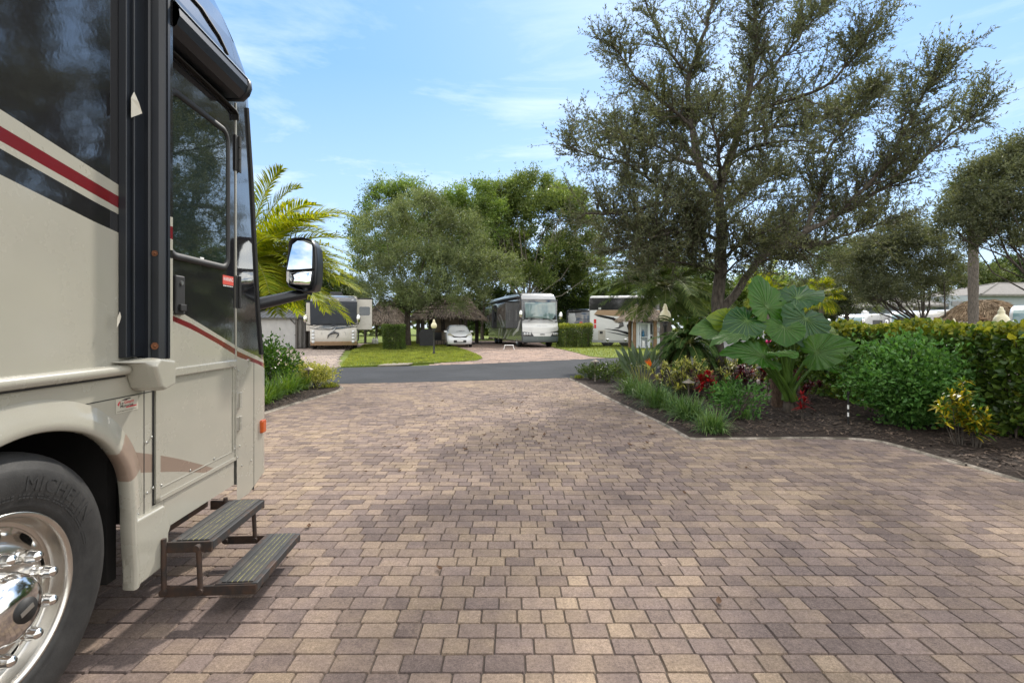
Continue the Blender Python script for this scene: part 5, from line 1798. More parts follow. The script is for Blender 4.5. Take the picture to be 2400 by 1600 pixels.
hedge('seagrape_hedge', 'long clipped seagrape hedge with yellow-green top and round dark leaves', 6.35, 7.6, 4.6, 12.4, 1.43, 27000, 0.092, 0.95, m_sea, m_seatop, 5, 'round', 0, 0.13)
hedge('privet_hedge', 'small square clipped hedge on the lawn island', gx(899, 31), gx(946, 31), 30.5, 31.9, 1.58, 11000, 0.085, 0.55, m_hedge, m_green, 6, 'thin', 0.1, 0.14, 0.03)
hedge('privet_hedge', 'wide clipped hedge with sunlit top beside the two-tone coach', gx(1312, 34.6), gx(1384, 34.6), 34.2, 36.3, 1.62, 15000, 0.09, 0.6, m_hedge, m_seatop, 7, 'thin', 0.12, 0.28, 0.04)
hedge('privet_hedge', 'dark hedge behind the grey gazebo', gx(690, 42), gx(735, 42), 41, 42.5, 1.9, 5000, 0.14, 0.6, m_deep, m_green, 8, 'thin', 0, 0.3, 0.05)


# ---------------------------------------------------------------- elephant ears
def earmat(name, c1, c2, c3, trans, tint):
    g = N(name)
    v = g.coord('Object')
    base = g.ramp(g.noise(v, 2.6, 5, 0.62), [(0.3, c1), (0.55, c2), (0.8, c3)])
    base = g.mix(1.0, base, g.ramp(g.noise(v, 38, 4, 0.6), [(0.3, 0.82), (0.7, 1.15)]), 'MULTIPLY')
    p = g.bsdf(base, 0.38, 0, g.bump(g.noise(v, 22, 3), 0.3, 0.012), 0, 0.33)
    tr = g.n('BsdfTranslucent'); g.l(g.mix(1.0, base, tint, 'MULTIPLY'), tr.inputs['Color'])
    mx = g.n('MixShader'); mx.inputs[0].default_value = trans
    g.l(p.outputs[0], mx.inputs[1]); g.l(tr.outputs[0], mx.inputs[2])
    return g.done(mx)


EAR = {'mid': earmat('elephant_ear_leaf', (0.028, 0.098, 0.012), (0.048, 0.138, 0.016), (0.12, 0.19, 0.024), 0.5, (1.5, 1.6, 0.4)),
       'dark': earmat('dark_elephant_ear_leaf', (0.012, 0.052, 0.013), (0.019, 0.072, 0.016), (0.04, 0.098, 0.022), 0.3, (1.3, 1.5, 0.4)),
       'gold': earmat('backlit_yellow_elephant_ear_leaf', (0.10, 0.17, 0.02), (0.18, 0.24, 0.03), (0.32, 0.28, 0.04), 0.5, (1.4, 1.4, 0.4)),  # yellow-green of light coming through the leaf, put into its colour
       'grey': earmat('grey_green_elephant_ear_leaf', (0.036, 0.098, 0.022), (0.06, 0.135, 0.027), (0.11, 0.165, 0.035), 0.42, (1.3, 1.4, 0.5))}
m_vein = leafmat('pale_leaf_vein', (0.085, 0.165, 0.045), (0.12, 0.20, 0.055), 0.3, 0.4, 0.1)
m_petiole = leafmat('green_petiole', (0.05, 0.11, 0.02), (0.10, 0.17, 0.03), 0.15, 0.35, 0.2, 3)

ex, ey = gp(1848, 968)
ears = thing('elephant_ear', 'giant elephant ear plant with huge ribbed heart-shaped leaves', 'plant', (ex, ey, 0))
heart = [(1, 0), (.94, .07), (.84, .17), (.68, .29), (.5, .38), (.3, .44), (.1, .465), (-.1, .45), (-.25, .39), (-.36, .29), (-.40, .17), (-.34, .07), (-.16, .015)]


def ear(apx, tpx, wpx, nrm, seed, cup=0.10, droop=0.12, tone='mid'):
    """apx, tpx: where the stalk joins and where the tip lies (px, py, depth); wpx: width in metres"""
    r_ = random.Random(seed)
    A0 = Vector(at(*apx)); T = Vector(at(*tpx))
    m_ = T - A0; L = m_.length; m_.normalize()
    nn = Vector(nrm); nn = (nn - m_ * nn.dot(m_)).normalized(); s_ = m_.cross(nn)
    ow = wpx / 0.93 * 0.92
    half = heart
    outl = [(u, w_) for u, w_ in half] + [(u, -w_) for u, w_ in reversed(half[1:])]
    # finer outline
    fine = []
    for i in range(len(outl)):
        a, b = outl[i], outl[(i + 1) % len(outl)]
        for k in range(4): fine.append((a[0] + (b[0] - a[0]) * k / 4, a[1] + (b[1] - a[1]) * k / 4))
    o_ = Vector((ex, ey, 0))

    def pt(u, w_, rr_, ph):
        z_ = cup * abs(w_) * 1.6 * L - droop * L * max(u, 0) ** 2 + 0.034 * L * rr_ ** 3 * math.sin(ph * 13 + seed) + 0.014 * L * rr_ ** 3 * math.sin(ph * 29 + 2 * seed) + 0.010 * L * rr_ * math.sin(ph * 31 + seed)
        return A0 + m_ * (u * L) + s_ * (w_ * ow) + nn * (z_ - 0.07 * L * rr_ * rr_ * abs(u)) - o_
    mb = MB()
    rings = []
    for rr_ in (0.0, 0.2, 0.4, 0.6, 0.8, 0.93, 1.0):
        rings.append([pt(u * rr_, w_ * rr_, rr_, math.atan2(w_, u)) for u, w_ in fine])
    mb.loft(rings, 0, smooth=True)
    # midrib and side veins
    for (u, w_) in [(0.97, 0)] + [q for k in (2, 3, 4, 5, 6, 7, 8, 9) for q in (half[k], (half[k][0], -half[k][1]))]:
        path = []
        for q in range(7):
            rr_ = q / 6 * 0.95
            bend = 0.10 * math.sin(math.pi * q / 6) * (1 if u < 0.9 else 0)
            path.append(pt(u * rr_ + bend * abs(w_), w_ * rr_, rr_, math.atan2(w_, u) if rr_ else 0) + nn * 0.003)
        mb.tube(path, [0.0085 if u > .9 else 0.0048] * 6 + [0.0015], 4, 1, False)
    mb.build('leaf', [EAR[tone], m_vein], ears)
    # stalk
    b = Vector((r_.gauss(0, .05), r_.gauss(0, .05), 0.22))
    e = A0 - o_
    c1 = b * 0.6 + e * 0.4 + Vector((0, 0, 0.12))
    c1.x *= 0.7; c1.y *= 0.7
    path = [((1 - t_) ** 2) * b + 2 * t_ * (1 - t_) * c1 + t_ * t_ * e for t_ in [k / 8 for k in range(9)]]
    mb = MB().tube(path, [0.040 - 0.026 * k / 8 for k in range(9)], 8, 0, False)
    mb.build('petiole', m_petiole, ears)


Ye = ey
for k, a in enumerate((
        ((1798, 722, Ye - .1), (1781, 640, Ye + .15), .82, (0.25, -1, 0.1), .10, .05),       # tall upright one
        ((1866, 700, Ye + .1), (1938, 668, Ye + .5), .62, (-.1, -.75, .75), .05, .10),
        ((1752, 750, Ye - .2), (1700, 790, Ye - .5), .66, (-.2, -.9, .5), .04, .05),
        ((1722, 762, Ye), (1664, 742, Ye - .2), .62, (.3, -.9, .35), .05, .10),
        ((1690, 775, Ye - .1), (1626, 768, Ye - .3), .58, (.1, -.7, .7), .08, .18),
        ((1748, 778, Ye - .3), (1668, 794, Ye - .7), .44, (0, -.55, .95), .03, .06),
        ((1790, 836, Ye - .5), (1702, 812, Ye - .8), .60, (.15, -.75, .75), .06, .12),
        ((1838, 765, Ye - .3), (1838, 810, Ye - .55), .68, (-.3, -1, .3), .05, .03),
        ((1888, 745, Ye - .2), (1884, 812, Ye - .45), .92, (.05, -1, .22), .04, .02),
        ((1938, 780, Ye + .35), (1962, 768, Ye + .6), .40, (-.3, -.9, .3), .06, .05),
        ((1826, 826, Ye - .6), (1868, 832, Ye - .95), .50, (0, -.5, .95), .03, .05),
        ((1912, 826, 7.75), (2004, 806, 7.3), .62, (0, -1, .32), .05, .10),
        ((1846, 735, Ye + .25), (1822, 700, Ye + .5), .55, (-.4, -.8, .5), .05, .08),
        ((1858, 790, Ye - .1), (1846, 716, Ye), .16, (.3, -1, .1), .5, .02), ((1772, 800, Ye - .2), (1744, 846, Ye - .55), .34, (.2, -.9, .3), .08, .2), ((1930, 842, Ye + .1), (1968, 868, Ye - .1), .36, (-.1, -.9, .4), .08, .2))):
    # the blade covers from behind the stalk to the tip: lengthen so the whole leaf spans the traced size
    ear(a[0], a[1], a[2], a[3], k, a[4], a[5], ('mid', 'dark', 'dark', 'gold', 'grey', 'grey', 'mid', 'mid', 'dark', 'gold', 'mid', 'grey', 'mid', 'gold', 'mid', 'mid')[k])
# stubby base
mb = MB()
mb.tube([(0, 0, -.02), (0, 0, .12), (.01, 0, .30)], [.09, .085, .055], 10)
mb.build('base', m_bark_dark, ears)
x, y = gp(1822, 955)
mb = MB()
mb.tube([(0, 0, -.03), (0.0, 0, .15), (-.02, 0, .35), (-.06, 0.02, .52)], [.11, .10, .095, .085], 10)
tag(mb.build('palm_stump', barkmat('shaggy_stump_bark', (0.04, 0.026, 0.02), (0.13, 0.085, 0.06), 16), None, (x, y, 0)), 'shaggy brown stump beside the elephant ear base', 'stump')

# ================================================================== vehicles across the road
m_cwhite = paint('white_coach_paint', (0.62, 0.62, 0.61), 0.25, 0.6, 0.04, 0.0, 100, 0)
m_cbeige = paint('pale_beige_coach_paint', (0.46, 0.43, 0.38), 0.28, 0.5, 0.05, 0.0, 100, 0)
m_ctan = paint('tan_coach_band', (0.30, 0.20, 0.12), 0.3, 0.5, 0.06, 0.0, 100, 0)
m_cgrey = paint('charcoal_coach_paint', (0.075, 0.077, 0.083), 0.2, 0.7, 0.1, 0.0, 100, 0)
m_cslate = paint('slate_coach_paint', (0.12, 0.145, 0.15), 0.25, 0.6, 0.08, 0.0, 100, 0)
m_csilver = paint('silver_coach_paint', (0.34, 0.345, 0.35), 0.25, 0.6, 0.06, 0.0, 100, 0)
m_cblack = paint('black_coach_paint', (0.014, 0.014, 0.017), 0.12, 0.8, 0.1, 0.0, 100, 0)
m_cshade = simple('dark_windscreen_cover', (0.036, 0.040, 0.047), 0.6, 0, 0.12, 1.2, 0.1, 40)
m_teal = glassmat('teal_windscreen', (0.13, 0.19, 0.19), 0.05, 0.0)
m_wglass = glassmat('dark_coach_window', (0.02, 0.025, 0.027), 0.04)
m_lens = simple('clear_headlamp', (0.55, 0.56, 0.56), 0.08, 0.3, 0.15, 30, 0, 60, 0.8)
m_redlens = simple('red_tail_lens', (0.50, 0.012, 0.012), 0.15, 0, 0.1, 20, 0, 60, 0.8)
m_tyre2 = simple('parked_tyre_rubber', (0.018, 0.018, 0.018), 0.75, 0, 0.25, 8)
m_plastic = simple('dull_black_plastic', (0.02, 0.02, 0.021), 0.55, 0, 0.2, 6)


class Coach:
    def __init__(self, name, label, x, y, yaw, W, L, Ht, body, roof, group=None, cat='motorhome', zlow=0.42):
        self.W, self.L, self.H = W, L, Ht
        self.root = thing(name, label, cat, (x, y, 0), yaw, group)
        k = Ht / 3.7
        self.prof = [(.32 * k, .10), (.5 * k, .02), (.75 * k, 0), (1.32 * k, 0.02), (1.50 * k, .08), (2.2 * k, .14), (2.95 * k, .24), (3.25 * k, .36), (3.5 * k, .60), (3.66 * k, 1.1), (3.70 * k, 2.2)]
        self.yf = lin(self.prof)
        out = [(y_, z_) for z_, y_ in self.prof] + [(L - .15, 3.70 * k), (L - .03, 3.62 * k), (L, 3.4 * k), (L, .5 * k), (L - .05, zlow)]
        cy, cz = L / 2, Ht / 2
        mb = MB()
        rings = []
        for f, ins in ((-1, .10), (-.985, .045), (-.955, .012), (-.92, 0), (-.5, 0), (0, 0), (.5, 0), (.92, 0), (.955, .012), (.985, .045), (1, .10)):
            x_ = f * W / 2
            r_ = []
            for i, (y_, z_) in enumerate(out):
                a = Vector(out[i - 1]); b = Vector(out[(i + 1) % len(out)])
                d = (b - a).normalized(); n_ = Vector((d.y, -d.x))
                q = Vector((y_, z_)) + n_ * ins
                yy = q.x + (0.16 * f * f if y_ < 1.2 else 0)
                r_.append((x_, yy, max(q.y, .3)))
            rings.append(r_)
        mb.loft(rings, 0, closed=True, smooth=False, caps=True)
        self.shell = mb.build('body', body, self.root)
        for p_ in self.shell.data.polygons: p_.use_smooth = len(p_.vertices) == 4
        self.wheels_at = []

    def fy(self, x, z): return self.yf(z) + 0.16 * (2 * x / self.W) ** 2

    def front(self, name, pts, mat, off=0.015, parent=None, n=10):
        """patch on the front face: closed outline in (x, z), filled in horizontal strips"""
        zs = [p[1] for p in pts]
        z0, z1 = min(zs), max(zs)
        mb = MB()
        rows = []
        for i in range(n + 1):
            z = z0 + (z1 - z0) * i / n
            zz = min(max(z, z0 + 1e-4), z1 - 1e-4)
            xs = []
            for k in range(len(pts)):
                (xa, za), (xb, zb) = pts[k], pts[(k + 1) % len(pts)]
                if (za > zz) != (zb > zz): xs.append(xa + (xb - xa) * (zz - za) / (zb - za))
            if len(xs) < 2: continue
            a, b = min(xs), max(xs)
            rows.append([(a + (b - a) * q / 10, self.fy(a + (b - a) * q / 10, z) - off, z) for q in range(11)])
        mb.loft(rows, 0, closed=False)
        # rim, so the patch has thickness
        e = rows[0] + [r[-1] for r in rows[1:-1]] + rows[-1][::-1] + [r[0] for r in rows[1:-1]][::-1]
        m = len(e)
        mb.add(e + [(p[0], p[1] + off + .01, p[2]) for p in e], [(i, (i + 1) % m, (i + 1) % m + m, i + m) for i in range(m)])
        return mb.build(name, mat, parent or self.root)

    def fline(self, name, pts, r, mat, off=0.02):
        mb = MB()
        mb.tube([(x, self.fy(x, z) - off, z) for x, z in pts], r if hasattr(r, '__len__') else [r] * len(pts), 6)
        return mb.build(name, mat, self.root)

    def side(self, name, pts, sg, mat, d0=-.01, d1=.008, parent=None):
        mb = MB()
        mb.prism(pts if sg > 0 else pts[::-1], lambda a, b, d: (sg * (self.W / 2 + d), a, b), d0, d1)
        return mb.build(name, mat, parent or self.root)

    def slide(self, name, y0, y1, z0, z1, sg, depth, mat, win=None, dark=None):
        mb = MB()
        xs = sorted((sg * (self.W / 2 - .05), sg * (self.W / 2 + depth)))
        mb.box(xs[0], xs[1], y0, y1, z0, z1)
        o = mb.build(name, mat, self.root, (0, 0, 0), None, 0.03)
        mb = MB()
        mb.box(xs[0], xs[1] + (.04 if sg > 0 else 0), y0 - .02, y1 + .02, z1 + .005, z1 + .09)
        mb.build('slide_topper', m_plastic, o, (0, 0, 0), None, .02)
        if win:
            mb = MB()
            xc = sg * (self.W / 2 + depth * .5); w_ = depth * .36
            pr = rrect(xc - w_, xc + w_, win[0], win[1], .09, 4)
            mb.prism(pr, lambda a, b, d: (a, d, b), y0 - .012, y0 + .01)
            mb.build('window', m_wglass, o)
        return o

    def wheel(self, y, sg, r=.5):
        mb = MB()
        xo = sg * (self.W / 2 - .03)
        M = Matrix.Translation((xo, y, r)) @ Matrix.Rotation(R(90 * sg), 4, 'Y')
        mb.lathe([(.30, 0), (.34, .02), (r - .06, .02), (r, -.02), (r, -.26), (.3, -.28)], 28, 0, M)
        w_ = mb.build('wheel', m_tyre2, self.root)
        mb = MB()
        mb.lathe([(.0, .05), (.1, .045), (.11, -.03), (.2, -.06), (.29, -.04), (.31, .015)], 24, 0, M)
        mb.build('rim', m_chrome, w_)

    def mirror(self, x, z, y=-.25, sg=1):
        mb = MB()
        mb.tube([(sg * (self.W / 2 - .15), self.fy(self.W / 2 - .15, z - .35), z - .42), (x, y + .05, z - .35), (x, y + .05, z - .2)], .03, 6)
        o = mb.build('mirror', m_plastic, self.root)
        mb = MB()
        mb.loft([[(x + .12 * s_ * math.cos(t_), y + d, z + .26 * s_ * math.copysign(abs(math.sin(t_)) ** .6, math.sin(t_))) for t_ in [2 * math.pi * k / 14 for k in range(14)]]
                 for d, s_ in ((-.10, .3), (-.09, .75), (-.04, 1), (.08, 1.0), (.10, .9))], 0, caps=True)
        mb.build('mirror_housing', m_chrome, o)


# ---- coach with the covered windscreen and the tan lower band
k31 = 31.7 / F
X0 = gx(786, 31.7)
c1 = Coach('motorhome', 'pale coach with dark windscreen cover, tan lower band and swirl emblem on its nose', X0, 31.4, R(17), 2.84, 10.5, 3.55, m_cbeige, m_cgrey)
h = 3.55 / 3.7
zz = lambda py: hz_(py, 31.7)
xx = lambda px: gx(px, 31.7) - X0
c1.front('roof_cap', [(-1.38, zz(707)), (1.38, zz(707)), (1.36, 3.30), (1.2, 3.46), (-1.2, 3.46), (-1.36, 3.30)], m_cgrey, .02)
c1.front('windshield_cover', [(xx(735), zz(761)), (xx(760), zz(764)), (xx(786), zz(765)), (xx(815), zz(763)), (xx(837), zz(760)), (xx(838), zz(706)), (xx(733), zz(706))], m_cshade, .03, None, 14)
c1.front('windshield', [(xx(745), zz(769)), (xx(790), zz(771)), (xx(830), zz(767)), (xx(815), zz(762)), (xx(760), zz(763))], m_wglass, .022)
c1.front('lower_band', [(xx(735), zz(809)), (xx(838), zz(809)), (xx(838), zz(799.5)), (xx(735), zz(799.5))], m_ctan, .02)
c1.fline('nose_stripe', [(xx(734), zz(768)), (xx(752), zz(771.5)), (xx(775), zz(772)), (xx(800), zz(770)), (xx(820), zz(767)), (xx(838), zz(765))], .022, m_cblack)
c1.fline('hood_line', [(xx(815), zz(809)), (xx(812), zz(780)), (xx(808), zz(776))], .006, m_cblack)
c1.fline('hood_line', [(xx(760), zz(809)), (xx(760), zz(778))], .006, m_cblack)
# swirl emblem with lettering
sw = [(xx(773), zz(793)), (xx(774), zz(786)), (xx(780), zz(781)), (xx(789), zz(779)), (xx(796), zz(781)), (xx(796), zz(785)), (xx(791), zz(792))]
c1.fline('swirl_emblem', sw, [.012, .045, .07, .075, .07, .055, .01], m_cblack)
c1.fline('swirl_emblem', [(xx(765), zz(768)), (xx(780), zz(770)), (xx(792), zz(764)), (xx(787), zz(773)), (xx(776), zz(782))], [.01, .05, .03, .05, .01], m_csilver, .03)
for k, x_ in enumerate((776, 780, 784)):
    c1.fline('emblem_mark', [(xx(x_), zz(789)), (xx(x_ + 1.6), zz(784.5))], .014, m_csilver, .035)
for px in (741, 829):
    for py in (777, 785, 792.5, 800.5):
        mb = MB()
        x_, z_ = xx(px), zz(py)
        M = Matrix.Translation((x_, c1.fy(x_, z_) - .03, z_)) @ Matrix.Rotation(R(90), 4, 'X')
        mb.lathe([(0.0, .03), (.05, .025), (.075, .012), (.085, .01), (.095, .0), (.095, -.03)], 16, 0, M)
        mb.build('headlight', m_lens, c1.root)
for px in (775, 785, 795, 828):
    mb = MB(); x_ = xx(px); z_ = zz(701.5)
    mb.box(x_ - .07, x_ + .07, c1.fy(x_, z_) - .05, c1.fy(x_, z_) + .02, z_ - .025, z_ + .025)
    mb.build('clearance_light', m_lens, c1.root, (0, 0, 0), None, .01)
for sgn in (-1, 1):
    c1.fline('wiper', [(xx(786 + sgn * 45), zz(765)), (xx(786 + sgn * 25), zz(759)), (xx(786 + sgn * 4), zz(758))], .014, m_plastic, .06)
c1.slide('slide_out', 1.0, 5.2, zz(773), zz(699), 1, .95, m_cbeige, (zz(738), zz(717)))
c1.slide('slide_out', 1.4, 5.2, zz(776), zz(708), -1, .34, m_cbeige)
c1.mirror(xx(841), zz(746), -.2, 1)
c1.mirror(xx(726), zz(747), -.2, -1)
for sgn in (-1, 1): c1.wheel(1.5, sgn); c1.wheel(8.0, sgn)
mb = MB()
mb.box(-.35, .45, 2.2, 3.2, 3.53, 3.82)
mb.build('air_conditioner', m_plastic, c1.root, (0, 0, 0), None, .06)
mb = MB()
mb.tube([(2.42, 1.0, 3.1), (2.6, 1.0, 2.75), (2.95, .9, 2.4)], .03, 6)
mb.build('awning_arm', m_plastic, c1.root)
mb = MB()
mb.tube([(1.5, 1.2, 1.9), (1.5, 1.1, .6), (1.35, 1.0, .45)], .04, 6)
mb.build('entry_step', m_plastic, c1.root)

# ---- two-tone coach with the big open windscreen
Yc = 34.8
X0 = gx(1267, Yc)
YAW2 = R(13.5)
c2 = Coach('motorhome', 'silver and charcoal coach with large pale windscreen, side slide-outs and white nose', X0, Yc, YAW2, 2.62, 12.5, 3.95, m_cgrey, m_csilver)
zz = lambda py: hz_(py, 34.8)
x2 = lambda px: (gx(px, 34.8) - X0) / 0.985
c2.front('roof_cap', [(-1.26, zz(701)), (1.26, zz(701)), (1.26, 3.60), (1.1, 3.86), (-1.1, 3.86), (-1.26, 3.60)], m_csilver, .025)
c2.front('windshield', [(x2(1229), zz(748)), (x2(1310), zz(748)), (x2(1309), zz(702)), (x2(1229), zz(702))], m_wglass, .02, None, 12)
c2.front('windshield_shade', [(x2(1233), zz(747)), (x2(1296), zz(748)), (x2(1306), zz(739)), (x2(1307), zz(708)), (x2(1232), zz(708))], m_teal, .035, None, 12)
c2.front('nose_panel', [(x2(1225), zz(778)), (x2(1240), zz(779)), (x2(1290), zz(779)), (x2(1311), zz(775)), (x2(1311), zz(757)), (x2(1225), zz(757))], m_cwhite, .025)
c2.front('cowl', [(x2(1225), zz(757)), (x2(1311), zz(757)), (x2(1310), zz(749)), (x2(1227), zz(749))], m_csilver, .015)
c2.front('grille_panel', [(x2(1252), zz(789.5)), (x2(1290), zz(789.5)), (x2(1298), zz(779.5)), (x2(1246), zz(779.5))], m_cwhite, .03)
c2.front('bumper', [(x2(1226), zz(801)), (x2(1311), zz(801)), (x2(1311), zz(788)), (x2(1292), zz(790)), (x2(1250), zz(790)), (x2(1226), zz(788))], m_cslate, .035)
for xa, xb in ((1227, 1245), (1297, 1311)):
    o = c2.front('headlight', [(x2(xa), zz(787)), (x2(xb), zz(785)), (x2(xb - (4 if xa < 1260 else -1)), zz(779.5)), (x2(xa), zz(777.5))], m_cgrey, .04)
    for q in range(3):
        x_ = x2(xa + 3 + (xb - xa - 6) * q / 2); z_ = zz(782.5)
        mb = MB()
        M = Matrix.Translation((x_, c2.fy(x_, z_) - .05, z_)) @ Matrix.Rotation(R(90), 4, 'X')
        mb.lathe([(0, .02), (.06, .012), (.085, 0), (.085, -.02)], 14, 0, M)
        mb.build('lamp', m_lens, o)
mb = MB()
mb.box(x2(1265), x2(1277), c2.fy(0, zz(783)) - .05, c2.fy(0, zz(783)), zz(785), zz(781.5))
mb.build('badge', m_csilver, c2.root)
vs, fs = text_geo('NEWMAR', .11)
mb = MB(); mb.add([(x2(1271) + p[0] * .62, c2.fy(0, zz(783)) - .052, zz(783.3) + p[1]) for p in vs], fs)
mb.build('badge_lettering', m_cblack, c2.root)
vs, fs = text_geo('VENTANA', .13, 1.35)
mb = MB(); mb.add([(x2(1272) + p[0], c2.fy(x2(1272) + p[0], zz(764)) - .03, zz(764) + p[1]) for p in vs], fs)
mb.build('nose_lettering', m_csilver, c2.root)
for q in (-1, 1):
    c2.fline('wiper', [(x2(1268) + q * .05, zz(749)), (x2(1268) + q * .45, zz(747)), (x2(1268) + q * .9, zz(752))], .016, m_plastic, .06)
c2.fline('hood_line', [(x2(1239), zz(761)), (x2(1246), zz(779))], .008, m_csilver, .03)
c2.fline('hood_line', [(x2(1300), zz(761)), (x2(1293), zz(779))], .008, m_csilver, .03)
c2.mirror(-1.50, zz(736), -.2, -1)
c2.mirror(1.42, zz(740), -.2, 1)
for y_ in (1.7, 8.2, 9.5): c2.wheel(y_, -1)
c2.wheel(1.7, 1); c2.wheel(8.4, 1)
# left side: slide-outs and pale sweeping stripes
c2.slide('slide_out', 2.9, 6.2, 1.35, 3.3, -1, .55, m_cgrey)
c2.slide('slide_out', 8.2, 11.3, 1.35, 3.2, -1, .55, m_cgrey)
c2.slide('slide_out', 1.6, 6.5, 1.3, 3.35, 1, .45, m_csilver, (2.3, 2.9))
for q, (pts, mt) in enumerate((([(.6, 1.9), (1.1, 1.2), (2.9, .75), (2.9, .95), (1.4, 1.4), (.75, 2.1)], m_cwhite), ([(6.4, 2.3), (7.2, 1.7), (7.9, .55), (8.3, .55), (7.7, 1.9), (6.4, 2.9)], m_cwhite),
                               ([(6.4, 1.5), (7.0, .5), (7.35, .5), (6.6, 1.9)], m_csilver), ([(3.2, 1.25), (4.8, .5), (5.3, .5), (3.6, 1.25)], m_csilver), ([(4.4, 1.25), (5.9, .5), (6.3, .5), (5.0, 1.25)], m_cwhite),
                               ([(11.4, 2.6), (12.2, 1.3), (12.4, 1.5), (11.6, 3.0)], m_cwhite))):
    c2.side('stripe', pts, -1, mt)
c2.side('window', [(.7, 1.9), (1.5, 1.8), (1.5, 3.0), (.8, 3.0)], -1, m_wglass)
for y0_, y1_ in ((2.9, 6.2), (8.2, 11.3)):
    mb = MB()
    xo = -(c2.W / 2 + .555)
    mb.add([(xo, y0_ + .1, 1.5), (xo, y0_ + .9, 1.5), (xo, y0_ + 2.6, 2.6), (xo, y0_ + 2.2, 2.7)], [(0, 1, 2, 3)])
    mb.add([(xo, y0_ + 1.2, 1.45), (xo, y0_ + 1.5, 1.45), (xo, y0_ + 3.0, 2.3), (xo, y0_ + 2.9, 2.4)], [(0, 1, 2, 3)])
    mb.build('stripe', m_csilver, c2.root)
    mb = MB(); mb.box(xo - .006, xo + .01, y0_ + 1.3, y0_ + 2.6, 2.45, 2.95)
    mb.build('window', m_wglass, c2.root)
    mb = MB(); mb.box(-(c2.W / 2 + .35), -(c2.W / 2 + .20), y0_ - .015, y0_ + .01, 1.9, 2.7)
    mb.build('window', m_wglass, c2.root)
mb = MB(); mb.tube([(-1.4, .9, 3.55), (-1.42, 6, 3.62), (-1.4, 12, 3.6)], .10, 8)
mb.build('awning', m_plastic, c2.root)

# ---- coach with brown swoops seen from its rear corner
Yd = 37.0
c3 = Coach('motorhome', 'white coach with tan and black swoops and red tail lamps beyond the square hedge', gx(1386, Yd) - 0.2, Yd + 1.2, 0, 2.6, 5.9, 3.75, m_cwhite, m_cblack)
# turn it: the rear points to the viewer's left, the flank faces the viewer
c3.root.rotation_euler = (0, 0, R(90 - 8))
c3.root.location = (gx(1386, Yd) + 5.84, Yd + 0.1, 0)
zz = lambda py: hz_(py, Yd)
m_cshade.node_tree.nodes['Principled BSDF'].inputs['Specular IOR Level'].default_value = 0.1
q = lambda px: 5.9 - (px - 1386) * Yd / F      # distance from the nose along the flank
sdm = -1


def flank(name, pts, mat, d1=.008): return c3.side(name, [(q(px), zz(py)) for px, py in pts], sdm, mat, -.02, d1)


flank('upper_band', [(1386, 727), (1386, 699), (1550, 699), (1550, 727)], m_cblack)
flank('upper_paint', [(1396, 737), (1404, 727), (1550, 728), (1550, 745), (1440, 741)], m_ctan, .006)
flank('tan_field', [(1400, 740), (1455, 734), (1475, 750), (1550, 760), (1550, 741), (1440, 731)], m_ctan, .007)
flank('swoop', [(1396, 737), (1410, 738), (1440, 744), (1462, 756), (1464, 764), (1452, 770), (1440, 770), (1452, 766), (1454, 759), (1436, 749), (1405, 742)], m_cblack, .012)
flank('swoop', [(1418, 770), (1450, 772), (1477, 779), (1550, 790), (1550, 796), (1478, 786), (1450, 776)], m_cblack, .012)
flank('swoop', [(1480, 752), (1470, 762), (1474, 775), (1490, 782), (1550, 784), (1550, 752)], m_cblack, .010)
flank('pinstripe', [(1420, 776), (1450, 780), (1500, 792), (1500, 794), (1450, 783)], m_cgrey, .012)
flank('lower_band', [(1386, 802), (1386, 797), (1550, 797), (1550, 802)], m_csilver, .012)
flank('bay_door', [(1405.5, 796), (1405.5, 773.5), (1422, 773.5), (1422, 796)], m_cbeige, .014)
flank('vent', [(1409, 782), (1409, 776), (1416, 776), (1416, 782)], m_plastic, .018)
for py0, py1 in ((748, 758), (760, 769)):
    flank('tail_light', [(1395.5, py1), (1395.5, py0), (1401, py0), (1401, py1)], m_redlens, .02)
flank('clearance_light', [(1406, 726), (1406, 721), (1412, 721), (1412, 726)], m_lens, .02)
for y_ in (4.6, 3.3, 1.0):
    c3.wheel(y_, -1)
# ---- black coach further back
c4 = Coach('motorhome', 'gloss black coach farthest back, its tail showing between the fig trunk and the square hedge', gx(1357, 52), 51.5, R(-8), 2.7, 9, 3.4, m_cblack, m_cblack)
zz = lambda py: hz_(py, 51.5)
c4.front('swirl', [(-1.2, 1.5), (-.75, 1.6), (-.35, 2.2), (-.5, 2.9), (-1.15, 2.9)], m_csilver, .02)
c4.front('swirl', [(.3, 1.3), (1.2, .9), (1.2, 1.1), (.4, 1.6)], m_csilver, .02)
c4.front('tail_light', [(.0, 1.5), (.28, 1.5), (.28, 2.0), (.0, 2.0)], m_redlens, .03)
c4.front('rear_window', [(.2, 2.3), (1.2, 2.3), (1.2, 3.0), (.2, 3.0)], m_wglass, .02)
for sgn in (-1, 1): c4.wheel(1.5, sgn)

# ---- coaches beyond the big hedge, to the right
def rear_coach(name, label, px, Y, yaw, W, L, Hh, body, teal, wz=(1.55, 2.9)):
    cc = Coach(name, label, gx(px, Y), Y, yaw, W, L, Hh, body, body)
    cc.front('windshield', [(-W / 2 + .12, wz[0]), (W / 2 - .12, wz[0]), (W / 2 - .14, wz[1]), (-W / 2 + .14, wz[1])], teal, .03)
    cc.front('nose_panel', [(-W / 2 + .1, .7), (W / 2 - .1, .7), (W / 2 - .1, wz[0] - .08), (-W / 2 + .1, wz[0] - .08)], m_csilver, .02)
    for sgn in (-1, 1):
        cc.wheel(1.5, sgn); cc.wheel(L - 2.3, sgn)
        cc.mirror(sgn * (W / 2 + .12), wz[0] + .5, -.2, sgn)
    return cc


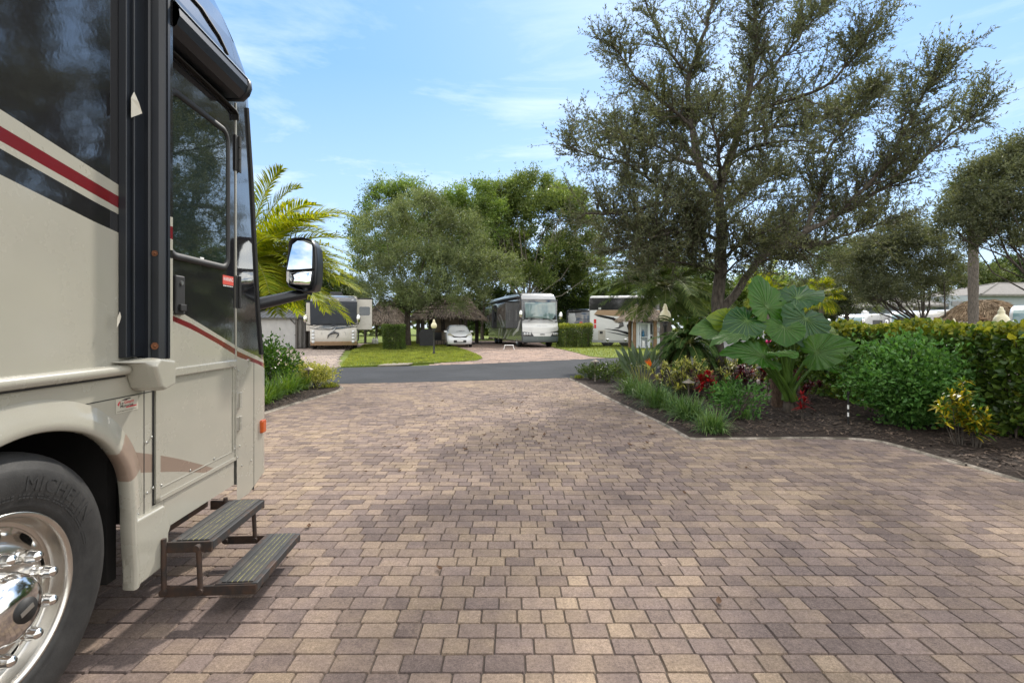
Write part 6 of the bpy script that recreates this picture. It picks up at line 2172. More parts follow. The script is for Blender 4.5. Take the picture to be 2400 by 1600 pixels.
m_teal2 = glassmat('bright_teal_windscreen', (0.16, 0.27, 0.28), 0.05)
c5 = rear_coach('motorhome', 'white coach with teal windscreen and roof dome left of the house door panel', 1985, 36, R(-62), 2.1, 5.5, 2.42, m_cwhite, m_teal2, (1.3, 2.15))
mb = MB(); mb.sphere((0.2, 2.0, 2.48), (.24, .24, .2), 12, 8); mb.build('satellite_dome', m_cwhite, c5.root)
c5.side('window', [(1.3, 1.4), (2.6, 1.4), (2.6, 1.95), (1.3, 1.95)], 1, m_wglass)
c5.side('window', [(3.2, 1.4), (4.4, 1.4), (4.4, 1.95), (3.2, 1.95)], 1, m_wglass)
c6 = rear_coach('motorhome', 'coach with tall curved windscreen just left of the dark rounded oak', 2117, 34, R(-40), 1.55, 5, 2.6, m_cwhite, m_teal2, (1.2, 2.35))
c7 = Coach('motorhome', 'beige coach flank with one dark window behind the dark rounded oak', gx(2200, 32), 33, R(-84), 2.3, 4.9, 2.62, m_cbeige, m_cbeige)
c7.root.location = (gx(2195, 32), 33.5, 0)
c7.side('window', [(.55, 1.45), (1.45, 1.45), (1.45, 1.85), (.55, 1.85)], 1, m_wglass)
c7.side('roof_line', [(.2, 2.38), (4.7, 2.38), (4.7, 2.48), (.2, 2.48)], 1, m_cwhite)
for y_ in (1.0, 3.8): c7.wheel(y_, 1)
c8 = rear_coach('motorhome', 'coach at the picture edge, only its teal windscreen corner beside the thatched roof', 2446, 21, R(-52), 2.2, 6, 2.45, m_cwhite, m_teal2, (1.25, 2.2))


# ---- cars
def car(name, label, x, y, yaw, W=1.72, L=4.0, Ht=1.55, body=None, group=None, detail=True):
    root = thing(name, label, 'car', (x, y, 0), yaw, group)
    # stations along the length: y, half width at sill / belt / roof edge, z of sill, belt, roof
    st = [(0.0, .62, .70, .45, .30, .62, .64), (.10, .76, .82, .55, .22, .72, .74), (.35, .82, .86, .60, .20, .86, .90), (.80, .84, .86, .62, .20, .96, 1.02), (1.05, .84, .86, .62, .20, 1.0, 1.08),
          (1.45, .84, .86, .58, .20, 1.02, 1.34), (1.85, .84, .86, .56, .20, 1.03, 1.50), (2.5, .84, .86, .57, .20, 1.05, 1.55), (3.2, .84, .86, .56, .20, 1.07, 1.50), (3.7, .82, .84, .54, .22, 1.08, 1.40), (3.92, .78, .80, .52, .28, 1.0, 1.15), (4.0, .7, .72, .5, .4, .8, .85)]
    sx, sy, sz = W / 1.72, L / 4.0, Ht / 1.55
    mb = MB()
    rings = []
    for (y_, a, b, c_, z0, z1, z2) in st:
        h_ = [(a, z0), (b, z0 + (z1 - z0) * .45), (b - .02, z1), (c_ + .05, z1 + (z2 - z1) * .88), (c_ - .06, z2 - .003), (c_ * .5, z2 + .012)]
        full = [(-u, v_) for u, v_ in h_] + [(u, v_) for u, v_ in h_[::-1]]
        rings.append([(u * sx, y_ * sy, v_ * sz) for u, v_ in full])
    mb.loft(rings, 0, closed=True, smooth=True, caps=True)
    mb.build('body', body, root)
    yw = lambda z: (1.05 + (z / sz - 1.06) * (1.85 - 1.05) / (1.52 - 1.06)) * sy
    mb = MB()
    g_ = []
    for z in np.linspace(1.09, 1.46, 6) * sz:
        w_ = (.74 - (z / sz - 1.09) * .40) * sx
        g_.append([(w_ * u, yw(z) - .035 + .05 * u * u, z) for u in np.linspace(-1, 1, 9)])
    mb.loft(g_, 0, closed=False)
    e = g_[0] + [r[-1] for r in g_[1:-1]] + g_[-1][::-1] + [r[0] for r in g_[1:-1]][::-1]
    m = len(e)
    mb.add(e + [(p[0] * .98, p[1] + .05, p[2]) for p in e], [(i, (i + 1) % m, (i + 1) % m + m, i + m) for i in range(m)])
    mb.build('windshield', m_teal, root)
    for sg in (-1, 1):
        mb = MB()
        mb.prism([(1.25, 1.08), (2.15, 1.09), (2.1, 1.42), (1.75, 1.40)], lambda a, b, d: (sg * (.80 * sx - (b - 1.05) * .52 + d), a * sy, b * sz), -.02, .02)
        mb.prism([(2.25, 1.09), (3.3, 1.12), (3.15, 1.40), (2.2, 1.42)], lambda a, b, d: (sg * (.80 * sx - (b - 1.05) * .52 + d), a * sy, b * sz), -.02, .02)
        mb.build('side_window', m_wglass, root)
        mb = MB()
        mb.prism([(.36, .70), (.82, .80), (.80, .93), (.66, .99), (.40, .80)], lambda a, b, d: (sg * a * sx, (.02 + (a - .36) ** 2 * .75 + (b - .6) * .72 + d) * sy, b * sz), -.05, .06)
        mb.build('headlight', simple('amber_tinted_headlamp', (0.42, 0.40, 0.30), 0.1, 0.2, 0.15, 30, 0, 60, .8) if 'amber_tinted_headlamp' not in bpy.data.materials else bpy.data.materials['amber_tinted_headlamp'], root)
        mb = MB()
        mb.box(sg * .80 * sx, sg * 1.0 * sx, 1.20 * sy, 1.30 * sy, 1.02 * sz, 1.15 * sz) if sg > 0 else mb.box(-1.0 * sx, -.80 * sx, 1.20 * sy, 1.30 * sy, 1.02 * sz, 1.15 * sz)
        mb.build('mirror', body, root, (0, 0, 0), None, .03)
        for y_ in (.72, 3.25):
            mb = MB()
            M = Matrix.Translation((sg * .83 * sx, y_ * sy, .29)) @ Matrix.Rotation(R(90 * sg), 4, 'Y')
            mb.lathe([(.19, .0), (.27, .02), (.30, -.02), (.30, -.18), (.15, -.2)], 22, 0, M)
            w_ = mb.build('wheel', m_tyre2, root)
            mb = MB()
            mb.lathe([(0, .02), (.06, .02), (.17, -.02), (.195, .012)], 18, 0, M)
            mb.build('rim', m_alum, w_)
        mb = MB()
        mb.prism([(.46, .36), (.66, .40), (.70, .48), (.50, .46)], lambda a, b, d: (sg * a * sx, .06 * sy + a * a * .12 + d, b * sz), -.04, .06)
        mb.build('fog_lamp', m_plastic, root)
    mb = MB()
    mb.prism([(-.42, .68), (.42, .68), (.52, .80), (.10, .735), (-.10, .735), (-.52, .80)], lambda a, b, d: (a * sx, (.0 + a * a * .35 + (b - .6) * .25 + d) * sy, b * sz), -.05, .05)
    mb.build('grille', m_plastic, root)
    mb = MB()
    mb.box(-.42 * sx, .42 * sx, -.03, .05, .32 * sz, .50 * sz)
    lo = mb.build('air_intake', m_plastic, root, (0, 0, 0), None, .03)
    mb = MB(); mb.box(-.22, .22, -.05, -.02, .40, .50)
    mb.build('licence_plate', m_white, root, (0, 0, 0), None, .006)
    mb = MB()
    mb.tube([(-.06, -.035, .74), (-.05, -.045, .69), (0.05, -.045, .69), (.06, -.035, .74)], .010, 5)
    mb.tube([(-.045, -.045, .715), (.045, -.045, .715)], .008, 5)
    mb.build('emblem', m_chrome, root)
    mb = MB()
    for sg in (-1, 1): mb.tube([(sg * .1 - .1, yw(1.09) - .06, 1.085 * sz), (sg * .1 + .32, yw(1.12) - .06, 1.13 * sz)], .010, 5)
    mb.build('wiper', m_plastic, root)
    return root


m_carwhite = paint('white_car_paint', (0.72, 0.73, 0.74), 0.2, 0.7, 0.03, 0.0, 100, 0)
car('car', 'small white hatchback parked nose out under the grey-green oak', gx(1080, 35.5), 35.0, R(11), 1.82, 4.0, 1.60, m_carwhite)
car('car', 'silver car whose roof shows above the seagrape hedge behind the soft green bush', 10.6, 16.2, R(78), 1.8, 4.6, 1.42, m_csilver)
car('car', 'dark car whose roof line shows over the hedge before the grey house', gx(2110, 26), 26, R(84), 1.8, 4.6, 1.62, m_cblack)

# ================================================================== buildings, shelters, lamps
g = N('palm_thatch'); v = g.coord('Object')
geo = g.n('NewGeometry')
m_thatch = leafmat('palm_thatch_strand', (0.15, 0.12, 0.095), (0.36, 0.295, 0.235), 0.05, 0.9, 0.3, 1.2, (1, 1, 1))
m_thatch2 = leafmat('brown_thatch_strand', (0.14, 0.095, 0.055), (0.32, 0.235, 0.15), 0.05, 0.9, 0.25, 1.2, (1, 1, 1))
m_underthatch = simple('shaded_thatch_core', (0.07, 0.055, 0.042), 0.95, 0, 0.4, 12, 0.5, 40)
m_post = barkmat('cypress_post_wood', (0.12, 0.075, 0.045), (0.24, 0.155, 0.095), 12)
m_postd = barkmat('weathered_grey_post', (0.055, 0.048, 0.042), (0.13, 0.115, 0.10), 12)


def tiki(name, label, x, y, w, d, ze, zr, n, mat, post, posts, rz=0.0, fringe=0.35, ridge=0.35, pr=.11, sd=3, round_=False):
    """thatched shelter: hipped roof of overlapping palm strands on log posts"""
    r_ = np.random.default_rng(sd)
    x = x * y / (y - d * .41) if abs(y) > 1 else x
    root = thing(name, label, 'thatched shelter', (x, y, 0), rz)
    mb = MB()
    a = ridge * w / 2
    prof = []
    K = 7
    rings = []
    N_ = 28
    for k in range(K + 1):
        t_ = k / K
        sw_ = 0.16 * math.sin(math.pi * t_) * (zr - ze) * (-.3 if not round_ else 1.1)
        z = ze + (zr - ze) * t_ + sw_
        ring_ = []
        for i in range(N_):
            th_ = 2 * math.pi * i / N_
            e = .45 if not round_ else .9
            cx = math.copysign(abs(math.cos(th_)) ** e, math.cos(th_)); cy = math.copysign(abs(math.sin(th_)) ** e, math.sin(th_))
            ring_.append((cx * (w / 2 * (1 - t_) + a * t_), cy * (d / 2 * (1 - t_) + .05 * t_), z))
        rings.append(ring_)
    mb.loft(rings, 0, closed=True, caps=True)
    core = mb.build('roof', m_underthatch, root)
    # strands
    i = r_.integers(0, N_, n); u = r_.random(n); t_ = np.minimum(r_.random(n) ** 1.1, .999)
    RG = np.array(rings)
    k = np.floor(t_ * K).astype(int); f = (t_ * K - k)[:, None]
    A = RG[k, i] * (1 - u)[:, None] + RG[k, (i + 1) % N_] * u[:, None]
    B_ = RG[k + 1, i] * (1 - u)[:, None] + RG[k + 1, (i + 1) % N_] * u[:, None]
    P = A * (1 - f) + B_ * f
    D = unit(A - B_)
    D = unit(D + r_.normal(size=D.shape) * .16 + np.array([0, 0, -.1]))
    out = P.copy(); out[:, 2] = 0; out = unit(out)
    P = P + out * (.03 + .05 * r_.random((n, 1))) + np.array([0, 0, .05])
    L = fringe * r_.uniform(.5, 1.25, n)
    leaf_obj('thatch', P, D, L, np.full(n, .035) * r_.uniform(.6, 1.6, n), mat, core, 'thin', .05)
    for (px, py) in posts:
        mb = MB()
        mb.tube([(px, py, -.05), (px + .01, py, ze * .5), (px, py, ze + .25)], [pr * 1.05, pr, pr * .95], 10)
        mb.build('post', post, root)
    mb = MB()
    for s_ in (-1, 1):
        mb.tube([(-w / 2 + .3, s_ * (d / 2 - .35), ze + .05), (w / 2 - .3, s_ * (d / 2 - .35), ze + .05)], .07, 8)
        mb.tube([(s_ * (w / 2 - .35), -d / 2 + .3, ze + .13), (s_ * (w / 2 - .35), d / 2 - .3, ze + .13)], .07, 8)
    mb.build('beam', post, root)
    return root


# behind the white car
Y = 41
s = Y / F
tiki('tiki_hut', 'wide thatched shelter on dark posts behind the white car', gx(1052, Y), Y + 2.5, 178 * s, 6.0, hz_(745, Y), hz_(688, Y), 14000, m_thatch, m_postd,
     [(-2.35, -2.4), (-2.0, -2.3), (-.55, 0.2), (1.15, -2.2), (1.55, -2.4), (2.4, 1.8)], 0.05, .5, .45, .17, 3)
Y = 45
s = Y / F
tiki('tiki_hut', 'thatched roof half hidden between the pale coach and the lawn oak', gx(903, Y), Y + 2.5, 105 * s, 5.5, hz_(757, Y), hz_(702, Y), 9000, m_thatch, m_postd,
     [(-1.4, -2), (1.5, -2), (-1.4, 1.8), (1.5, 1.8)], 0, .5, .25, .12, 4)
Y = 32.5
s = Y / F
th3 = tiki('tiki_hut', 'small thatched shelter over white cabinets beside the dark feather palm', gx(1505, Y), Y + 1.1, 100 * s, 2.3, hz_(747, Y), hz_(712, Y), 8000, m_thatch, m_post,
           [(gx(1480, Y) - gx(1505, Y), -.85), (gx(1529, Y) - gx(1505, Y), -.85), (1.15, .8), (-.6, .8)], 0, .42, .3, .12, 5)
Y = 27
s = Y / F
tiki('tiki_hut', 'brown dome-shaped thatched roof beyond the seagrape hedge', gx(2320, Y), Y + 1.8, 168 * s, 3.6, hz_(749, Y), hz_(700, Y), 12000, m_thatch2, m_post,
     [(-1.35, -1.2), (.45, -1.3), (1.5, 1.2), (-1.3, 1.3)], 0, .34, .18, .1, 6, True)
Y = 30
s = Y / F
tiki('tiki_hut', 'grey thatched peak showing above the elephant ears', gx(1843, Y), Y + 1.5, 95 * s, 3.2, hz_(715, Y), hz_(676, Y), 6000, m_thatch, m_post,
     [(-1.0, -1.2), (1.0, -1.2), (1.0, 1.2), (-1.0, 1.2)], 0, .4, .1, .1, 8)

# white cabinets in the small shelter
m_cab = simple('white_cabinet_paint', (0.60, 0.64, 0.68), 0.5, 0, 0.06, 3, 0.05, 30)
Y = 33.0
root = thing('cabinet', 'white outdoor cabinet with open dark shelf between the shelter posts', 'cabinet', (gx(1510, Y), Y, 0))
s = Y / F
mb = MB()
xa, xb = gx(1485, Y) - gx(1510, Y), gx(1524, Y) - gx(1510, Y)
z1 = hz_(757, Y)
for (x0_, x1_) in ((xa, xa + .40), (xa + .425, xa + .50), (xb - .16, xb)):
    mb.box(x0_, x1_, 0, .5, .05, z1)
mb.box(xa + .5, xb - .16, .42, .5, .05, z1); mb.box(xa + .5, xb - .16, .0, .42, z1 - .06, z1); mb.box(xa + .5, xb - .16, .02, .42, .05, .10); mb.box(xa + .5, xb - .16, .04, .42, .75, .79)
mb.build('carcass', m_cab, root, (0, 0, 0), None, .01)
mb = MB(); mb.box(xa + .385, xa + .395, -.012, .001, .9, 1.1); mb.build('handle', m_plastic, root)
mb = MB()
mb.lathe([(.0, .79), (.09, .79), (.10, .85), (.09, 1.12), (.04, 1.18), (.035, 1.26), (0, 1.27)], 14, 0, Matrix.Translation((xa + .68, .18, 0)))
tag(mb.build('bottle', simple('blue_bottle', (.02, .12, .22), .3), None, (gx(1510, Y), Y, 0)), 'blue bottle standing on the shelf of the white cabinet', 'bottle')
mb = MB(); mb.lathe([(.0, .10), (.12, .10), (.13, .2), (.12, .46), (.10, .52), (0, .53)], 14, 0, Matrix.Translation((xa + .70, .2, 0)))
tag(mb.build('canister', m_white, None, (gx(1510, Y), Y, 0)), 'white canister in the bottom of the open cabinet', 'canister')
root = thing('cabinet', 'white cabinet with small dark screen behind the lamp post', 'cabinet', (gx(1548, Y), Y, 0))
mb = MB(); mb.box(-.42, .42, 0, .5, .05, hz_(757, Y)); mb.build('carcass', m_cab, root, (0, 0, 0), None, .01)
mb = MB(); mb.box(-.30, .12, -.02, .01, hz_(779, Y), hz_(768, Y)); mb.build('screen', m_wglass, root, (0, 0, 0), None, .01)

# things under and near the shelters
def at_ground(px, py): return gp(px, py)


Y = 36.5
root = thing('grill', 'covered black barbecue beside the shelter post behind the lamp', 'barbecue', (gx(1000, Y), Y, 0), 0.15)
mb = MB()
mb.loft([[(u * sx_, v_ * .35, z) for u, v_ in ((-1, -1), (1, -1), (1, 1), (-1, 1))] for z, sx_ in ((.03, .50), (.5, .53), (.85, .62), (1.0, .60), (1.22, .42), (1.30, .30))], 0, smooth=False, caps=True)
mb.build('cover', simple('black_vinyl_cover', (.016, .016, .018), .55, 0, .3, 5, .4, 18), root, (0, 0, 0), None, .05)
mb = MB(); mb.box(-.86, -.5, -.3, .3, .80, .85); mb.build('side_shelf', m_plastic, root)
root = thing('patio_chair', 'dark patio chair beside the white car under the thatch', 'chair', (gx(1030, 38), 38, 0), 0.5)
mb = MB(); mb.box(-.28, .28, -.28, .28, .40, .46); mb.build('seat', m_plastic, root, (0, 0, 0), None, .02)
mb = MB(); mb.box(-.28, .28, .24, .30, .46, 1.05); mb.build('backrest', m_plastic, root, (0, 0, 0), None, .02)
for sx_ in (-.25, .25):
    for sy_ in (-.25, .25):
        mb = MB(); mb.cyl((sx_, sy_, 0), (sx_, sy_, .42), .02, n=6); mb.build('leg', m_plastic, root)
m_counter = simple('tan_counter', (.30, .25, .18), .6, 0, .15, 3, .1, 20)
Y = 43.5
root = thing('bar_counter', 'tan bar counter under the wide thatched shelter', 'counter', (gx(1045, Y), Y, 0))
mb = MB(); mb.box(-1.3, 1.3, 0, .6, 0, 1.02); mb.build('base', m_counter, root, (0, 0, 0), None, .01)
mb = MB(); mb.box(-1.45, 1.45, -.12, .72, 1.02, 1.08); mb.build('top', m_post, root, (0, 0, 0), None, .01)
mb = MB(); mb.box(-1.3, 1.3, .55, .62, 1.08, 2.2); mb.build('back_wall', m_counter, root)
# step stool beside the two-tone coach
x, y = gp(1193, 819)
root = thing('step_stool', 'little white step stool on the pavers beside the two-tone coach', 'stool', (x, y, 0))
mb = MB(); mb.box(-.30, .30, -.16, .16, .26, .30); mb.build('seat', m_white, root, (0, 0, 0), None, .012)
for sx_ in (-1, 1):
    mb = MB()
    for sy_ in (-.13, .13): mb.tube([(sx_ * .26, sy_, .27), (sx_ * .34, sy_ * 1.1, 0)], .022, 6)
    mb.tube([(sx_ * .30, -.135, .14), (sx_ * .30, .135, .14)], .018, 6)
    mb.build('leg', m_white, root)
# propane bottles and cooler near the left thatch
for k, px in enumerate((876, 882)):
    Y = 41
    mb = MB()
    mb.lathe([(0, .02), (.15, .02), (.155, .06), (.155, .34), (.12, .42), (.05, .45), (.05, .52), (.09, .53), (.09, .55), (0, .56)], 16)
    tag(mb.build('gas_bottle', m_white, None, (gx(px, Y), Y, .03)), 'white gas bottle standing on the grass behind the pale coach', 'gas bottle', 'gas bottles behind the pale coach')
Y = 40
root = thing('bicycle', 'dark bicycle leaning at the left edge of the clipped square hedge', 'bicycle', (gx(893, Y) - .25, 33, 0), 0.9)
for y_ in (-.5, .5):
    mb = MB()
    mb.tube([(0, y_ + .32 * math.cos(t_), .33 + .32 * math.sin(t_)) for t_ in [2 * math.pi * k / 20 for k in range(21)]], .022, 6)
    mb.build('wheel', m_tyre2, root)
mb = MB()
for p_, q_ in (((0, -.5, .33), (0, -.12, .80)), ((0, -.12, .80), (0, .38, .82)), ((0, .38, .82), (0, .0, .30)), ((0, -.12, .80), (0, .0, .30)), ((0, -.5, .33), (0, .0, .30)), ((0, .5, .33), (0, .37, .95))):
    mb.tube([p_, q_], .018, 6)
mb.build('frame', m_plastic, root)
mb = MB(); mb.tube([(-.26, .34, .98), (0, .37, .96), (.26, .34, .98)], .016, 6); mb.build('handlebar', m_plastic, root)
mb = MB(); mb.box(-.06, .06, -.26, .02, .84, .90); mb.build('saddle', m_plastic, root, (0, 0, 0), None, .02)

# ---- gazebo
m_gmetal = simple('dark_ribbed_roofing', (.075, .072, .068), .45, .3, .15, 4)
m_gcloth = simple('pale_grey_canvas', (.36, .355, .345), .85, 0, .07, 2.5, .15, 9)
m_gpost = simple('brown_grey_frame', (.07, .062, .055), .6, 0, .15, 6)
Y = 33.2
s = Y / F
gz_x = gx(640, Y)
root = thing('gazebo', 'grey curtained gazebo with dark ribbed metal roof', 'gazebo', (gz_x, Y + 1.7, 0), R(-6))
hw, hd_ = 1.85, 1.7
zc_ = hz_(744, Y)
cv = MB()
for (p_, q_) in (((-hw, -hd_), (hw, -hd_)), ((hw, -hd_), (hw, hd_)), ((-hw, hd_), (-hw, -hd_))):
    n_ = 40
    rows = []
    for z in (0.04, .8, 1.5, zc_ - .05):
        row = []
        for k in range(n_ + 1):
            t_ = k / n_
            amp = .025 if p_[1] == q_[1] and p_[1] < 0 else .07
            wv = amp * math.sin(t_ * 34) + .6 * amp * math.sin(t_ * 71 + 1)
            dx, dy = q_[0] - p_[0], q_[1] - p_[1]
            L_ = math.hypot(dx, dy)
            row.append((p_[0] + dx * t_ - dy / L_ * wv * .6, p_[1] + dy * t_ + dx / L_ * wv * .6, z))
        rows.append(row)
    cv.loft(rows, 0, closed=False)
cv.build('curtain', m_gcloth, root)
for sx_ in (-1, 1):
    for sy_ in (-1, 1):
        mb = MB(); mb.box(sx_ * (hw + .03) - .07, sx_ * (hw + .03) + .07, sy_ * (hd_ + .03) - .07, sy_ * (hd_ + .03) + .07, 0, zc_)
        mb.build('post', m_gpost, root)
mb = MB()
for q in (.33, .66):
    mb.box(hw + .0, hw + .12, -hd_ + 2 * hd_ * q - .09, -hd_ + 2 * hd_ * q + .09, 0, zc_)
mb.tube([(hw - .55, -hd_ - .05, zc_), (hw - .02, -hd_ - .05, zc_ - .5)], .035, 6)
mb.tube([(hw + .02, -hd_ - .02, .9), (hw - .1, -hd_ - .08, .9)], .03, 6)
mb.build('brace', m_gpost, root)
mb = MB()
ov = .22
za, zb = zc_, hz_(716, Y)
E = [(-hw - ov, -hd_ - ov), (hw + ov, -hd_ - ov), (hw + ov, hd_ + ov), (-hw - ov, hd_ + ov)]
for k in range(4):
    a, b = E[k], E[(k + 1) % 4]
    ap = (0, 0, zb)
    mb.add([(*a, za), (*b, za), ap], [(0, 1, 2)])
    for q in range(1, 14):
        t_ = q / 14
        p_ = Vector((a[0] + (b[0] - a[0]) * t_, a[1] + (b[1] - a[1]) * t_, za))
        lim = 1 - abs(2 * t_ - 1)
        # ribs run up the slope and stop at the hip
        mid = Vector(((a[0] + b[0]) / 2, (a[1] + b[1]) / 2, za))
        up = (Vector(ap) - mid)
        mb.tube([p_ + Vector((0, 0, .012)), p_ + up * lim * .985 + Vector((0, 0, .012))], .018, 4)
mb.box(-hw - ov, hw + ov, -hd_ - ov, hd_ + ov, za - .10, za - .005)
for k in range(4): mb.tube([(*E[k], za + .02), (0, 0, zb + .03)], .03, 6)
mb.build('roof', m_gmetal, root)

# ---- house with tiled roofs
g = N('concrete_roof_tile'); v = g.coord('Object')
tl = g.noise(v, 6, 4, .6)
wv = g.n('TexWave', bands_direction='Z'); wv.inputs['Scale'].default_value = 3.2; wv.inputs['Distortion'].default_value = 0.4
g.l(v, wv.inputs['Vector'])
m_tile = g.done(g.bsdf(g.mix(1.0, g.ramp(tl, [(0.3, (.17, .162, .152)), (.7, (.26, .248, .235))]), g.ramp(wv.outputs['Fac'], [(0.0, .72), (.3, 1.0)]), 'MULTIPLY'), .95, 0, g.bump(wv.outputs['Fac'], .5, .03), 0, .08))
m_wall = simple('pale_blue_grey_stucco', (.30, .335, .37), .9, 0, .06, 2, .3, 30)
m_stone = simple('grey_stone_veneer', (.16, .15, .145), .9, 0, .45, 9, .6, 14)
m_trimw = simple('white_trim', (.72, .72, .71), .6, 0, .05, 3)
Y = 42
hx = gx(2330, Y)
house = thing('house', 'low grey house with hipped tile roofs beyond the hedge', 'house', (hx, Y, 0))
H_ = lambda py: hz_(py, Y)
hxx = lambda px: gx(px, Y) - hx


def hip(name, x0, x1, y0, y1, ze, zr, ridge_x0, ridge_x1, ov=.45):
    mb = MB()
    ym = (y0 + y1) / 2
    k_ = (Y + ym) / Y                 # the ridge stands farther back than the wall it was measured against
    ridge_x0, ridge_x1 = (ridge_x0 + hx) * k_ - hx, (ridge_x1 + hx) * k_ - hx
    zr = H + (zr - H) * k_
    v_ = [(x0 - ov, y0 - ov, ze), (x1 + ov, y0 - ov, ze), (x1 + ov, y1 + ov, ze), (x0 - ov, y1 + ov, ze), (ridge_x0, ym, zr), (ridge_x1, ym, zr)]
    mb.add(v_, [(0, 1, 5, 4), (1, 2, 5), (2, 3, 4, 5), (3, 0, 4)])
    mb.box(x0 - ov, x1 + ov, y0 - ov, y1 + ov, ze - .16, ze - .006)
    o = mb.build(name, m_tile, house)
    mb = MB()
    for a, b in ((0, 4), (1, 5), (4, 5), (2, 5), (3, 4)): mb.tube([v_[a], v_[b]], .09, 6)
    mb.build('ridge_cap', m_tile, o)
    return o


mb = MB()
mb.box(hxx(2225), hxx(2560), 0, 9, 0, H_(693))
mb.box(hxx(2050), hxx(2225), 1.0, 8, 0, H_(714))
mb.box(hxx(2040), hxx(2102), -2.5, 1.0, 0, H_(719))
mb.build('wall', m_wall, house)
hip('roof', hxx(2300), hxx(2560), 0, 9, H_(690), H_(664), hxx(2337), hxx(2520))
hip('roof', hxx(2200), hxx(2330), 0.5, 8, H_(713), H_(692), hxx(2240), hxx(2330))
hip('roof', hxx(2044), hxx(2128), -2.5, 4, H_(718), H_(694), hxx(2090), hxx(2125), .6)
mb = MB()
mb.box(hxx(2053), hxx(2060), -2.75, -2.45, 0, H_(722)); mb.box(hxx(2083), hxx(2106), -2.75, -2.45, 0, H_(722))
mb.build('stone_column', m_stone, house)
mb = MB(); mb.box(hxx(2061), hxx(2082), -2.62, -2.5, 0, H_(722)); mb.build('door_panel', m_trimw, house)
mb = MB(); mb.lathe([(.05, .9), (.09, 1.0), (.16, 1.3), (.12, 1.9), (.05, 2.2), (.09, 2.4), (.03, 2.55), (0, 2.56)], 12, 0, Matrix.Translation((hxx(2071), -2.8, 0)))
mb.build('door_ornament', m_plastic, house)
mb = MB(); mb.box(hxx(2230), hxx(2300), -.06, .0, H_(716), H_(706)); mb.build('window', m_wglass, house)

# ---- lamp posts
m_globe = simple('cream_lamp_globe', (.66, .60, .40), .35, 0, .08, 6, 0, 60, .3)
m_iron = simple('black_iron', (.014, .014, .014), .5, 0, .3, 10, .1, 60)


def lamp(label, x, y, zt_, r):
    root = thing('lamp_post', label, 'lamp post', (x, y, 0))
    zg = zt_ - r * 3.35
    mb = MB()
    mb.lathe([(.07, 0), (.07, .1), (.045, .16), (.042, zg - .12), (.06, zg - .08), (.06, zg - .03), (.04, zg)], 14)
    mb.lathe([(r * .55, zg), (r * .62, zg + .03), (r * .5, zg + .05), (0, zg + .05)], 14)
    mb.build('post', m_iron, root)
    mb = MB()
    mb.lathe([(r * .52, zg + .04), (r * .86, zg + r * .55), (r, zg + r * 1.05), (r * .93, zg + r * 1.6), (r * .66, zg + r * 2.05), (r * .44, zg + r * 2.25), (r * .42, zg + r * 2.5), (r * .46, zg + r * 2.65), (r * .33, zg + r * 2.85), (r * .24, zg + r * 3.05), (r * .27, zg + r * 3.15), (r * .15, zg + r * 3.32), (0, zg + r * 3.35)], 20)
    mb.build('globe', m_globe, root)
    return root


x, y = gp(1017, 831)
lamp('cream globe lamp on black post in the lawn island before the white car', x, y, hz_(748, y), .155)
lamp('cream globe lamp rising behind the bird of paradise and low palm', gx(1559, 13.6), 13.6, hz_(712, 13.6), .155)
lamp('largest cream globe lamp, above the seagrape hedge in front of the brown thatch', gx(2347, 11.9), 11.9, hz_(719, 11.9), .158)
lamp('small far globe lamp over the hedge left of the cabbage palm trunk', gx(2236, 26), 26, hz_(746, 26), .155)

m_bronze = simple('weathered_bronze', (.19, .165, .13), .55, .4, .25, 20)


def pathlight(label, x, y, h):
    root = thing('path_light', label, 'path light', (x, y, 0), 0, 'path lights in the planting beds')
    mb = MB(); mb.lathe([(.03, 0), (.016, .02), (.014, h - .09), (.026, h - .08), (.030, h - .03), (0, h - .03)], 12); mb.build('stake', m_bronze, root)
    mb = MB(); mb.lathe([(.115, h - .05), (.112, h - .042), (.045, h - .008), (.018, h + .004), (.016, h + .022), (0, h + .026)], 20); mb.build('shade', m_bronze, root)


x, y = gx(723, 11.4), 11.4
pathlight('path light standing up through the yellow shrubs', x, y, hz_(861, y))
x, y = gx(1395, 13.0), 13.0
pathlight('path light by the road at the far tip of the bed', x, y, hz_(843, y))
x, y = gx(1614, 9.0), 9.0
pathlight('path light in front of the yellow-striped bush', x, y, hz_(890, y))
# slim irrigation riser
x, y = gp(1988, 998)
root = thing('irrigation_riser', 'slim black and white irrigation riser at the bed front', 'sprinkler', (x, y, 0))
mb = MB(); mb.cyl((0, 0, 0), (0, 0, .46), .011, n=8); mb.build('pipe', m_iron, root)
mb = MB()
for z0_, z1_ in ((.14, .20), (.25, .31)): mb.cyl((0, 0, z0_), (0, 0, z1_), .013, n=8)
mb.build('white_band', m_white, root)
mb = MB(); mb.lathe([(.0, .45), (.018, .455), (.02, .49), (.012, .51), (0, .512)], 10); mb.build('nozzle', m_iron, root)
# pink bloom among the elephant ear stalks
x, y = gx(1797, 9.2), 9.2
root = thing('pink_flower', 'single bright pink bloom between the elephant ear leaves', 'flower', (x, y, 0))
mb = MB(); mb.tube([(0, 0, 0), (.02, 0, .6), (0, 0, hz_(806, 9.2))], .008, 5); mb.build('stem', m_petiole, root)
mb = MB()
zf = hz_(806, 9.2)
for k in range(5):
    a = 2 * math.pi * k / 5
    d = Vector((math.cos(a), math.sin(a) * .6, .8)); s_ = Vector((-math.sin(a), math.cos(a), 0))
    c_ = Vector((0, 0, zf))
    mb.add([c_, c_ + d * .05 + s_ * .035, c_ + d * .10, c_ + d * .05 - s_ * .035], [(0, 1, 2, 3)])
mb.build('petals', simple('pink_petal', (.75, .05, .22), .5), root)

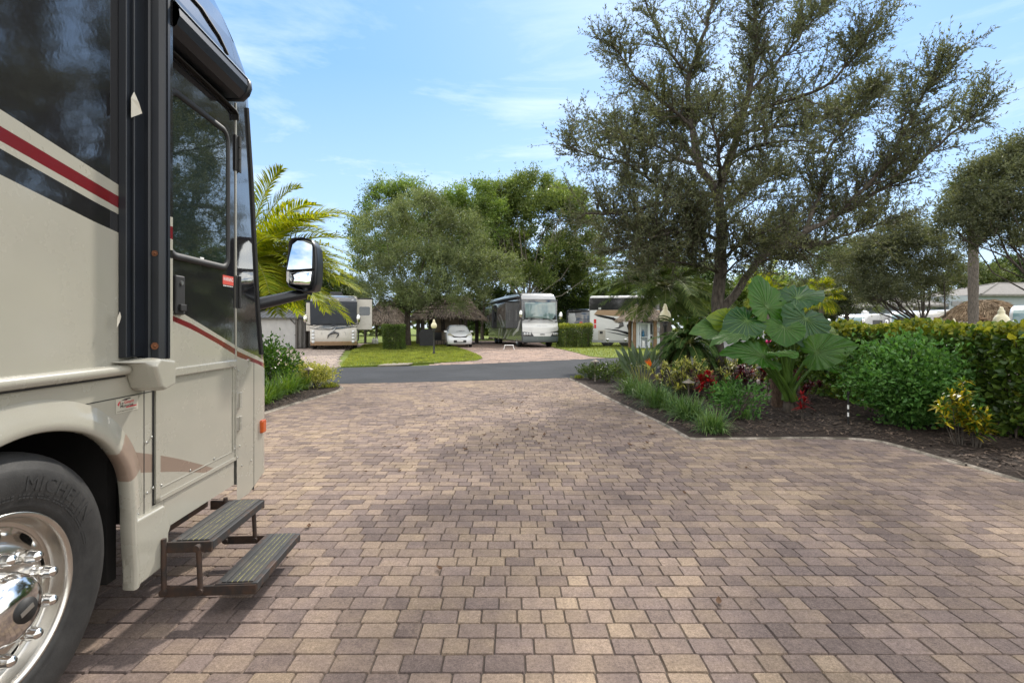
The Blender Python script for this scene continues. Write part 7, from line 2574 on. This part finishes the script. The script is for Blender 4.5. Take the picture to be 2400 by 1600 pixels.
# dry leaves dropped on the pavers
m_dry = leafmat('dry_leaf', (.06, .035, .022), (.16, .085, .045), .1, .8, .3, 3)
r_ = random.Random(4)
for k in range(46):
    if k < 7: px, py = r_.uniform(640, 1900), r_.uniform(1060, 1500)
    else: px, py = r_.uniform(900, 1560), r_.uniform(905, 1060)
    x, y = gp(px, py)
    if x > 2.0 and y > 6.3: x = 1.4 * r_.random()
    L = r_.uniform(.04, .075) if k < 7 else r_.uniform(.05, .10); a = r_.uniform(0, 6.28)
    mb = MB()
    d = Vector((math.cos(a), math.sin(a), 0)); s_ = Vector((-math.sin(a), math.cos(a), 0))
    st = []
    for u, ww in ((0, .06), (.25, .75), (.55, 1), (.8, .6), (1, .05)):
        z = .004 + .035 * L / .1 * (abs(u - .45) ** 1.5) * 2
        c_ = d * L * (u - .5)
        st.append([tuple(c_ + s_ * ww * L * .22 + Vector((0, 0, z + .010 * ww))), tuple(c_ + Vector((0, 0, z))), tuple(c_ - s_ * ww * L * .22 + Vector((0, 0, z + .012 * ww)))])
    mb.loft(st, 0, closed=False)
    tag(mb.build('fallen_leaf', m_dry, None, (x, y, 0.002)), 'small curled brown leaf lying on the paver drive', 'leaf', 'dry leaves on the drive')

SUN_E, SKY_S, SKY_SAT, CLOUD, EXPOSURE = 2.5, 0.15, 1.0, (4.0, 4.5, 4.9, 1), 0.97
SKY_MIX, SKY_BLUE, FILL_CUMULUS = 0.72, (0.46, 1.55, 3.3, 1), (9.8, 9.4, 8.7, 1)

# ------------------------------------------------------------------ light, sky and camera
SUN_AZ, SUN_EL = R(20), R(45)            # azimuth measured from straight ahead towards the right-hand side
sd = bpy.data.lights.new('sun', 'SUN')
sd.energy = SUN_E; sd.angle = R(2.5); sd.color = (1.0, 0.94, 0.85)
so = bpy.data.objects.new('sun', sd); C.objects.link(so)
dv = Vector((math.sin(SUN_AZ) * math.cos(SUN_EL), math.cos(SUN_AZ) * math.cos(SUN_EL), math.sin(SUN_EL)))
so.rotation_euler = dv.to_track_quat('Z', 'Y').to_euler()
so.location = dv * 60

w = bpy.data.worlds.new('World')
bpy.context.scene.world = w
w.use_nodes = True
t = w.node_tree
t.nodes.clear()
wo = t.nodes.new('ShaderNodeOutputWorld'); bg = t.nodes.new('ShaderNodeBackground')
sk = t.nodes.new('ShaderNodeTexSky'); sk.sky_type = 'NISHITA'; sk.sun_disc = False
sk.sun_elevation = SUN_EL; sk.sun_rotation = SUN_AZ
sk.air_density = 1.0; sk.dust_density = 0.6; sk.ozone_density = 2.2
tc = t.nodes.new('ShaderNodeTexCoord')


def wnoise(scale, detail, rough, stretch, dist=0.0):
    mp = t.nodes.new('ShaderNodeMapping'); mp.inputs['Scale'].default_value = stretch[:3]
    if len(stretch) > 3: mp.inputs['Rotation'].default_value = stretch[3]
    t.links.new(tc.outputs['Generated'], mp.inputs['Vector'])
    nz = t.nodes.new('ShaderNodeTexNoise'); nz.inputs['Scale'].default_value = scale
    nz.inputs['Detail'].default_value = detail; nz.inputs['Roughness'].default_value = rough
    nz.inputs['Distortion'].default_value = dist
    t.links.new(mp.outputs['Vector'], nz.inputs['Vector'])
    return nz.outputs['Fac']


def wramp(fac, stops):
    r = t.nodes.new('ShaderNodeValToRGB'); cr = r.color_ramp
    while len(cr.elements) < len(stops): cr.elements.new(0.5)
    for e, (p, c) in zip(cr.elements, stops):
        e.position = p; e.color = (c, c, c, 1)
    t.links.new(fac, r.inputs['Fac'])
    return r.outputs['Color']


def wmath(op, a, b, clamp=False):
    m = t.nodes.new('ShaderNodeMath'); m.operation = op; m.use_clamp = clamp
    for s, v in zip(m.inputs, (a, b)):
        if isinstance(v, bpy.types.NodeSocket): t.links.new(v, s)
        else: s.default_value = v
    return m.outputs[0]


sep = t.nodes.new('ShaderNodeSeparateXYZ'); t.links.new(tc.outputs['Generated'], sep.inputs[0])
# thin cirrus everywhere, low over the horizon; bright broken cumulus added out of view, behind, beside and overhead, to fill the shade
cir = wmath('MULTIPLY', wramp(wnoise(2.3, 9, 0.62, (1.0, 1.0, 4.2, (0, R(8), R(5))), 0.5), [(0.43, 0), (0.68, 0.95)]),
            wramp(sep.outputs['Z'], [(0.02, 0.9), (0.30, 0.75), (0.6, 0.25)]))
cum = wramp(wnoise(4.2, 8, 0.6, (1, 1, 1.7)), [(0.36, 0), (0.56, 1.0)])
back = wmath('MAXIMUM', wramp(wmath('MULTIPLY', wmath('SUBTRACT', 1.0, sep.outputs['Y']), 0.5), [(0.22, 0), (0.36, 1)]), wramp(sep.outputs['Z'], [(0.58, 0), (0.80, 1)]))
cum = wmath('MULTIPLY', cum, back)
low = wramp(sep.outputs['Z'], [(0.0, 0.5), (0.17, 0.32), (0.45, 0.06)])
cl = wmath('MAXIMUM', cir, low)
mx = t.nodes.new('ShaderNodeMix'); mx.data_type = 'RGBA'
t.links.new(cl, mx.inputs[0])
rgba = [q for q in mx.inputs if q.type == 'RGBA']
hs = t.nodes.new('ShaderNodeHueSaturation'); hs.inputs['Saturation'].default_value = SKY_SAT
t.links.new(sk.outputs[0], hs.inputs['Color'])
# Florida winter sky: the bright aureole round the sun is evened out towards clear blue
mb_ = t.nodes.new('ShaderNodeMix'); mb_.data_type = 'RGBA'; mb_.inputs[0].default_value = SKY_MIX
q_ = [q for q in mb_.inputs if q.type == 'RGBA']
t.links.new(hs.outputs[0], q_[0]); q_[1].default_value = SKY_BLUE
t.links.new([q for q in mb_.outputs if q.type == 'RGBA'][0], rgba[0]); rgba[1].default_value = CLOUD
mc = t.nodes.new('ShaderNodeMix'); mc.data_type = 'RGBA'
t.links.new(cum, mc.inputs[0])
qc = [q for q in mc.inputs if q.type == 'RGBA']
t.links.new([q for q in mx.outputs if q.type == 'RGBA'][0], qc[0]); qc[1].default_value = FILL_CUMULUS
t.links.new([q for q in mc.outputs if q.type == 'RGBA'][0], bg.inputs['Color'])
bg.inputs['Strength'].default_value = SKY_S
t.links.new(bg.outputs[0], wo.inputs['Surface'])

cd = bpy.data.cameras.new('camera'); cam = bpy.data.objects.new('camera', cd); C.objects.link(cam)
cd.sensor_width = 36; cd.lens = 36 * F / 2400; cd.shift_y = (HZ - 800) / 2400
cd.clip_start = 0.05; cd.clip_end = 2000
cam.location = (0, 0, H); cam.rotation_euler = (R(90), 0, 0)
sc = bpy.context.scene
sc.camera = cam
sc.view_settings.view_transform = 'Standard'
sc.view_settings.look = 'None'
sc.view_settings.exposure = EXPOSURE
sc.view_settings.gamma = 1
sc.render.engine = 'CYCLES'
sc.cycles.use_denoising = True
sc.cycles.max_bounces = 8
sc.cycles.transparent_max_bounces = 8
sc.cycles.sample_clamp_indirect = 6
